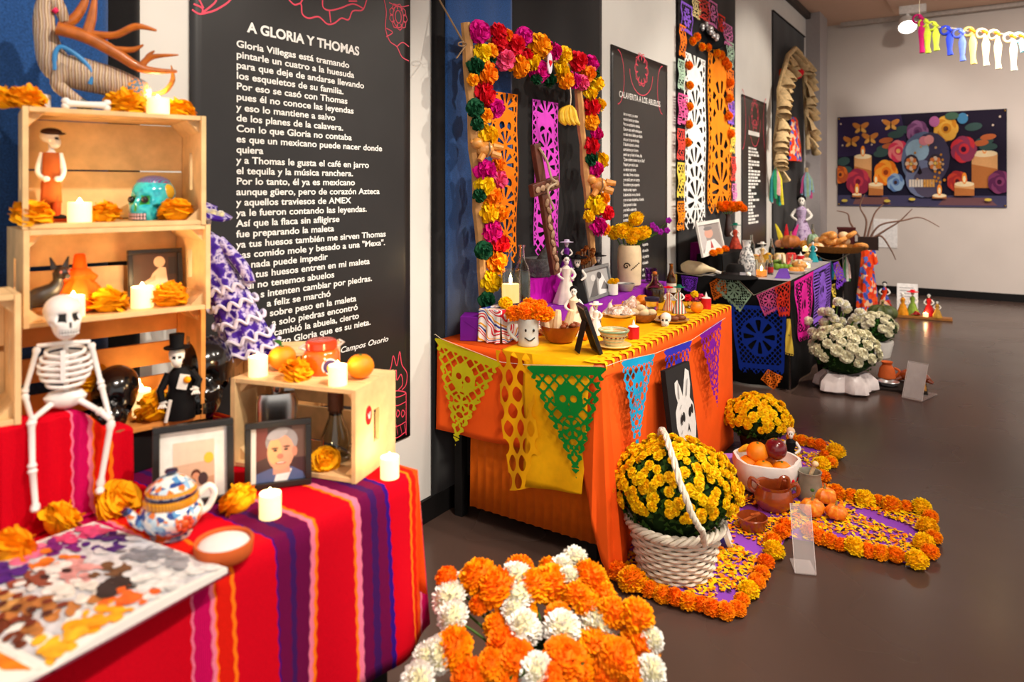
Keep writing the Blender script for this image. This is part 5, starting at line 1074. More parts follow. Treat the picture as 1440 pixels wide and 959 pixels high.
def tin_candle(p, col, r, h, label, nm):
    t, k = fig('led_candle', label, 'candle', p, 0, 'coloured battery candles'); MB(k).lathe([(r, 0), (r, h), (r*.9, h), (r*.85, h*.92), (0, h*.92)], 22).build('body', mat(nm, col, .45, var=.05), t); MB(k).lathe([(r*.95, h), (r*.6, h*1.1), (r*.3, h*1.12), (r*.22, h*1.3), (.1, h*1.6)], 14).build('wick_cap', M_WHITEP, t)
tin_candle(T(891, 476), (214, 14, 24), 8, 17, 'red battery candle beside the painted bowl', 'candle_red')
tin_candle(T(993, 434), (206, 14, 24), 7, 15, 'red battery candle at the far end, beside the pink flowers', 'candle_red')
p = T(869, 468); t, k = fig('yellow_box', 'yellow paper box under the dish of shells', 'box', p, -.1); MB(k).box((0, 6, 11), (46, 26, 21)).build('box', M_YEC, t, smooth=False, bevel=.001); bt = p.z+22*k
# shells on the yellow box
M_SHELL = pattern('sea_shell', 'noise', [(240, 226, 206), (196, 140, 110), (244, 232, 220), (214, 160, 130)], 60, .35, .3)
p = p+Vector((0, 0.02, 22.5*k)); t = thing('shell_dish', 'white dish heaped with sea shells on the yellow box', 'dish', p, facing(p)); MB(k).lathe([(14, 0), (21, 4), (22, 5), (14, 2), (0, 2)], 24).build('dish', M_WHITEP, t)
for j in range(10):
    a = j*2.4; r = 3+1.3*j; MB(k).ell((math.cos(a)*r*.9, math.sin(a)*r*.7, 9-.3*j), (7, 6, 5), 12, 8, fn=lambda d: 1+.12*math.sin(9*math.atan2(d.y, d.x)), rot=(R.uniform(-.6, .6), R.uniform(-.6, .6), a)).build('shell', M_SHELL, t)
# bread in a basket, plate, oranges, cups
M_WICK = mat('brown_wicker', (150, 96, 44), .8, var=.25, vscale=60)
p = T(903, 452); t, k = lathe_thing('bread_basket', 'small woven basket of bread rolls and rosette', 'basket', p, [(12, 0), (19, 6), (21, 12), (19, 12), (11, 3), (0, 2)], M_WICK)
for x, z, r in ((-10, 13, 8), (3, 12, 9), (13, 13, 7), (-2, 19, 7)): MB(k).ell((x, 0, z), (r, r*.8, r*.7), 12, 8).build('bread_roll', MATS['pale_bread'], t)
p = T(887, 440); t, k = fig('shell_cone', 'large pale sea shell standing beside the bread basket', 'shell', p); MB(k).tube(bez((-9, 0, 4), (0, 0, 12), (4, 0, 24), n=5), taper([8, 10, 2], 11), 12).build('spiral', M_SHELL, t); MB(k).ell((10, -2, 6), (12, 7, 6), 12, 8).build('lip', M_SHELL, t)
p = T(942, 452); t, k = lathe_thing('offering_plate', 'brown plate with cooked food at the front of the altar', 'plate', p, [(18, 0), (26, 3), (27, 4), (18, 1.6), (0, 1.5)], mat('plate_ochre', (190, 130, 60), .35, coat=.4))
for j in range(8): MB(k).ell((R.uniform(-14, 16), R.uniform(-6, 8), 5), (7, 5, 4), 10, 6).build('food', mat('stew_brown', (130, 70, 34), .5, var=.4, vscale=80), t)
def little_skull(p, w, label, turn=-.2, m=None): 
    t, k = fig('sugar_skull', label, 'skull', p, turn, 'small white sugar skulls'); skull_mb(w*k, Matrix.Translation((0, 0, w*k*.6)), 24, 18).build('cranium', [m or M_BONE, M_HOL], t); b = MB(w*k, Matrix.Translation((0, 0, w*k*.6))); teeth(b); b.build('teeth', [m or M_BONE, M_HOL], t); return t
little_skull(T(936, 458), 15, 'small white sugar skull at the front edge, before the plate')
little_skull(T(776, 452), 18, 'small white skull between the bread sticks and the embroidered step')
orange(T(903, 432), 10.5*.0038, 'orange beside the blue mug on the altar'); p = T(980, 440); orange(p, 9*mpp(p), 'orange at the far front of the altar, beside the red candle')
p = T(884, 424); t, k = fig('blue_mug', 'speckled dark-blue enamel mug on the altar', 'mug', p); MB(k).lathe([(9, 0), (10, 1), (10, 18), (11, 19), (9.4, 18.5), (9, 2), (0, 2)], 22).build('body', mat('enamel_blue', (20, 30, 110), .2, coat=.6), t); MB(k).tube(bez((9, 0, 15), (17, 0, 13), (9, 0, 4), n=5), 1.6, 6).build('handle', MATS['enamel_blue'], t)
p = T(872, 426); t, k = fig('glass_cup', 'clear glass cup with a lemon slice beside the blue mug', 'cup', p); MB(k).lathe([(7, 0), (9, 1), (10, 16), (9.3, 16), (8, 2), (0, 2)], 20).build('glass', glass('votive_glass'), t); MB(k).ell((0, -2, 8), (7, 3, 4), 10, 6).build('lemon_slice', M_YE, t)
def cork(t, H, r, neck): MB(H).lathe([(.045, .94), (.05, .97), (.075, 1.0), (.085, 1.05), (.06, 1.1), (0, 1.11)], 18).build('round_cork', mat('cork_orange', (206, 116, 50), .6, var=.1), t)
p = T(921, 424); bottle(p, .16, 'squat tequila bottle with a round wooden cork', (150, 74, 24), cork, None, .3, .34, (220, 190, 150), .5, 'amber_glass')
p = T(944, 416); bottle(p, .2, 'brown beer bottle behind the skeleton dancer', (196, 96, 20), None, mat('bottle_label', (226, 220, 200), .6), .36, .15, (230, 170, 90), .66, 'beer_glass')
# catrinas and couples
def catrina(p, H, label, dress, hat=None, hatm=None, trim=None, couple=None, turn=0, hair=None, arms=True, flowers=None):
    """skeleton lady of height H: skirt, bodice, arms, skull, hat"""
    t, k = fig('catrina_figure', label, 'figurine', p, turn, 'skeleton figurines'); s = H/100
    MB(s).lathe([(24, 0), (24, 3), (18, 22), (11, 42), (7, 52), (9, 60), (10, 68), (4, 74)], 26, wob=lambda a, q: 1+.08*math.sin(7*a)*(1-q)).build('dress', dress, t)
    if trim: MB(s).lathe([(24.5, 1), (26, 4), (22, 9)], 26, wob=lambda a, q: 1+.06*math.sin(9*a), cap=False).build('hem_trim', trim, t)
    if arms:
        for sx in (-1, 1): MB(s).tube(bez((sx*9, 0, 68), (sx*17, -4, 56), (sx*8, -11, 48), n=4), taper([3, 3, 2], 9), 7).build('arm', M_BONE, t)
    MB(s).tube([(0, 0, 72), (0, 0, 79)], 2.6).build('neck', M_BONE, t)
    skull_mb(14*s, Matrix.Translation((0, 0, 85*s)), 20, 14).build('head', [M_BONE, M_HOL], t)
    if hat == 'wide': MB(s).lathe([(21, 91), (22, 92), (9, 94), (8, 100), (0, 101)], 22, wob=lambda a, q: 1+.06*math.sin(4*a)).build('hat', hatm, t)
    elif hat == 'sombrero': MB(s).lathe([(20, 94), (21, 97), (18, 94), (8, 92), (6, 101), (0, 103)], 22).build('hat', hatm, t)
    elif hat == 'hair': MB(s).ell((0, 2.5, 88), (8.5, 8.5, 8), 14, 10).build('hair', hatm, t)
    if flowers:
        for j in range(3): inst(flowers, 'hat_flower', ((-8+8*j)*s, -9*s, 95*s), (1, 0, j), 5*s/.035, t)
    return t, s
catrina(on(796, .26, SR+.0), .26, 'skeleton bride in white with flowing veil on the violet step', mat('bride_white', (240, 228, 214), .7, var=.1), 'hair', M_BLKC, turn=.3)
catrina(on(812, .29, SR), .24, 'skeleton groom in black beside the bride', M_BLKC, 'sombrero', M_BLKC)
catrina(on(797, .11, ST), .17, 'skeleton lady in purple on the tall magenta step', mat('catrina_purple', (110, 40, 140), .6, var=.3, vscale=60), 'wide', M_LAV, M_LAV)
catrina(on(841, .2, SR), .22, 'small skeleton lady in embroidered black, beside the far pole', mat('charra_black', (26, 24, 24), .6, var=.2), 'wide', M_BLKC, M_RED)
catrina(T(807, 470), .23, 'skeleton woman with black bun and ivory gown behind the leaning frame', mat('ivory_gown', (244, 222, 186), .6, var=.06), 'hair', M_BLKC)
catrina(T(838, 470), .15, 'white crocheted angel doll beside the leaning frame', M_WHITEP, 'wide', M_WHITEP, turn=.2)
catrina(T(955, 440), .15, 'skeleton dancer in green, white and red skirt at the front', pattern('tricolor', 'bands', [(10, 130, 110), (240, 236, 230), (240, 236, 230), (200, 30, 40)], 20, .6, 0, 0), 'wide', mat('hat_green', (10, 110, 90), .6))
catrina(T(940, 436), .13, 'skeleton dancer in peach skirt beside the tequila bottle', pattern('peach', 'bands', [(240, 190, 130), (230, 120, 90), (240, 236, 226)], 26, .6, 0, 0), 'sombrero', M_RED)
# dried flower, gold votive, framed photo, white vase
p = on(821, .13, ST-.0); p = on(823, .2, SR); t, k = fig('dried_bunch', 'bunch of dried brown pine flowers behind the groom', 'dried flowers', p)
for j in range(14): MB(k).tube([(0, 0, 0), (R.uniform(-6, 8), R.uniform(-5, 5), R.uniform(45, 62))], .8, 4).build('stem', MATS['twig'], t)
for j in range(12): inst(POM_OR[0], 'dried_head', (R.uniform(-10, 12)*k, R.uniform(-7, 7)*k, R.uniform(44, 66)*k), (R.uniform(-1, 1), R.uniform(-1, 1), 0), 4.5*k/.035, t).data = DRY if 'DRY' in globals() else globals().setdefault('DRY', pom_mesh('dried_pom', 40, .035, .01, mat('dried_brown', (150, 84, 34), .8, var=.3), 44))
p0, p1 = on(826, .34, SR), on(862, .31, SR); k = mpp(p0); frame('silver framed black-and-white photo on the violet step', p0, p1, 47*k, 5*k, mat('pewter', (140, 144, 146), .4, .6), ((170, 170, 170), [((90, 90, 92), [(.1, 0), (.3, .4), (.5, .75), (.45, 0)]), ((230, 230, 230), [(.5, 0), (.55, .5), (.75, .8), (.9, .3), (.9, 0)]), ((60, 60, 62), oval(.62, .74, .1, .14)), ((210, 210, 208), oval(.36, .7, .1, .13)), ((120, 120, 122), [(.6, .2), (.8, .5), (.95, .1)])]), lean=.2)
p = on(885, .25, SR); t, k = fig('flower_vase', 'tall cream vase with a dark spiral motif, full of yellow marigolds', 'vase', p)
M_VASE = mat('cream_stoneware', (232, 210, 170), .55, var=.1, vscale=20)
MB(k).lathe([(14, 0), (16, 2), (17, 40), (16, 52), (14, 57), (12, 57), (13, 50), (0, 48)], 28).build('body', M_VASE, t)
MB(k).tube([(-4+(5-.34*i)*math.cos(i*.6), -16.4-.3*math.cos(i*.3), 29+(5-.34*i)*math.sin(i*.6)) for i in range(14)], .9, 5).build('spiral', mat('vase_ink', (50, 36, 26), .6), t)
for j in range(6): MB(k).ell((3+j*2, -16.3+j*.25, 24+j*1.8), (1, .6, 1), 6, 5).build('painted_dot', MATS['vase_ink'], t)
for j, (x, z, r, y, me) in enumerate(((-20, 74, 11, 0, 1), (-11, 76, 12, -6, 0), (0, 74, 11, -3, 1), (8, 72, 11, -5, 0), (-4, 80, 10, 5, 1), (10, 93, 12, 0, 0), (20, 74, 11, 0, 1), (3, 66, 9, -6, 0))):
    inst((POM_YE+POM_OR)[me], 'marigold_bloom', (x*k, y*k, z*k), (.7, R.uniform(-.4, .4), j), r*k/.035, t); MB(k).tube([(x*.2, 0, 40), (x, y, z-3)], .9, 5).build('stem', M_STEM, t)
for j in range(8): MB(k).grid(lambda a, c: (-14+4*j+4*a, -6+(c-.5)*6*math.sin(a*3), 56+8*a+j % 3), 4, 2).build('leaf', M_LEAF, t)
M_VIO = mat('violet_petal', (150, 20, 160), .6, var=.2)
for j, (x, z) in enumerate(((32, 85), (37, 80), (43, 76), (54, 92), (52, 78))):
    MB(k).tube([(2, 0, 50), (x*.6, 0, 70), (x, 0, z)], .5, 4).build('stem', M_STEM, t); b = MB(k)
    for q in range(5): b.ell((x+2.4*math.cos(q*1.26), -1, z+2.4*math.sin(q*1.26)), (2, .8, 2.4), 6, 5)
    b.build('violet_bloom', M_VIO, t)
p = on(880, .33, SR); t, k = lathe_thing('grey_bowl', 'small grey bowl of seeds in front of the cream vase', 'bowl', p, [(7, 0), (9, 1), (13, 11), (12, 11), (8, 3), (0, 2)], mat('bowl_grey', (190, 184, 174), .4))
MB(k).lathe([(11, 9), (0, 11)], 16).build('seeds', mat('seed_mix', (90, 100, 110), .7, var=.5, vscale=200), t)
p = on(862, .335, SR); t, k = lathe_thing('candy_mug', 'small white painted mug with yellow blooms beside the silver frame', 'mug', p, [(6, 0), (7, 1), (7, 16), (6, 16), (5.5, 2), (0, 2)], M_WHITEP)
for j in range(4): inst(POM_YE[0], 'marigold_bloom', ((-4+3*j)*k, 0, (18+j % 2*2)*k), (.4, 0, j), 4*k/.035, t)
p = T(977, 432); t, k = fig('flower_glass', 'low glass of pink and red carnations at the far end', 'flowers', p); MB(k).lathe([(9, 0), (12, 10), (11, 10), (8, 1), (0, 1)], 18).build('glass', glass('votive_glass'), t)
for j, (x, z, c) in enumerate(((-9, 13, 'red'), (0, 18, 'yellow'), (8, 14, 'pink'), (14, 12, 'red'), (3, 11, 'pink'), (-3, 12, 'pink'))): inst(TIS[c][0], 'carnation', (x*k, (j % 3-1)*3*k, z*k), (.6, 0, j), 5.5*k/.05, t)
p = T(917, 436); t, k = fig('dark_jar', 'low jar with a navy lid in the middle of the altar', 'jar', p); MB(k).lathe([(8, 0), (9, 2), (9, 12), (8, 14)], 18).build('glass', glass('votive_glass'), t); MB(k).lathe([(10, 13), (10.5, 14), (10.5, 18), (0, 19)], 20).build('lid', mat('navy_lid', (20, 24, 60), .3), t)
for j, (u, v, col, l) in enumerate(((850, 452, 'pale_bread', 'pale bread loaf lying beside the yellow box'), (868, 440, 'glazed_bread', 'glazed sweet roll behind the shells'), (892, 434, 'pale_bread', 'pale roll behind the shell cone'))):
    p = T(u, v); t, k = fig('bread_loaf', l, 'bread', p, j*.7, 'loose breads on the altar'); MB(k).ell((0, 0, 6), (14, 8, 6), 14, 8, fn=lambda d: 1+.08*math.sin(d.x*12)).build('loaf', MATS[col], t); MB(k).tube([(-8, -3, 11), (8, -3, 11)], 1.5, 6).build('crust_ridge', MATS['glazed_bread'], t)

# small clutter between the larger offerings
for j, (u, v, l) in enumerate(((846, 462, 'garlic bulb beside the white angel doll'), (858, 446, 'garlic bulb between the loaf and the shells'), (832, 452, 'garlic bulb behind the leaning frame'), (880, 450, 'garlic bulb against the yellow box'))):
    p = T(u, v); t, k = fig('garlic_bulb', l, 'garlic', p); MB(k).lathe([(4, 0), (9, 3), (9, 9), (4, 14), (2, 20), (0, 21)], 18, wob=lambda a, q: 1+.06*math.cos(6*a)*(1-q)).build('bulb', mat('garlic_skin', (240, 226, 214), .6, var=.1), t); MB(k).tube([(0, 0, 19), (3, 0, 25)], [1.4, .6], 6).build('neck', MATS['pale_bread'], t)
tin_candle(on(803, .345, SR), (206, 20, 24), 6, 8, 'low red tealight at the near end of the violet step', 'candle_red')
p = T(822, 478); orange(p, 8*mpp(p), 'small mandarin with leaves behind the leaning frame', True)
p = on(915, .3, SR); t, k = fig('violet_glass', 'violet tinted drinking glass at the end of the violet step', 'glass', p); MB(k).lathe([(6, 0), (7, 1), (9, 20), (8.4, 20), (6, 2), (0, 2)], 20).build('glass', glass('violet_glass', (190, 120, 210)), t)
p = T(769, 470); t, k = lathe_thing('cream_dish', 'cream dish of seeds between the mug and the embroidered step', 'dish', p, [(8, 0), (13, 4), (14, 7), (12, 6), (7, 1), (0, 1)], MATS['saucer_cream'])
for j in range(7): MB(k).ell((R.uniform(-8, 8), R.uniform(-6, 6), 6), (3, 2.4, 2), 8, 6).build('seed', MATS['toasted_brown'], t)
little_skull(T(868, 458), 12, 'tiny white sugar skull in front of the yellow box')
for j, (u, v) in enumerate(((860, 437), (875, 434), (898, 443))): p = T(u, v); flower(POM_YE[j % 2], p+Vector((0, 0, .018)), 7*mpp(p)/.035, ('yellow marigold head behind the shells', 'yellow marigold head beside the blue mug', 'yellow marigold head behind the bread basket')[j], 'flower', None, 'marigold')
# ------------------------------------------------------------------ the floor: purple paper path, petals, marigold edging
P1 = [(848, 792), (872, 824), (945, 846), (1040, 866), (1075, 815), (1108, 752), (1092, 728), (1060, 700), (1000, 700), (900, 745)]
P2 = [(1076, 752), (1180, 770), (1296, 799), (1318, 762), (1298, 714), (1200, 695), (1140, 682), (1060, 692)]
P3 = [(1040, 690), (1140, 686), (1152, 668), (1180, 642), (1172, 624), (1108, 611), (1040, 640)]
M_PPATH = mat('path_paper', (150, 74, 196), .8, var=.12, vscale=6, bump=.3, bscale=12)
petal_pts = []
def inside(x, y, P):
    c = False
    for i in range(len(P)):
        (x0, y0), (x1, y1) = P[i], P[i-1]
        if (y0 > y) != (y1 > y) and x < (x1-x0)*(y-y0)/(y1-y0)+x0: c = not c
    return c
for i, (P, l) in enumerate(((P1, 'purple paper arm of the floor path, in front of the wicker basket'), (P2, 'purple paper arm of the floor path reaching out into the room'), (P3, 'purple paper arm of the floor path behind the fruit'))):
    Q = [at_h(u, v, 0) for u, v in P]; z = .0025+.0012*i; b = MB(); c = sum(Q, Vector())/len(Q); n = len(Q)
    ci = b.v((c.x, c.y, z+.002)); r = [b.v((q.x, q.y, z)) for q in Q]
    for j in range(n): b.f((ci, r[j], r[(j+1) % n]))
    tag(b.build('path_paper', M_PPATH, thick=.0006), l, 'paper sheet', 'purple paper sheets on the floor')
    P2d = [(q.x, q.y) for q in Q]; xs = [q[0] for q in P2d]; ys = [q[1] for q in P2d]; cnt = (2600, 1800, 900)[i]; k = 0; tries = 0
    while k < cnt and tries < 60000:
        tries += 1; x, y = R.uniform(min(xs), max(xs)), R.uniform(min(ys), max(ys))
        nz = math.sin(x*17+3*math.sin(y*11))+math.sin(y*19+x*5)
        if inside(x, y, P2d) and nz > -.8+R.uniform(-.6, .4): petal_pts.append((x, y, z+.004)); k += 1
for nm, m, sub, l in (('orange_petals', M_OR, 0, 'orange marigold petals strewn over the purple path'), ('yellow_petals', M_YE, 1, 'yellow marigold petals strewn over the purple path'), ('dark_petals', mat('dark_petal', (60, 24, 40), .7), 2, 'dark dried petals scattered over the purple path')):
    b = MB()
    for j, (x, y, z) in enumerate(petal_pts):
        w = 2 if j % 23 == 0 else (1 if j % 5 < 3 else 0)
        if w != sub: continue
        a = R.uniform(0, 6.28); s = R.uniform(.009, .016); dx, dy = math.cos(a)*s, math.sin(a)*s; zz = z+R.uniform(0, .004); h = R.uniform(.001, .006)
        b.poly([(x-dx, y-dy, zz), (x+dy*.55, y-dx*.55, zz+h), (x+dx, y+dy, zz+h*1.6), (x-dy*.55, y+dx*.55, zz+h*.6)])
    tag(b.build(nm, m, smooth=False), l, 'petals', None, 'stuff')
BORD = [(868, 806, 0, 16), (889, 818, 0, 20), (913, 831, 0, 12), (932, 838, 0, 13), (950, 843, 0, 14), (968, 848, 0, 14), (985, 852, 0, 12), (1001, 857, 0, 13), (1020, 861, 0, 13), (1037, 858, 0, 12), (1043, 846, 0, 11), (1053, 832, 1, 14), (1064, 820, 0, 12), (1070, 808, 0, 12), (1077, 792, 0, 12), (1088, 776, 1, 15), (1086, 762, 0, 12), (1099, 750, 0, 12), (1104, 741, 0, 11)]
BORD2 = [(1140, 748, 0, 12), (1152, 757, 0, 12), (1167, 762, 0, 12), (1183, 768, 0, 11), (1201, 771, 1, 14), (1221, 776, 0, 11), (1238, 779, 0, 12), (1260, 783, 0, 13), (1289, 790, 1, 15), (1308, 778, 0, 12), (1299, 765, 1, 14), (1313, 757, 0, 11), (1305, 743, 1, 14), (1309, 728, 0, 10), (1296, 715, 1, 13), (1274, 714, 0, 10), (1254, 711, 0, 13), (1235, 705, 0, 9), (1216, 703, 1, 13), (1197, 698, 0, 10), (1175, 694, 0, 13), (1157, 690, 0, 10)]
BORD3 = [(1157, 672, 0, 11), (1155, 655, 1, 12), (1169, 651, 0, 9), (1175, 637, 1, 13), (1160, 641, 0, 8), (1153, 627, 0, 9), (1141, 625, 0, 8), (1127, 621, 0, 9), (1114, 618, 0, 8)]
ORD = 'first second third fourth fifth sixth seventh eighth ninth tenth eleventh twelfth thirteenth fourteenth fifteenth sixteenth seventeenth eighteenth nineteenth twentieth twenty-first twenty-second'.split()
for lst, where, g in ((BORD, 'from the orange cloth along the edging before the basket', 'before the basket'), (BORD2, 'from the acrylic stand round the long purple arm', 'on the long arm'), (BORD3, 'from the grey jug along the edging behind the fruit', 'behind the fruit')):
    for j, (u, v, yel, r) in enumerate(lst):
        p = at_h(u, v+r*.6, 0); k = mpp(p); c = 'yellow' if yel else 'orange'
        flower((POM_YE if yel else POM_OR)[j % 2], p+Vector((0, 0, r*k*.62+.004)), r*k*1.05/.035, '%s marigold head, %s %s' % (c, ORD[j], where), 'flower', 'marigold heads '+g, 'marigold')
# ------------------------------------------------------------------ wicker basket of yellow chrysanthemums
def mums(t, n, rx, rz, zc, r, sx=1., seed=3, leaf=160, low=-.15, me=None):
    rr = random.Random(seed)
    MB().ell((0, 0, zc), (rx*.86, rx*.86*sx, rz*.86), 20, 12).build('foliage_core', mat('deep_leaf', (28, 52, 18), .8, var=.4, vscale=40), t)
    b = MB()
    for i in range(leaf):
        z = rr.uniform(-.75, .95); a = rr.uniform(0, 6.28); q = math.sqrt(max(0, 1-z*z)); d = Vector((q*math.cos(a), q*math.sin(a), z)); o = Vector((d.x*rx*.9, d.y*rx*sx*.9, d.z*rz*.9+zc))
        s = Vector((-d.y, d.x, rr.uniform(-.6, .6))).normalized(); up = d.cross(s); L = rr.uniform(.018, .034)
        b.poly([o, o+(s*.45+up*.5)*L+d*.012, o+up*L+d*.006, o+(-s*.45+up*.5)*L+d*.012])
    tag(b.build('leaves', M_LEAF, t, smooth=False), kind='stuff')
    for i in range(n):
        z = 1-(i+.5)/n*(1-low); a = i*2.39996+rr.uniform(-.15, .15); q = math.sqrt(max(0, 1-z*z)); d = Vector((q*math.cos(a), q*math.sin(a), z))
        if rr.random() < .10: continue
        f = rr.uniform(.93, 1.05); o = Vector((d.x*rx*f, d.y*rx*sx*f, d.z*rz*f+zc)); e = d.to_track_quat('Z', 'Y').to_euler(); inst((me or MUM)[i % 2], 'chrysanthemum', o, e, r*rr.uniform(.75, 1.2)/.035, t)
MUM = [pom_mesh('chrysanthemum_bloom', 42, .035, .0105, M_YE, s+60, low=.0, curl=.2, zs=.7, cmat=M_YED) for s in (0, 1)]
p = at_h(949, 800, 0); p.z = .006; t, k = fig('wicker_basket', 'white wicker basket with a tall handle, holding yellow chrysanthemums', 'basket', p)
M_WWICK = mat('white_wicker', (236, 224, 204), .6, var=.1, vscale=50); rb, rt, hb = 50*k, 63*k, 66*k
MB().lathe([(rb*.9, .0), (rb*.9, .006)], 28).build('basket_base', M_WWICK, t)
for j in range(30):
    a = 2*math.pi*j/30; MB().tube([(math.cos(a)*rb*.95, math.sin(a)*rb*.95, 0), (math.cos(a)*rt*.98, math.sin(a)*rt*.98, hb)], .004, 5).build('stake', M_WWICK, t)
for i in range(11):
    z = hb*(i+.5)/11.5; r0 = lerp(rb, rt, z/hb); n = 120
    MB().tube([(math.cos(2*math.pi*q/n)*(r0+.0045*math.sin(math.pi*(q/4+i))), math.sin(2*math.pi*q/n)*(r0+.0045*math.sin(math.pi*(q/4+i))), z) for q in range(n+1)], .0068, 5, cap=False).build('weave', M_WWICK, t)
for s in range(3):
    n = 150; MB().tube([(math.cos(2*math.pi*q/n)*(rt*1.03+.011*math.cos(q*.5+s*2.1)), math.sin(2*math.pi*q/n)*(rt*1.03+.011*math.cos(q*.5+s*2.1)), hb+.004+.011*math.sin(q*.5+s*2.1)) for q in range(n+1)], .0085, 6, cap=False).build('rim_strand', M_WWICK, t)
hp = bez((38*k, -56*k, hb-.01), (34*k, -82*k, hb*1.4), (24*k, -92*k, 112*k), (8*k, -84*k, 150*k), (-8*k, -40*k, 186*k), (-18*k, 20*k, 186*k), (-22*k, 60*k, 150*k), (-24*k, 52*k, hb), n=14)
for s in range(3): MB().tube([q+Vector((.007*math.cos(i*.55+s*2.1), .007*math.sin(i*.55+s*2.1), .003*math.sin(i*.55))) for i, q in enumerate(hp)], .0062, 6).build('handle_strand', M_WWICK, t)
pb, kk = p.copy(), k
tm = thing('chrysanthemum_plant', 'dome of yellow chrysanthemums growing in the wicker basket', 'flowers', p+Vector((0, 0, hb*.5)), facing(p)); mums(tm, 280, 86*k, 70*k, hb*.5+42*k, 7.6*k, .8, 4, 700)
# second pot of chrysanthemums
p = at_h(1066, 640, 0); p.z = .004; t, k = fig('chrysanthemum_pot', 'smaller pot of yellow chrysanthemums behind the fruit', 'flowers', p)
MB(k).lathe([(20, 0), (26, 26), (27, 30), (24, 30), (0, 26)], 22).build('pot', mat('dark_pot', (40, 30, 26), .6), t); mums(t, 130, 42*k, 32*k, 50*k, 6.2*k, .9, 9, 260)
# canvas with an ink skull, leaning on the orange cloth
A = at_h(973, 640, 0); A = at_x(962, 640, T2X+.20); A.z = .18; Bq = at_x(1016, 620, T2X+.2)
p = Vector((T2X+.16, at_x(964, 600, T2X+.16).y, .02)); zt_ = at_x(964, 512, T2X+.1).z
tc = thing('ink_canvas', 'tall black canvas with a white ink drawing of a long-eared skull', 'painting', (T2X+.16, at_x(962, 600, T2X+.16).y, .0), math.radians(84))
cw, ch = .23, at_x(962, 512, T2X+.1).z; rotc = Matrix.Rotation(-.13, 4, 'X')
MB(M=rotc).box((cw/2, .012, ch/2+.004), (cw, .024, ch)).build('canvas', mat('canvas_black', (28, 26, 26), .8), tc, smooth=False, bevel=.002)
lw = [((236, 234, 230), [(.3, .02), (.18, .2), (.3, .3), (.2, .45), (.22, .6), (.34, .68), (.28, .78), (.3, .88), (.42, .9), (.52, .8), (.56, .72), (.66, .84), (.78, .98), (.92, .94), (.92, .8), (.84, .68), (.96, .6), (.98, .4), (.9, .26), (.99, .15), (.99, .02)])]
for x, z in ((.42, .5), (.78, .54)): lw.append(((26, 24, 24), oval(x, z, .07, .045, rot=.4))); lw.append(((26, 24, 24), oval(x+.1, z+.02, .05, .05)))
lw += [((26, 24, 24), [(.6, .36), (.68, .44), (.72, .34), (.66, .38)])]+[((26, 24, 24), oval(.5+.07*j, .25-.01*j, .022, .035)) for j in range(6)]+[((26, 24, 24), oval(.62+.06*j, .16-.02*j, .02, .03)) for j in range(5)]
lw += [((150, 148, 146), [(.3+.02*j, .3+.08*j), (.36+.02*j, .33+.08*j), (.37+.02*j, .325+.08*j), (.31+.02*j, .29+.08*j)]) for j in range(5)]+[((150, 148, 146), [(.36+.3*j, .72), (.4+.38*j, .88), (.42+.38*j, .87), (.39+.3*j, .71)]) for j in range(2)]
lw = [(c_, [(x_, .34+.64*z_) for x_, z_ in p_]) for c_, p_ in lw]+[((236, 234, 230), [(.2, 0), (.3, .36), (.99, .36), (.99, 0)])]
o = printed('ink_drawing', cw, ch, (28, 26, 26), lw, tc, step=.0002); o.matrix_local = rotc @ Matrix.Translation((0, -.0005, .004))
# fruit bowl wrapped in white cloth, with a doll beside it
p = at_h(1078, 688, 0); p.z = .005; t, k = fig('fruit_basket', 'white cloth-wrapped basket for the oranges and apple', 'basket', p)
MB(k).lathe([(30, 0), (38, 8), (46, 34), (44, 44), (40, 44), (38, 30), (0, 26)], 40, wob=lambda a, q: 1+.07*math.sin(5*a)*q+.03*math.sin(11*a)*q).build('cloth_wrap', mat('white_linen', (240, 232, 226), .8, var=.05, bump=.3, bscale=30), t)
for j in range(4): MB(k).ell((30+3*j, -34+6*j, 20+5*(j % 2)), (3, 1.5, 3), 8, 6).build('embroidered_flower', M_RED if j % 2 else M_STEM, t)
fb = p
for x, y, z, r, nm, l in ((-24, -10, 34, 14, 'o', 'orange resting against the near rim of the white basket'), (-4, -22, 34, 14, 'o', 'orange at the front of the white basket'), (20, -14, 33, 14, 'o', 'orange beside the apple in the white basket'), (-12, -6, 52, 15, 'o', 'topmost orange in the white basket'), (12, -4, 58, 15, 'a', 'dark red apple on top of the fruit'), (0, 12, 36, 14, 'o', 'orange at the back of the white basket'), (-26, 10, 46, 10, 'b', 'small yellow banana tip behind the oranges')):
    q = p+Euler((0, 0, facing(p))).to_matrix() @ Vector((x*k, y*k, (z-r)*k))
    if nm == 'b':
        t2 = thing('banana', l, 'banana', q, facing(p)); MB(k).tube(bez((-12, 0, 8), (0, 0, 14), (14, 0, 12), n=4), taper([2, 6, 2], 9), 8).build('fruit', M_BAN, t2)
    else: orange(q, r*k, l, False, 1.0 if nm == 'a' else .95, mat('apple_red', (110, 12, 24), .25, var=.2, coat=.5) if nm == 'a' else None, None if nm == 'a' else 'oranges in the white basket').name = 'apple' if nm == 'a' else 'orange'
for o in bpy.data.objects:
    if o.name.startswith('apple') and o.type == 'EMPTY': o['category'] = 'apple'
p = at_h(1112, 668, 0); t, s = catrina(p, .25, 'small rag doll in a dark dress beside the fruit', M_BLKC, 'hair', mat('straw_hair', (226, 190, 150), .8)); t['category'] = 'doll'; t.name = 'rag_doll'
p = at_h(1022, 668, 0); pbox(p, .075, .06, .1, .6, mat('lilac_paper', (176, 120, 220), .6), 'small lilac paper box beside the ink canvas')
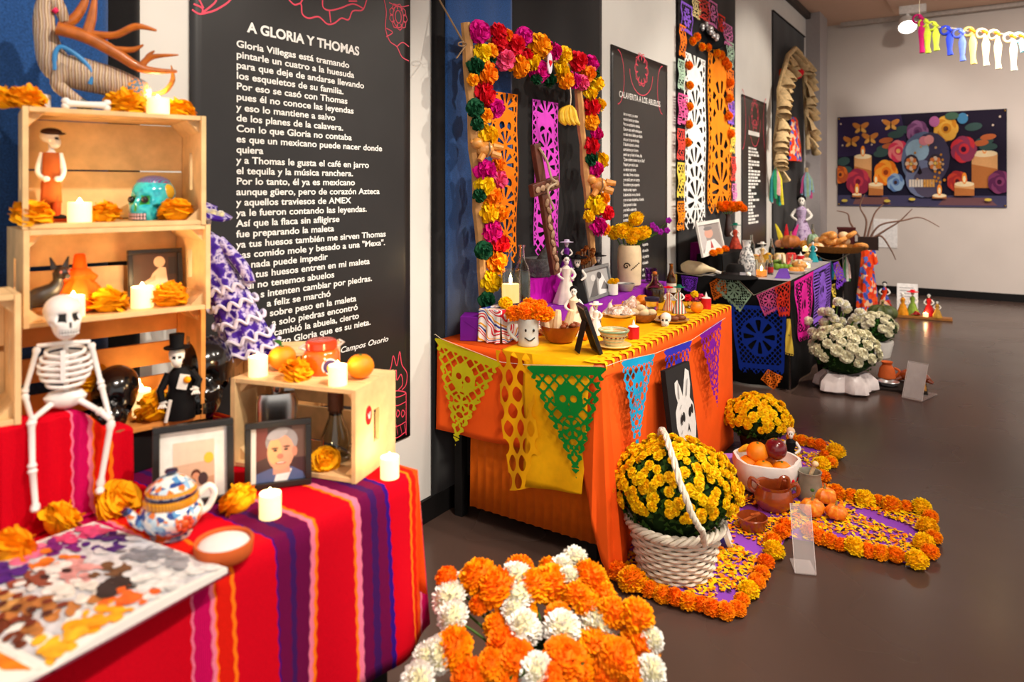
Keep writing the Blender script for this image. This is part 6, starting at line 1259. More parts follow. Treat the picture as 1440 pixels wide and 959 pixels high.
# clay pots, jug, pumpkins, acrylic stands
p = at_h(1088, 716, 0); p.z = .005; t, k = lathe_thing('clay_pot', 'round glazed clay pot with looped handles', 'pot', p, [(18, 0), (24, 6), (27, 18), (22, 30), (24, 35), (21, 34), (19, 28), (22, 16), (0, 6)], M_CLAY)
for sx in (-1, 1): MB(k).tube(bez((sx*20, 0, 32), (sx*30, 0, 38), (sx*32, 0, 26), (sx*25, 0, 20), n=4), 3, 8).build('handle', M_CLAY, t)
MB(k).tube(bez((6, -6, 33), (10, -8, 46), (18, -4, 46), (20, -2, 33), n=4), 3, 8).build('handle', M_CLAY, t)
p = at_h(1058, 746, 0); p.z = .005; t, k = lathe_thing('clay_cazuela', 'small clay bowl of cinnamon sticks', 'bowl', p, [(14, 0), (18, 4), (21, 18), (20, 19), (17, 6), (0, 5)], M_CLAY)
for j in range(6): MB(k).tube([(-12+3*j, -6+2*j, 12), (10-2*j, 4-j, 22)], 2.6, 8).build('cinnamon_stick', mat('cinnamon', (176, 84, 34), .7, var=.2), t)
p = at_h(1139, 704, 0); p.z = .005; t, k = lathe_thing('stoneware_jug', 'grey stoneware jug with a wooden chocolate whisk', 'jug', p, [(15, 0), (16, 2), (17, 18), (14, 34), (16, 40), (14, 40), (12, 34), (14, 4), (0, 4)], mat('grey_stoneware', (140, 132, 116), .4, var=.15))
MB(k).tube(bez((-13, 0, 36), (-25, 0, 34), (-24, 0, 18), (-15, 0, 8), n=5), 2.6, 8).build('handle', MATS['grey_stoneware'], t)
MB(k).ell((3, -16.4, 20), (3, 1, 2.4), 8, 6).build('painted_leaf', M_STEM, t)
t2 = thing('wooden_whisk', 'pale wooden whisk standing in the grey jug', 'whisk', p+Vector((0, 0, .012)), facing(p)); MB(k).tube([(-8, 0, 4), (2, -4, 36), (6, -6, 48)], 2.6, 8).build('shaft', M_BREADP, t2); MB(k).ell((7, -7, 50), (4.5, 4.5, 4), 10, 8).build('whisk_head', M_BREADP, t2)
def pumpkin(p, r, label, col, group='small pumpkins', sq=.75, nl=8):
    t = thing('pumpkin', label, 'pumpkin', p, R.uniform(0, 6), group); MB(r).ell((0, 0, sq), (1, 1, sq), 48, 12, fn=lambda d: (1-.09*abs(math.sin(nl/2*math.atan2(d.y, d.x))))*(1-.16*max(0, abs(d.z)-.8)*5)).build('gourd', col, t)
    MB(r).tube([(0, 0, sq*1.75), (.03, 0, sq*2.1), (.12, 0, sq*2.35)], [.14, .08, .1], 8).build('stem', mat('dry_stem', (150, 130, 80), .8), t)
M_PUM = pattern('striped_pumpkin', 'noise', [(244, 160, 30), (236, 110, 10), (250, 180, 50)], 30, .45)
for u, v, r, l in ((1142, 734, 17, 'orange striped pumpkin nearest the acrylic stand'), (1160, 716, 16, 'orange pumpkin at the back of the three, beside the jug'), (1176, 738, 15, 'yellow-orange pumpkin at the end of the three')):
    p = at_h(u, v-r*.35, 0); p.z = .006; pumpkin(p, r*mpp(p), l, M_PUM)
M_ACR = mat('acrylic', (236, 226, 224), .12, var=0, alpha=.22)
def acrylic(a, c, e, h, label, sheet=None):
    """L-shaped stand: foot from a to c, the plate rises from the rear edge"""
    A, C_, E = at_h(*a, 0), at_h(*c, 0), at_h(*e, 0); rz = math.atan2((C_-A).y, (C_-A).x); w = (C_-A).length; d = max(.06, (E-C_).length)
    t = thing('acrylic_stand', label, 'sign holder', A+Vector((0, 0, .004)), rz, 'clear acrylic sign holders')
    MB().box((w/2, d/2, .0015), (w, d, .003)).build('foot_plate', M_ACR, t, smooth=False); Mr = Matrix.Translation((0, d*.02, .0032)) @ Matrix.Rotation(-.42, 4, 'X')
    MB(M=Mr).box((w/2, .0015, h/2), (w, .003, h)).build('plate', M_ACR, t, smooth=False)
    for x in (0, w): MB(M=Mr).box((x, .0015, h/2), (.0015, .0036, h)).build('lit_edge', mat('acrylic_edge', (240, 226, 222), .3, var=0), t, smooth=False)
    if sheet: MB(M=Mr).box((w/2, .004, h/2), (w*.94, .001, h*.94)).build('paper_sheet', mat('grey_sheet', (206, 196, 194), .7), t, smooth=False)
    return t
acrylic((1118, 808), (1148, 811), (1138, 790), .24, 'clear acrylic stand on the floor beside the three pumpkins')
# blue-and-white cup lying behind the basket
p = at_h(1012, 766, 0); p.z = .03; t, k = fig('blue_cup', 'blue and white cup lying on its side behind the wicker basket', 'cup', p); MB(k, Euler((0, 1.2, 0)).to_matrix().to_4x4()).lathe([(9, -14), (15, 0), (17, 14), (15, 14), (12, 0), (0, -10)], 22).build('cup', M_WHITEP, t); MB(k, Euler((0, 1.2, 0)).to_matrix().to_4x4()).lathe([(15.3, 0), (17, 8)], 22, cap=False).build('blue_band', mat('cup_blue', (40, 40, 140), .3), t)
# ------------------------------------------------------------------ bucket of marigolds and white chrysanthemums in front
BX = (1.21, 1.45); t = thing('flower_bucket', 'bucket of big orange marigolds and white chrysanthemums in front', 'flowers', (BX[0], BX[1], 0))
MB().lathe([(.11, 0), (.115, .01), (.14, .26), (.145, .27), (.135, .27), (.105, .02), (0, .015)], 28).build('bucket', mat('bucket_dark', (34, 34, 36), .5), t)
FL = [(600, 925, 'w', 18), (617, 921, 'w', 22), (632, 842, 'w', 22), (637, 868, 'w', 20), (628, 812, 'o', 14), (652, 820, 'w', 16), (673, 812, 'o', 24), (700, 828, 'o', 27), (638, 912, 'o', 25), (725, 815, 'w', 22), (727, 842, 'w', 22), (722, 858, 'w', 16), (730, 800, 'o', 18), (748, 826, 'o', 24), (776, 826, 'o', 28), (773, 798, 'o', 14), (792, 801, 'w', 18), (808, 788, 'w', 18), (800, 812, 'w', 14), (828, 815, 'o', 24), (845, 838, 'o', 20), (812, 838, 'o', 18), (826, 852, 'o', 18), (700, 880, 'o', 18), (712, 910, 'o', 26), (735, 880, 'w', 20), (746, 888, 'w', 16), (728, 930, 'o', 24), (790, 886, 'w', 24), (786, 868, 'o', 18), (840, 879, 'w', 24), (862, 862, 'o', 20), (895, 868, 'o', 23), (793, 930, 'o', 28), (836, 915, 'o', 26), (868, 925, 'o', 24), (900, 908, 'o', 26), (916, 900, 'w', 16), (915, 945, 'w', 20), (755, 945, 'w', 22), (815, 950, 'o', 26), (690, 935, 'o', 18), (660, 955, 'o', 24), (588, 958, 'w', 22), (855, 950, 'o', 24), (885, 948, 'o', 22), (770, 955, 'o', 20), (720, 958, 'o', 22), (675, 850, 'o', 14), (740, 860, 'o', 14)]
for j, (u, v, c, r) in enumerate(FL):
    Zd = 1.72+((v-870)/90)*-.16+R.uniform(-.03, .03); p = at_Z(u, v, Zd); k = Zd/F; me = (POM_WH if c == 'w' else POM_OR)[j % 2]
    d = (p-Vector((BX[0], BX[1], .22))).normalized(); d = (d+Vector((.35, -.25, .35))).normalized()
    inst(me, 'chrysanthemum' if c == 'w' else 'marigold', loc_in(t, p), d.to_track_quat('Z', 'Y').to_euler(), r*k*1.16/.035, t)
    MB().tube(bez((R.uniform(-.05, .05), R.uniform(-.05, .05), .2), loc_in(t, p)*.6+Vector((0, 0, .1)), loc_in(t, p)-d*.01, n=4), .003, 5).build('stem', M_STEM, t)
b = MB()
for j in range(150):
    a = R.uniform(0, 6.28); rr = R.uniform(.03, .17); z = R.uniform(.28, .39); o = Vector((math.cos(a)*rr, math.sin(a)*rr, z)); s = Vector((R.uniform(-1, 1), R.uniform(-1, 1), R.uniform(-.5, .5))).normalized(); w = s.orthogonal().normalized(); L = R.uniform(.03, .055)
    b.poly([o, o+s*L*.5+w*L*.25, o+s*L, o+s*L*.5-w*L*.25])
tag(b.build('leaves', M_LEAF, t, smooth=False), kind='stuff')
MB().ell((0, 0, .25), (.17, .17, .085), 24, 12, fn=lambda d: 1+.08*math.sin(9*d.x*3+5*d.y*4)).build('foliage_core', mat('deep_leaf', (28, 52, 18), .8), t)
# ------------------------------------------------------------------ altar three
T3Z, T3X, T3Y0, T3Y1 = .785, .855, 5.37, 7.03
M_BLKT = mat('black_tablecloth', (15, 14, 15), .9, var=.15); M_TOP3 = mat('silver_runner', (170, 166, 168), .5, var=.1)
def block_table(x0, x1, y0, y1, z, label, m, nm='draped_table'):
    t = thing(nm, label, 'table', ((x0+x1)/2, (y0+y1)/2, 0)); w, d = x1-x0, y1-y0; MB().box((0, 0, z-.012), (w, d, .02)).build('table_top', m, t, smooth=False)
    for a in (-1, 1):
        for c in (-1, 1): MB().box((a*(w/2-.06), c*(d/2-.06), (z-.022)/2), (.04, .04, z-.022)).build('leg', MATS['table_black'], t)
    pts = [(-w/2, -d/2), (w/2, -d/2), (w/2, d/2)]
    for (ax, ay), (bx, by) in zip(pts, pts[1:]):
        nx, ny = (by-ay), -(bx-ax); l = math.hypot(nx, ny); nx, ny = nx/l, ny/l
        MB().grid(lambda a, c: (lerp(ax, bx, a)+nx*(.002+c*.012*(1+math.sin(a*22))), lerp(ay, by, a)+ny*(.002+c*.012*(1+math.sin(a*22))), lerp(z, .01, c)), 60, 4).build('cloth_drop', m, t, thick=.002)
    return t
block_table(.03, T3X, T3Y0, T3Y1, T3Z, 'black-draped altar table hung with cut-paper banners', M_BLKT)
MB().grid(lambda a, c: (lerp(.04, T3X+.002, a), lerp(T3Y0+.0, T3Y1-.01, c), T3Z+.003+.0005*math.sin(a*20)), 10, 10).build('table_runner', M_TOP3); tag(bpy.data.objects['table_runner'], 'silvery runner on the top of the black altar', 'cloth')
Z3 = T3Z+.0045
PC = dict(orange=(244, 120, 30), mint=(176, 206, 180), pink=(224, 90, 150), red=(240, 60, 40), navy=(16, 48, 150), yellow=(240, 206, 80), magenta=(222, 20, 150), purple=(120, 50, 200), lilac=(140, 90, 210), cream=(236, 214, 150), rose=(232, 130, 190), sage=(150, 180, 150), coral=(226, 70, 60), white=(246, 244, 240), tang=(252, 140, 20))
def banner(pts, col, label, plane, k=7, med='rose', nx=26, ny=34, off=0., group='cut-paper banners on the black altar'):
    q = [plane(*p) for p in pts]; q = [v_+(Vector((0, -off, 0)) if plane is N3 else Vector((off, 0, 0))) for v_ in q]
    a = (q[1]-q[0]).length/max(.01, (q[2]-q[0]).length); o = cut(f_banner(a, k, med, .05, 4, .36), quad_pos(*q, .006), nx, ny, 'paper_banner', paper('b_'+col, PC[col])); return tag(o, label, 'papel picado', group)
N3 = lambda u, v: at_y(u, v, T3Y0-.03); F3 = lambda u, v: at_x(u, v, T3X+.035); F4w = lambda u, v: at_x(u, v, .03)
banner([(1026, 428), (1106, 432), (1040, 524), (1102, 530)], 'navy', 'big navy-blue cut-paper banner on the near end of the black altar', N3, 12, 'rose', 50, 60)
banner([(1024, 380), (1058, 414), (1004, 405), (1040, 440)], 'sage', 'grey-green cut-paper flag on the near end of the black altar', N3, 7, off=.01)
banner([(998, 398), (1020, 384), (1004, 424), (1022, 414)], 'orange', 'orange cut-paper flag tucked behind the grey-green one', N3, 7, off=.005)
banner([(1064, 415), (1092, 402), (1076, 446), (1096, 436)], 'pink', 'dusty-pink cut-paper flag on the black altar', N3, 7, off=.008)
banner([(1090, 404), (1112, 394), (1096, 446), (1111, 446)], 'red', 'red-orange cut-paper flag at the corner of the black altar', N3, 7, off=.012)
banner([(1070, 533), (1080, 519), (1090, 550), (1102, 530)], 'orange', 'orange cut-paper scrap hanging below the navy banner', N3, 7, off=.004)
banner([(1107, 448), (1112, 448), (1104, 498), (1117, 502)], 'yellow', 'narrow yellow cut-paper strip at the corner of the black altar', N3, 7, nx=10, off=.01)
banner([(940, 383), (952, 386), (942, 420), (952, 420)], 'yellow', 'yellow cut-paper flag where the black altar meets the wall', N3, 7, off=.002)
banner([(958, 387), (982, 390), (962, 408), (978, 414)], 'purple', 'small dark violet flag at the wall end of the black altar', N3, 7, off=.006)
banner([(1117, 396), (1144, 381), (1124, 482), (1138, 478)], 'magenta', 'magenta cut-paper banner on the front of the black altar', F3, 9, 'skull', 30, 60)
banner([(1144, 381), (1168, 369), (1145, 462), (1168, 440)], 'lilac', 'lilac-purple cut-paper banner on the front of the black altar', F3, 9, 'skull', 30, 60)
banner([(1165, 370), (1172, 367), (1171, 408), (1185, 396)], 'purple', 'deep purple banner turned at the far corner of the black altar', F3, 7, nx=16, off=.04)
banner([(1168, 400), (1173, 398), (1170, 436), (1173, 432)], 'yellow', 'thin yellow paper tip beside the lilac banner', F3, 7, nx=8, off=.01)
tag(MB().tube([N3(940, 382), N3(985, 388), N3(1025, 380), N3(1060, 415), N3(1092, 402), N3(1113, 394)], .0015, 5).build('banner_string', MATS['string']), 'string carrying the flags on the black altar', 'string')
# wall hangings over it
def wallpaper(u0, v0, u1, v1, col, label, med='long', nx=34, ny=150, k=10, x=.03, skew=0, g='long cut-paper strips'):
    F_ = lambda u, v: at_x(u, v, x); q = [F_(u0, v0), F_(u1, v0+(v1-v0)*.0), F_(u0, v1), F_(u1, v1)]; q[1].z, q[3].z = q[0].z+skew, q[2].z
    a = (q[1]-q[0]).length/(q[2]-q[0]).length; o = cut(f_banner(a, 17 if med == 'long' else k, med, .009 if med == 'long' else .05, 4, .4), quad_pos(*q, .006), *((56, 260) if med == 'long' else (nx, ny)), 'cut_paper_strip' if med == 'long' else 'paper_flag', paper('b_'+col, PC[col])); tag(o, l_ := label, 'papel picado', g)
wallpaper(963, 72, 992, 325, 'white', 'tall white cut-paper strip on the black panel over the altar'); wallpaper(996, 72, 1029, 302, 'tang', 'tall orange cut-paper strip on the black panel over the altar')
fl = [(958, 0, 974, 45, 'lilac'), (974, -4, 985, 24, 'cream'), (983, -6, 999, 26, 'coral'), (997, -2, 1009, 36, 'rose'), (956, 33, 965, 80, 'orange'), (1010, 18, 1020, 50, 'red'), (1017, 30, 1030, 62, 'rose'), (1022, 56, 1032, 92, 'mint'), (954, 82, 963, 126, 'mint'), (954, 130, 968, 176, 'pink'), (953, 180, 963, 226, 'coral'), (953, 228, 963, 280, 'yellow'), (953, 283, 963, 326, 'tang'), (1024, 96, 1032, 134, 'orange'), (1025, 140, 1033, 176, 'lilac'), (1027, 178, 1034, 216, 'yellow'), (1029, 220, 1035, 256, 'coral'), (1030, 258, 1036, 292, 'rose')]
seen = {}
for u0, v0, u1, v1, c in fl:
    side = 'wall end' if u1 < 992 else 'far side'; hgt = 'at the top' if v1 < 60 else 'above mid height' if v1 < 180 else 'low down'
    lab = '%s paper flag on the %s of the panel frame, %s' % (c, side, hgt); seen[lab] = seen.get(lab, 0)+1
    wallpaper(u0, v0, u1, v1, c, lab, 'rose', 12, 24, 6, .045, 0, 'small paper flags framing the panel')
for j, (u, v) in enumerate(((974, 58), (980, 52), (987, 66), (996, 66), (1001, 62), (1008, 74), (1014, 77), (1020, 86), (1024, 92), (969, 92), (970, 120), (970, 150), (969, 175), (967, 200), (1027, 116), (1026, 138), (1025, 163), (1028, 188))):
    p = at_x(u, v, .055); o = inst(POM_OR[j % 3], 'marigold', p, (0, 1.4, 0), 6.5*mpp(p)/.035); tag(o, ('%s pinned orange marigold along the tops of the tall strips, from the wall end' % ORD[j]) if j < 9 else ('%s pinned orange marigold down the edge of the white strip' % ORD[j-9] if j < 14 else '%s pinned orange marigold down the edge of the orange strip' % ORD[j-14]), 'flower', 'marigolds pinned to the black panel')
p = at_x(995, 45, .06); t, k = fig('silver_masks', 'cluster of shiny silver skull masks on a black bow above the strips', 'ornament', p, .3)
MB(k).ell((-8, 4, -8), (12, 3, 16), 14, 8).ell((12, 4, -10), (14, 3, 14), 14, 8).build('black_bow', M_BLKC, t)
for x, z, s in ((-9, 6, 9), (2, 2, 11), (11, -8, 9), (-3, 10, 7), (6, -4, 8)): skull_mb(s*k, Matrix.Translation((x*k, -4*k, z*k)), 20, 14).build('silver_skull', [mat('silver_foil', (214, 214, 216), .25, .7, var=.2), mat('silver_dark', (110, 110, 116), .4, .6)], t)
# offerings on it
T_ = lambda u, v: at_h(u, v, Z3)
BZ = .94; b0, b1 = at_x(985, 300, .42), at_x(1040, 300, .42); draped_step(.14, .34, T3Y0+.1, b1.y+.7, Z3, BZ, M_BLKT, 'black step at the back of the black altar')
draped_step(.05, .135, T3Y0+.2, b1.y+.5, Z3, 1.02, mat('plum_cloth', (130, 10, 110), .7, var=.2, vscale=12), 'plum satin step at the back of the black altar')
p0, p1 = on(988, .29, BZ+.002), on(1019, .22, BZ+.002); k = mpp(p0); frame('white framed colour portrait on the black altar', p0, p1, 50*k, 5*k, M_WHITEP, ((150, 140, 136), [((196, 190, 188), [(0, 0), (.3, .3), (.3, 1), (0, 1)]), ((214, 160, 140), oval(.45, .66, .2, .18)), ((230, 226, 224), [(.1, 0), (.3, .4), (.65, .42), (.95, 0)]), ((180, 60, 60), [(.42, .1), (.48, .42), (.56, .1)]), ((120, 116, 116), oval(.45, .84, .2, .07))]), lean=.2)
for j, (u, x) in enumerate(((1003, .30), (1011, .29), (1020, .27))): p = on(u, x, BZ+.002); flower(POM_OR[j], p+Vector((0, 0, .02)), 6*mpp(p)/.035, '%s orange marigold from the near corner of the white portrait frame' % ORD[j], 'flower', 'marigolds before the white portrait', 'marigold')
p = on(1024, .1, 1.022); t, k = fig('tall_vase', 'slim dark vase of marigolds at the back of the black altar', 'vase', p); MB(k).lathe([(4, 0), (6, 4), (4, 20), (3, 28), (4, 32), (0, 32)], 16).build('body', mat('vase_dark', (70, 50, 44), .3, coat=.4), t)
for j in range(9): inst(POM_OR[j % 3], 'marigold_bloom', ((-16+4.4*j)*k, R.uniform(-4, 4)*k, (40+4*(j % 2))*k), (.5, 0, j), 7*k/.035, t)
for j in range(4): MB(k).tube([(0, 0, 28), (-10+6*j, 0, 38)], .8, 5).build('stem', M_STEM, t)
p = on(1034, .25, BZ+.002); catrina(p, .22, 'skeleton woman in plum and ochre on the black step', mat('plum_ochre', (170, 60, 40), .6, var=.5, vscale=40), 'wide', mat('hat_green', (10, 110, 90), .6))
p = T_(976, 386); t, k = fig('pale_gourd', 'pale plucked bird-shaped gourd lying on the black altar', 'gourd', p); MB(k).tube(bez((-18, 0, 9), (-8, 0, 10), (8, 0, 9), (20, 0, 8), (30, 0, 6), n=4), taper([4, 10, 9, 4, 2], 17), 14).build('body', mat('pale_skin', (226, 204, 160), .5, var=.1), t); MB(k).tube([(28, 0, 6), (36, -2, 3)], [2, 2.5], 8).build('stalk', M_BONE, t)
p = T_(1034, 391); t, k = fig('black_sombrero', 'black felt hat lying on the front of the black altar', 'hat', p); MB(k).lathe([(30, 0), (31, 1), (24, 4), (14, 6), (12, 16), (8, 20), (0, 20)], 30, wob=lambda a, q: 1+.04*math.sin(3*a), sq=.9).build('hat_body', mat('black_felt_hat', (20, 18, 18), .85), t); MB(k).lathe([(14.4, 5), (14, 9)], 24, cap=False).build('hat_band', mat('hat_band', (60, 56, 56), .6), t); MB(k).box((10, -14, 8), (8, 1, 4)).build('silver_badge', mat('silver_foil', (214, 214, 216), .25, .7), t)
p = T_(1050, 382); t, k = lathe_thing('silver_vase', 'silver and white painted flask in the middle of the black altar', 'vase', p, [(9, 0), (11, 3), (12, 14), (8, 28), (5, 34), (6, 42), (7, 44), (0, 44)], pattern('silver_paint', 'cells', [(220, 220, 216), (170, 172, 172), (236, 232, 226), (120, 120, 120)], 70, .25, .4))
p = T_(1071, 389); t, k = fig('votive_glass', 'glass votive candle glowing at the front of the black altar', 'candle', p); MB(k).lathe([(7, 0), (8, 1), (8.5, 24), (8, 24), (7, 2), (0, 2)], 20).build('glass', glass('votive_glass'), t); MB(k).lathe([(7, 2), (7.3, 9), (0, 9)], 16).build('wax', mat('wax_orange', (250, 150, 60), .4, var=0, emit=(255, 150, 60), es=.8), t); MB(k).lathe([(1, 9), (1.6, 12), (.1, 16)], 8).build('flame', M_FLAME, t)
bottle(T_(1083, 386), .15, 'small red sauce bottle on the black altar', (170, 20, 16), None, mat('label_red', (190, 20, 20), .5), .4, .16)
p = T_(1100, 391); t, k = fig('paper_pyramid', 'small folded violet cut-paper tent at the corner of the black altar', 'paper', p); MB(k).prism([(-10, 0), (10, 0), (7, 14), (-4, 13)], -5, -4.4).build('front_leaf', paper('b_lilac', PC['lilac']), t); MB(k).prism([(-9, 0), (11, 0), (7, 13.4), (-4, 12.6)], 4, 4.6).build('rear_leaf', paper('b_purple', PC['purple']), t)
for j, (u, v, col, h, r, l) in enumerate(((1060, 372, (206, 160, 90), 12, 7, 'ochre clay cup behind the silver flask'), (1078, 372, (240, 180, 40), 14, 8, 'yellow painted cup beyond the votive'), (1096, 376, (120, 150, 60), 7, 12, 'green dish of limes on the black altar'), (1118, 384, (226, 150, 60), 4, 16, 'plate of orange slices near the lilac banner'), (1130, 372, (236, 206, 170), 6, 12, 'white dish with a pink cake on the black altar'), (1112, 370, (230, 60, 60), 12, 8, 'red cup behind the drinking glass'), (1140, 366, (236, 200, 120), 8, 9, 'cream bowl at the far end of the black altar'), (1098, 368, (226, 200, 140), 9, 10, 'straw-coloured bowl of sweets at the back of the black altar'))):
    p = T_(u, v); t, k = fig('offering_dish', l, 'dish', p, 0, 'dishes on the black altar'); m = mat('dish_%d' % j, col, .4, var=.1, coat=.3); MB(k).lathe([(r*.7, 0), (r*.8, 1), (r, h), (r*.92, h), (r*.7, 2), (0, 2)], 20).build('dish', M_WHITEP if j in (3, 4) else m, t)
    for q in range(5): MB(k).ell((R.uniform(-.5, .5)*r, R.uniform(-.4, .4)*r, h+1), (r*.34, r*.3, r*.24), 8, 6).build('morsel', m, t)
p = T_(1107, 378); t, k = lathe_thing('drinking_glass', 'ribbed clear drinking glass on the black altar', 'glass', p, [(6, 0), (7, 1), (8, 20), (7.4, 20), (6, 2), (0, 2)], glass('votive_glass'))
for u, v, h, c, l in ((1085, 366, .2, (40, 120, 110), 'tall teal glass bottle on the black altar'), (1057, 362, .22, (210, 214, 210), 'tall clear glass bottle before the far poster')): bottle(T_(u, v), h, l, c, None, None, .35, .14)
for j, (u, v, l) in enumerate(((1090, 372, 'tealight glowing beyond the votive glass'), (1135, 376, 'tealight glowing beside the plate of orange slices'))): p = T_(u, v); k = mpp(p); led_candle(p, 4*k, 5*k, l, lit=False)
for u, v, w, l in ((1052, 392, 8, 'tiny white sugar skull at the edge of the black altar'), (1098, 372, 12, 'white sugar skull in the middle of the black altar')): little_skull(T_(u, v), w, l)
for j in range(9):
    p = T_(1092+(j % 5)*6, 374+(j//5)*5)+Vector((0, 0, .0)); k = mpp(p); orange(p, R.uniform(4, 5)*k, 'green lime, %s from the near end, in the %s row on the black altar' % (ORD[j % 5], ('back', 'front')[j//5]), False, .9, mat('lime_peel', (120, 160, 40), .4, var=.15), 'limes on the black altar').name = 'lime'
for o in bpy.data.objects:
    if o.name.startswith('lime') and o.type == 'EMPTY': o['category'] = 'lime'
for j in range(5):
    p = T_(1062+j*9, 366); orange(p, 5*mpp(p), '%s orange from the silver flask in the back row of the black altar' % ORD[j], False, .9, None, 'oranges on the black altar')
p = T_(1124, 378); t, k = fig('sweet_bread', 'round sugar-crossed sweet bread on the black altar', 'bread', p); MB(k).ell((0, 0, 5), (11, 10, 6), 16, 8).build('loaf', M_BREAD, t)
for a_ in (0, 1.57): MB(k).tube([(math.cos(a_)*-9, math.sin(a_)*-9, 8), (0, 0, 12), (math.cos(a_)*9, math.sin(a_)*9, 8)], 1.6, 6).build('bone_strip', M_BREADP, t)
tin_candle(T_(1126, 368), (206, 20, 24), 5, 9, 'red battery candle at the far end of the black altar', 'candle_red')
catrina(T_(1072, 372), .2, 'skeleton lady in a white and gold gown amid the black altar', pattern('white_gold', 'noise', [(240, 230, 210), (214, 160, 60), (244, 238, 228)], 60, .6), 'wide', M_WHITEP)
catrina(T_(1143, 368), .2, 'skeleton lady in turquoise near the far end of the black altar', mat('turquoise_cloth', (40, 150, 160), .7, var=.2), 'hair', M_BLKC)
# ------------------------------------------------------------------ altar four, in the corner
T4X, T4Y0, T4Y1 = .75, 8.35, 10.0
block_table(.03, T4X, T4Y0, T4Y1, .785, 'black-draped table in the corner, under the corn-husk arch', mat('charcoal_cloth', (22, 20, 20), .9))
Z4 = .789; U = lambda u, v: at_h(u, v, Z4)
H4 = lambda u, x: on(u, x, Z4)
M_HUSK = mat('corn_husk', (214, 184, 136), .8, var=.2, vscale=30)
t = thing('husk_arch', 'arch of dried corn husks hung on the black panel in the corner', 'arch', (.1, at_x(1110, 150, .1).y, 1.5))
hp = [(1091, 232), (1090, 205), (1093, 180), (1096, 150), (1096, 125), (1102, 100), (1108, 78), (1118, 68), (1126, 76), (1130, 95), (1132, 120), (1133, 150), (1135, 180), (1136, 210)]
hw = [at_x(u, v, .1) for u, v in hp]; MB().tube([loc_in(t, q) for q in hw], .03, 8).build('rope', M_HUSK, t)
for j in range(40):
    f = j/40*(len(hw)-1); i = int(f); q = hw[i].lerp(hw[min(i+1, len(hw)-1)], f-i); k = mpp(q); a = R.uniform(-1.2, 1.2)-(.6 if j < 16 else -.6); L = R.uniform(14, 26)*k
    MB().tube([loc_in(t, q), loc_in(t, q)+Vector((.06, math.sin(a)*L*.6, -L*.5)), loc_in(t, q)+Vector((.09, math.sin(a)*L, -L))], [.02, .05, .085], 7, cap=False, flat=.5).build('husk', M_HUSK, t)
M_FLOR = pattern('floral_fabric', 'cells', [(226, 60, 20), (240, 90, 30), (60, 80, 170), (236, 70, 20), (240, 190, 150), (226, 60, 20), (90, 110, 190)], 22, .8)
p = at_x(1116, 225, .07); k = mpp(p); t = thing('floral_dress', 'small red and blue floral dress hung inside the husk arch', 'dress', p, math.pi/2)
MB(k).lathe([(34, -2), (30, 20), (24, 40), (18, 56), (10, 60)], 30, sq=.25, wob=lambda a, q: 1+.07*math.sin(8*a)*(1-q)).build('dress_body', M_FLOR, t)
p = at_x(1112, 104, .12); t, k = fig('red_bow', 'bright red paper bow across the husk arch', 'bow', p, .3)
for sx in (-1, 1): MB(k).ell((sx*9, 0, 0), (9, 4, 8), 14, 8, fn=lambda d: 1+.15*math.sin(7*d.z*3)).build('loop', M_RED if sx > 0 else mat('bow_orange', (244, 80, 20), .7), t)
MB(k).ell((0, -3, 0), 4, 10, 8).build('knot', M_RED, t)
def tassel(u, v, cols, n, L, x, label):
    p = at_x(u, v, x); t, k = fig('paper_tassel', label, 'tassel', p, .3, 'crepe-paper tassels'); MB(k).tube([(0, 0, 0), (0, 0, -6)], 2.5, 8).build('knot', M_HUSK, t)
    for j in range(n):
        a = j*2.4; MB(k).tube([(0, 0, -4), (math.cos(a)*6, math.sin(a)*4, -L*.4), (math.cos(a)*8+R.uniform(-2, 2), math.sin(a)*5, -L*R.uniform(.7, 1))], [1, 2.6, 2], 5, flat=.5).build('strand', mat('crepe_%d_%d_%d' % cols[j % len(cols)], cols[j % len(cols)], .7, var=.15), t)
tassel(1091, 228, [(70, 190, 190), (236, 220, 60), (226, 170, 170), (60, 170, 110)], 18, 62, .13, 'teal, yellow and pink crepe tassel on the near foot of the arch'); tassel(1134, 236, [(220, 90, 150), (150, 190, 210), (170, 200, 160)], 14, 44, .13, 'pink and pale-blue crepe tassel on the far foot of the arch')
catrina(U(1127, 345), .62, 'tall skeleton lady in lilac and white in the corner altar', pattern('lilac_lace', 'noise', [(110, 70, 130), (200, 180, 210), (150, 110, 160)], 20, .6), 'hair', M_BLKC)
for j, (u, v, r, col, l, sq) in enumerate(((1112, 350, 13, (190, 110, 50), 'tan round gourd at the front of the corner altar', .8), (1098, 349, 8, (210, 140, 100), 'small pinkish gourd at the edge of the corner altar', .8), (1132, 350, 8, (240, 170, 70), 'small orange gourd with a glow beside it', .8), (1143, 351, 8, (140, 170, 140), 'tall pale-green squash on the corner altar', 1.5))):
    p = U(u, v); k = mpp(p); pumpkin(p, r*k, l, mat('gourd_%d' % j, col, .5, var=.15), 'gourds on the corner altar', sq)
p = U(1133, 353); k = mpp(p); led_candle(p, 4*k, 6*k, 'glowing tealight on the corner altar', lit=False)
p = U(1176, 354); t, k = lathe_thing('bread_tray', 'wide woven basket on the corner altar', 'basket', p, [(30, 0), (34, 4), (37, 9), (34, 9), (28, 2), (0, 2)], M_WICK)
bp, bk, br = p, k, facing(p); rr = random.Random(12)
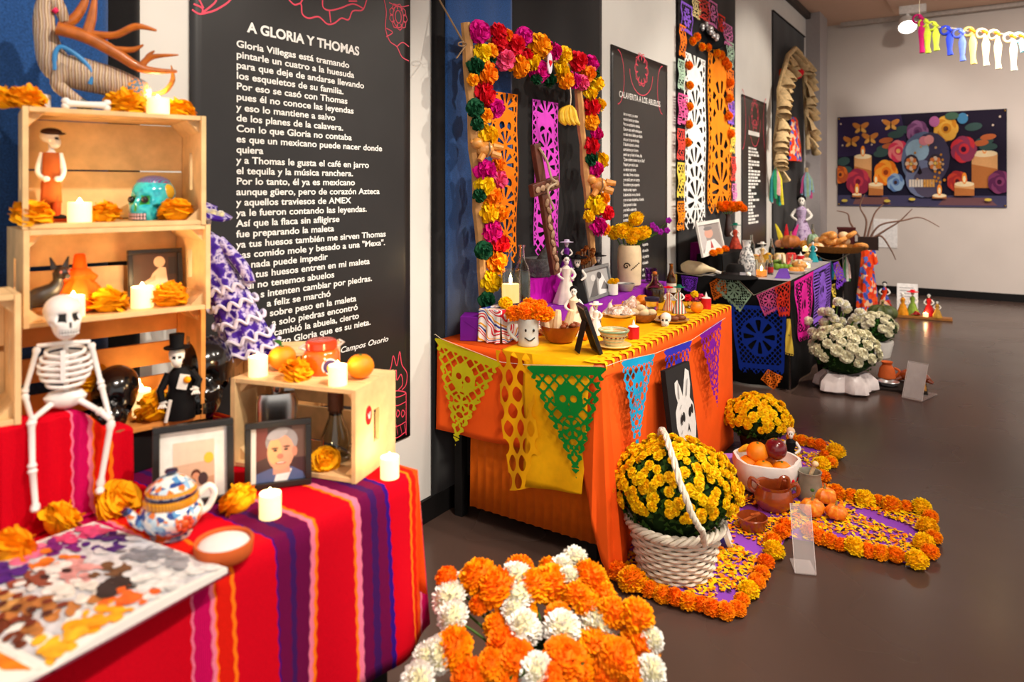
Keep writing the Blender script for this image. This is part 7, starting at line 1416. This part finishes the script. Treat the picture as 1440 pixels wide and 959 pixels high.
for j in range(22):
    x, y, lay = rr.uniform(-30, 32), rr.uniform(-14, 14), j//9; z = 7+lay*8; q = bp+Euler((0, 0, br)).to_matrix() @ Vector((x*(1-.22*lay)*bk, y*bk*(1-.3*lay), z*bk)); col = ['glazed_bread', 'pale_bread', 'glazed_bread'][j % 3]
    if j % 3 == 0:
        n = 14; o = MB(bk).tube([(7*math.cos(2*math.pi*i/n), 7*math.sin(2*math.pi*i/n), 0) for i in range(n+1)], 3.4, 8, cap=False).build('bread_ring', MATS[col], None, q); o.rotation_euler = (rr.uniform(-.6, .6), rr.uniform(-.6, .6), 0); tag(o, 'ring-shaped sweet bread heaped in the corner altar basket', 'bread', 'ring breads in the basket')
    else:
        o = MB(bk).ell((0, 0, 0), (8, 6.5, 5), 12, 8, fn=lambda d: 1+.07*math.sin(6*math.atan2(d.y, d.x))).build('bread_roll', MATS[col], None, q); o.rotation_euler = (rr.uniform(-.4, .4), rr.uniform(-.4, .4), rr.uniform(0, 3)); tag(o, '%s bread roll heaped in the corner altar basket' % ('pale' if col == 'pale_bread' else 'glazed'), 'bread', 'bread rolls in the basket, '+col[:6])
bottle(U(1143, 343), .24, 'pale bottle at the back of the corner altar', (200, 180, 150), None, None, .4, .13)
for j, (u, c) in enumerate(((1101, (240, 220, 60)), (1107, (214, 40, 50)), (1114, (230, 60, 150)))):
    p = U(u-1, 349); t, k = fig('paper_quill', '%s paper quill standing at the edge of the corner altar' % ('yellow', 'red', 'pink')[j], 'paper quill', p); MB(k).tube(bez((0, 0, 0), ((j-1)*3, 0, 18), ((j-1)*9, 0, 34), n=4), taper([2, 3.5, .6], 9), 6, flat=.3).build('quill', mat('quill_%d' % j, c, .6), t)
# tassel garland on the near edge
gp = [at_y(u, v, T4Y0-.05) for u, v in ((1140, 352), (1158, 364), (1176, 366), (1192, 358), (1203, 352))]; tag(MB().tube([q for q in bez(*gp, n=5)], .003, 5).build('garland_string', MATS['string']), 'string with small tassels along the corner altar', 'string')
for j, (u, v, cs) in enumerate(((1154, 362, [(60, 170, 210)]), (1168, 367, [(60, 190, 220), (30, 120, 190)]), (1179, 367, [(240, 200, 70)]), (1190, 361, [(236, 200, 190), (90, 170, 110), (240, 240, 230)]))):
    p = at_y(u, v, T4Y0-.05); t, k = fig('small_tassel', ('sky-blue', 'blue', 'yellow', 'pink and green')[j]+' tassel on the corner altar string', 'tassel', p)
    for q in range(8): MB(k).tube([(0, 0, 0), (math.cos(q)*3, math.sin(q)*2, -12), (math.cos(q)*4.5, math.sin(q)*3, -22-4*(q % 2)-(8 if j == 3 else 0))], [.8, 1.6, 1.8], 5).build('strand', mat('crepe_%d_%d_%d' % cs[q % len(cs)], cs[q % len(cs)], .7, var=.15), t)
# long floral dress over the corner
p = at_h(1218, 442, 0); p = Vector((T4X+.14, at_x(1219, 400, T4X+.14).y, .01)); t = thing('long_floral_dress', 'long orange and blue floral dress hanging at the end of the corner altar', 'dress', p, math.pi/2-.5); k = mpp(p)
MB(k).lathe([(19, 4), (18, 30), (13, 60), (10, 84), (12, 96), (7, 104)], 30, sq=.45, wob=lambda a, q: 1+.1*math.sin(7*a)*(1-q*.6)).build('dress_body', M_FLOR, t); MB(k).tube([(8, 0, 94), (14, -2, 70)], [5, 5], 8).build('sleeve', M_FLOR, t); MB(k).tube([(0, 2, 0), (0, 2, 100)], 2, 8).build('dress_stand', MATS['table_black'], t)
# curly branches
p = U(1228, 349); p = at_h(1214, 351, Z4); t, k = fig('branch_vase', 'dark square vase of bare curly branches at the end of the corner altar', 'vase', p); MB(k).box((6, 0, 9), (26, 14, 18)).build('vase_box', mat('vase_brown', (50, 36, 32), .6), t, smooth=False)
for j, q in enumerate(([(0, 0, 10), (4, 0, 40), (-4, 0, 60), (2, 0, 78)], [(6, 0, 10), (20, 0, 34), (50, 0, 42), (70, 0, 46), (92, 0, 34)], [(6, 0, 12), (30, 0, 30), (44, 0, 40), (60, 0, 58)], [(0, 0, 10), (-16, 0, 36), (-20, 0, 50), (-34, 0, 54)], [(4, 0, 12), (14, 4, 50), (26, 4, 64)], [(8, 0, 14), (22, -4, 20), (34, -6, 2), (40, -6, -12)])):
    MB(k).tube(bez(*q, n=6), taper([1.6, 1.2, .6], 6*(len(q)-1)+1), 5).build('branch', mat('bare_twig', (120, 90, 76), .8), t)
p = at_h(1190, 350, Z4); t, k = fig('dark_box', 'small dark box behind the bread basket', 'box', p); 
for nm, c, d in (('box_body', (0, 0, 14), (22, 10, 28)), ('box_lid', (0, 0, 29), (24, 12, 3))): MB(k).box(c, d).build(nm, mat('maroon_box', (80, 34, 34), .6), t, smooth=False)
# ------------------------------------------------------------------ white flowers and floor things at the far end
p = at_h(1188, 548, 0); t, k = fig('white_hydrangeas', 'pot of cream hydrangeas wrapped in crumpled white plastic', 'flowers', p)
MB(k).lathe([(30, 0), (38, 4), (36, 16), (26, 26), (22, 24), (0, 20)], 40, wob=lambda a, q: 1+.14*math.sin(5*a+q)+.06*math.sin(13*a)).build('plastic_wrap', mat('white_plastic', (240, 228, 226), .3, var=.05, bump=.6, bscale=18), t)
M_CRM = mat('cream_petal', (240, 234, 200), .6, var=.1); HY_ = [pom_mesh('hydrangea_head', 90, .035, .009, M_CRM, 80, low=-.3, curl=.3, zs=.8)]; MUMW = [pom_mesh('hydrangea_floret', 70, .035, .0095, M_CRM, 81, low=-.2, curl=.45, zs=.75)]*2
def hyd(t, n, rx, rz, zc, r, seed): mums(t, n, rx, rz, zc, r, .8, seed, 220, -.2, MUMW)
hyd(t, 46, 44*k, 34*k, 52*k, 8*k, 21)
p = at_h(1232, 500, 0); t, k = fig('white_hydrangeas', 'second pot of cream flowers, behind and beyond the wrapped one', 'flowers', p); MB(k).lathe([(18, 0), (22, 18), (22, 22), (0, 20)], 22).build('pot', M_WHITEP, t); hyd(t, 34, 27*k, 22*k, 38*k, 6*k, 22)
p = at_h(1170, 540, 0); t, k = fig('pompon_chrysanthemums', 'tall white pompon chrysanthemums behind the wrapped hydrangeas', 'flowers', p); MB(k).lathe([(16, 0), (20, 30), (20, 34), (0, 32)], 20).build('pot', mat('dark_pot', (40, 30, 26), .6), t)
for j, (u, v) in enumerate(((1178, 423), (1189, 435), (1205, 437), (1158, 440), (1166, 437), (1172, 446), (1160, 453), (1182, 452), (1197, 451), (1178, 462), (1193, 466), (1139, 455), (1145, 469), (1158, 467), (1179, 473), (1186, 428), (1200, 444), (1168, 462))):
    q = ((u-1170)*k, R.uniform(-14, 10)*k, (540-v)*k); inst(POM_WH[j % 2], 'pompon', q, (R.uniform(-.5, .5), R.uniform(-.5, .5), 0), 7.5*k/.035, t); MB(k).tube([(R.uniform(-6, 6), 0, 28), (q[0]/k*.8, q[1]/k, q[2]/k-10), (q[0]/k, q[1]/k, q[2]/k-2)], 1, 5).build('stem', M_STEM, t)
b = MB(k)
for j in range(90):
    o = Vector((R.uniform(-24, 30), R.uniform(-12, 12), R.uniform(30, 78))); s = Vector((R.uniform(-1, 1), R.uniform(-1, 1), R.uniform(-.3, 1))).normalized(); w = s.orthogonal().normalized(); b.poly([o, o+s*5+w*2.5, o+s*10, o+s*5-w*2.5])
tag(b.build('leaves', M_LEAF, t, smooth=False), kind='stuff')
p = at_h(1241, 452, 0); pumpkin(p, 20*mpp(p), 'dark green ribbed pumpkin on the floor by the floral dress', mat('green_gourd', (78, 88, 44), .5, var=.25, vscale=10), None, .62, 12)
p = at_h(1265, 548, 0); t, k = fig('woven_mat', 'dark straw mat on the floor with offerings', 'mat', p); MB(k).box((0, 14, 1.5), (68, 60, 3)).build('mat_base', mat('mat_dark', (44, 36, 32), .9, var=.2), t, smooth=False); MB(k).box((22, 18, 3.6), (22, 44, 1)).build('straw_weave', mat('straw', (190, 140, 70), .8, var=.3, vscale=40), t, smooth=False)
mp, mk, mr_ = p, k, facing(p)
def onmat(x, y, z=4.2): return mp+Euler((0, 0, mr_)).to_matrix() @ Vector((x*mk, y*mk, z*mk))
q = onmat(18, 34); t = thing('roast_bird', 'glazed brown clay turkey on the straw mat', 'figurine', q, mr_); MB(mk).tube(bez((-20, 0, 8), (-6, 0, 10), (10, 0, 9), (20, 0, 6), n=4), taper([4, 10, 9, 3], 13), 12).build('body', M_CLAY, t); MB(mk).tube([(-16, -6, 7), (-24, -8, 3)], [4, 2], 8).build('drumstick', M_CLAY, t); MB(mk).tube([(18, -3, 6), (24, -5, 3)], [4, 2], 8).build('drumstick', M_CLAY, t)
q = onmat(-16, 26); t = thing('clay_jar', 'small clay jar on the straw mat, behind the white flowers', 'jar', q, mr_); MB(mk).lathe([(8, 0), (12, 6), (10, 18), (6, 24), (8, 28), (0, 26)], 20).build('body', mat('terracotta', (206, 96, 44), .7), t); MB(mk).tube(bez((9, 0, 20), (16, 0, 16), (11, 0, 8), n=4), 1.8, 6).build('handle', MATS['terracotta'], t)
q = onmat(-14, 4); t = thing('silver_tray', 'small silver foil tray on the straw mat', 'tray', q, mr_); MB(mk).lathe([(10, 0), (14, 5), (13, 5), (9, 1), (0, 1)], 24).build('tray', mat('silver_foil', (214, 214, 216), .25, .7), t); MB(mk).lathe([(14.2, 4.6), (14.6, 5.2), (14, 5.6)], 24, cap=False).build('rim', MATS['silver_foil'], t)
acrylic((1268, 560), (1296, 566), (1300, 552), .26, 'clear acrylic stand with a grey sheet before the straw mat', True)
# candle-lit board with figurines at the far wall
p = at_h(1297, 448, 0); t, k = fig('wooden_board', 'long wooden board on the floor under the figurines near the far wall', 'board', p); 
for j in range(3): MB(k).box((0, -6+6*j, 2), (72, 5.6, 3)).build('plank', mat('board_wood', (170, 110, 50), .5, var=.2), t, smooth=False)
wp, wk, wr = p, k, facing(p)
for j, (x, y, h, c, l, ht) in enumerate(((-24, 0, .26, (214, 140, 30), 'ochre robed figurine on the floor board', None), (-12, 6, .28, (120, 150, 60), 'green figurine with a wide red hat on the floor board', 'wide'), (8, 4, .27, (200, 30, 30), 'red dressed figurine on the floor board', 'hair'), (18, -4, .2, (200, 150, 60), 'small straw-coloured figurine with dark hair at the end of the board', 'hair'))):
    q = wp+Euler((0, 0, wr)).to_matrix() @ Vector((x*wk, y*wk, 3.8*wk)); catrina(q, h, l, mat('robe_%d' % j, c, .7, var=.2), ht, M_RED if j == 1 else M_BLKC)
q = wp+Euler((0, 0, wr)).to_matrix() @ Vector((4*wk, -4*wk, 3.8*wk)); led_candle(q, 3.4*wk, 5*wk, 'glowing tealight on the floor board between the figurines')
q = wp+Euler((0, 0, wr)).to_matrix() @ Vector((-8*wk, -3*wk, 3.8*wk)); t = thing('red_chiles', 'small heap of red dried chiles on the floor board', 'chiles', q, wr)
for j in range(6): MB(wk).tube(bez((-6+2*j, 0, 1), (0, 2, 3+j % 3), (6, -2+j, 2), n=3), taper([.6, 1.8, .5], 7), 6).build('chile', mat('chile_red', (150, 20, 14), .35), t)
catrina(at_h(1244, 432, 0), .33, 'dark-haired figurine in a flowered skirt beside the green pumpkin', M_FLOR, 'hair', M_BLKC)
p = at_h(1276, 438, 0); t, k = fig('paper_sign', 'white printed sheet leaning on a stand by the far wall', 'sign', p, .0); MB(k, Matrix.Rotation(-.2, 4, 'X')).box((0, 0, 20), (26, 1, 38)).build('sheet', mat('sheet_white', (240, 236, 232), .7), t, smooth=False); MB(k).box((0, 6, 1), (24, 12, 1.4)).build('stand_foot', M_ACR, t, smooth=False)
b = MB(k, Matrix.Rotation(-.2, 4, 'X'))
for j in range(7): b.box((-1-(j % 3), -.7, 33-j*4), (17-2*(j % 3), .2, .9))
tag(b.build('print_lines', mat('grey_ink', (170, 166, 166), .7), t), kind='stuff')
p = at_y(1245, 328, BACKY-.01); t = thing('wall_notice', 'plain white notice on the far wall behind the branches', 'notice', p, 0); k = mpp(p); MB(k).box((0, 0, 0), (30, 1, 40)).build('sheet', mat('sheet_white', (240, 236, 232), .7), t, smooth=False); MB(k).box((0, -.7, 17), (26, .3, 2)).build('tape', M_WHITEP, t, smooth=False)
# ------------------------------------------------------------------ paper garland high on the right
GY = 8.6; t = thing('paper_garland', 'crepe-paper garland of pink, lime, blue, yellow and white tassels near the ceiling', 'garland', at_y(1370, 40, GY), 0)
gp = [(1293, 24), (1300, 30), (1320, 38), (1345, 40), (1362, 44), (1384, 44), (1402, 46), (1420, 50), (1440, 52), (1470, 54)]; k = mpp(at_y(1370, 40, GY))
MB().tube([loc_in(t, at_y(u, v, GY)) for u, v in gp], .004, 5).build('garland_cord', MATS['string'], t)
MB().tube([loc_in(t, at_y(1293, 24, GY)), loc_in(t, Vector((at_y(1293, 24, GY).x, GY, CEIL)))], .003, 5).build('hanging_cord', MATS['string'], t)
GC = [(1296, 26, 50, (170, 20, 90)), (1304, 32, 44, (176, 190, 50)), (1316, 36, 36, (190, 206, 60)), (1335, 42, 36, (40, 60, 190)), (1353, 46, 40, (90, 110, 220)), (1368, 44, 46, (244, 214, 110)), (1386, 46, 46, (252, 232, 190)), (1403, 48, 48, (250, 226, 180)), (1425, 52, 46, (252, 236, 200)), (1438, 52, 20, (150, 220, 240))]
for u, v, L, c in GC:
    q = loc_in(t, at_y(u, v, GY)); m = mat('garland_%d_%d_%d' % c, c, .7, var=.1)
    n = 12; MB().tube([q+Vector((math.cos(2*math.pi*i/n)*6*k-5*k, .01*math.sin(i), math.sin(2*math.pi*i/n)*6*k)) for i in range(n+1)], 1.6*k, 5, cap=False, flat=2.).build('paper_loop', m, t)
    MB().tube([q+Vector((0, 0, -4*k)), q+Vector((0, 0, -L*.35*k)), q+Vector((0, .01, -L*.8*k)), q+Vector((k, 0, -L*k))], [2*k, 5*k, 3*k, 4*k], 7, flat=.6).build('paper_tassel', m, t)
    MB().tube([q+Vector((-3*k, -.01, 3*k)), q+Vector((3*k, -.02, -2*k))], [3*k, 2*k], 6).build('paper_knot', mat('garland_or', (244, 130, 20), .7) if u > 1360 else m, t)
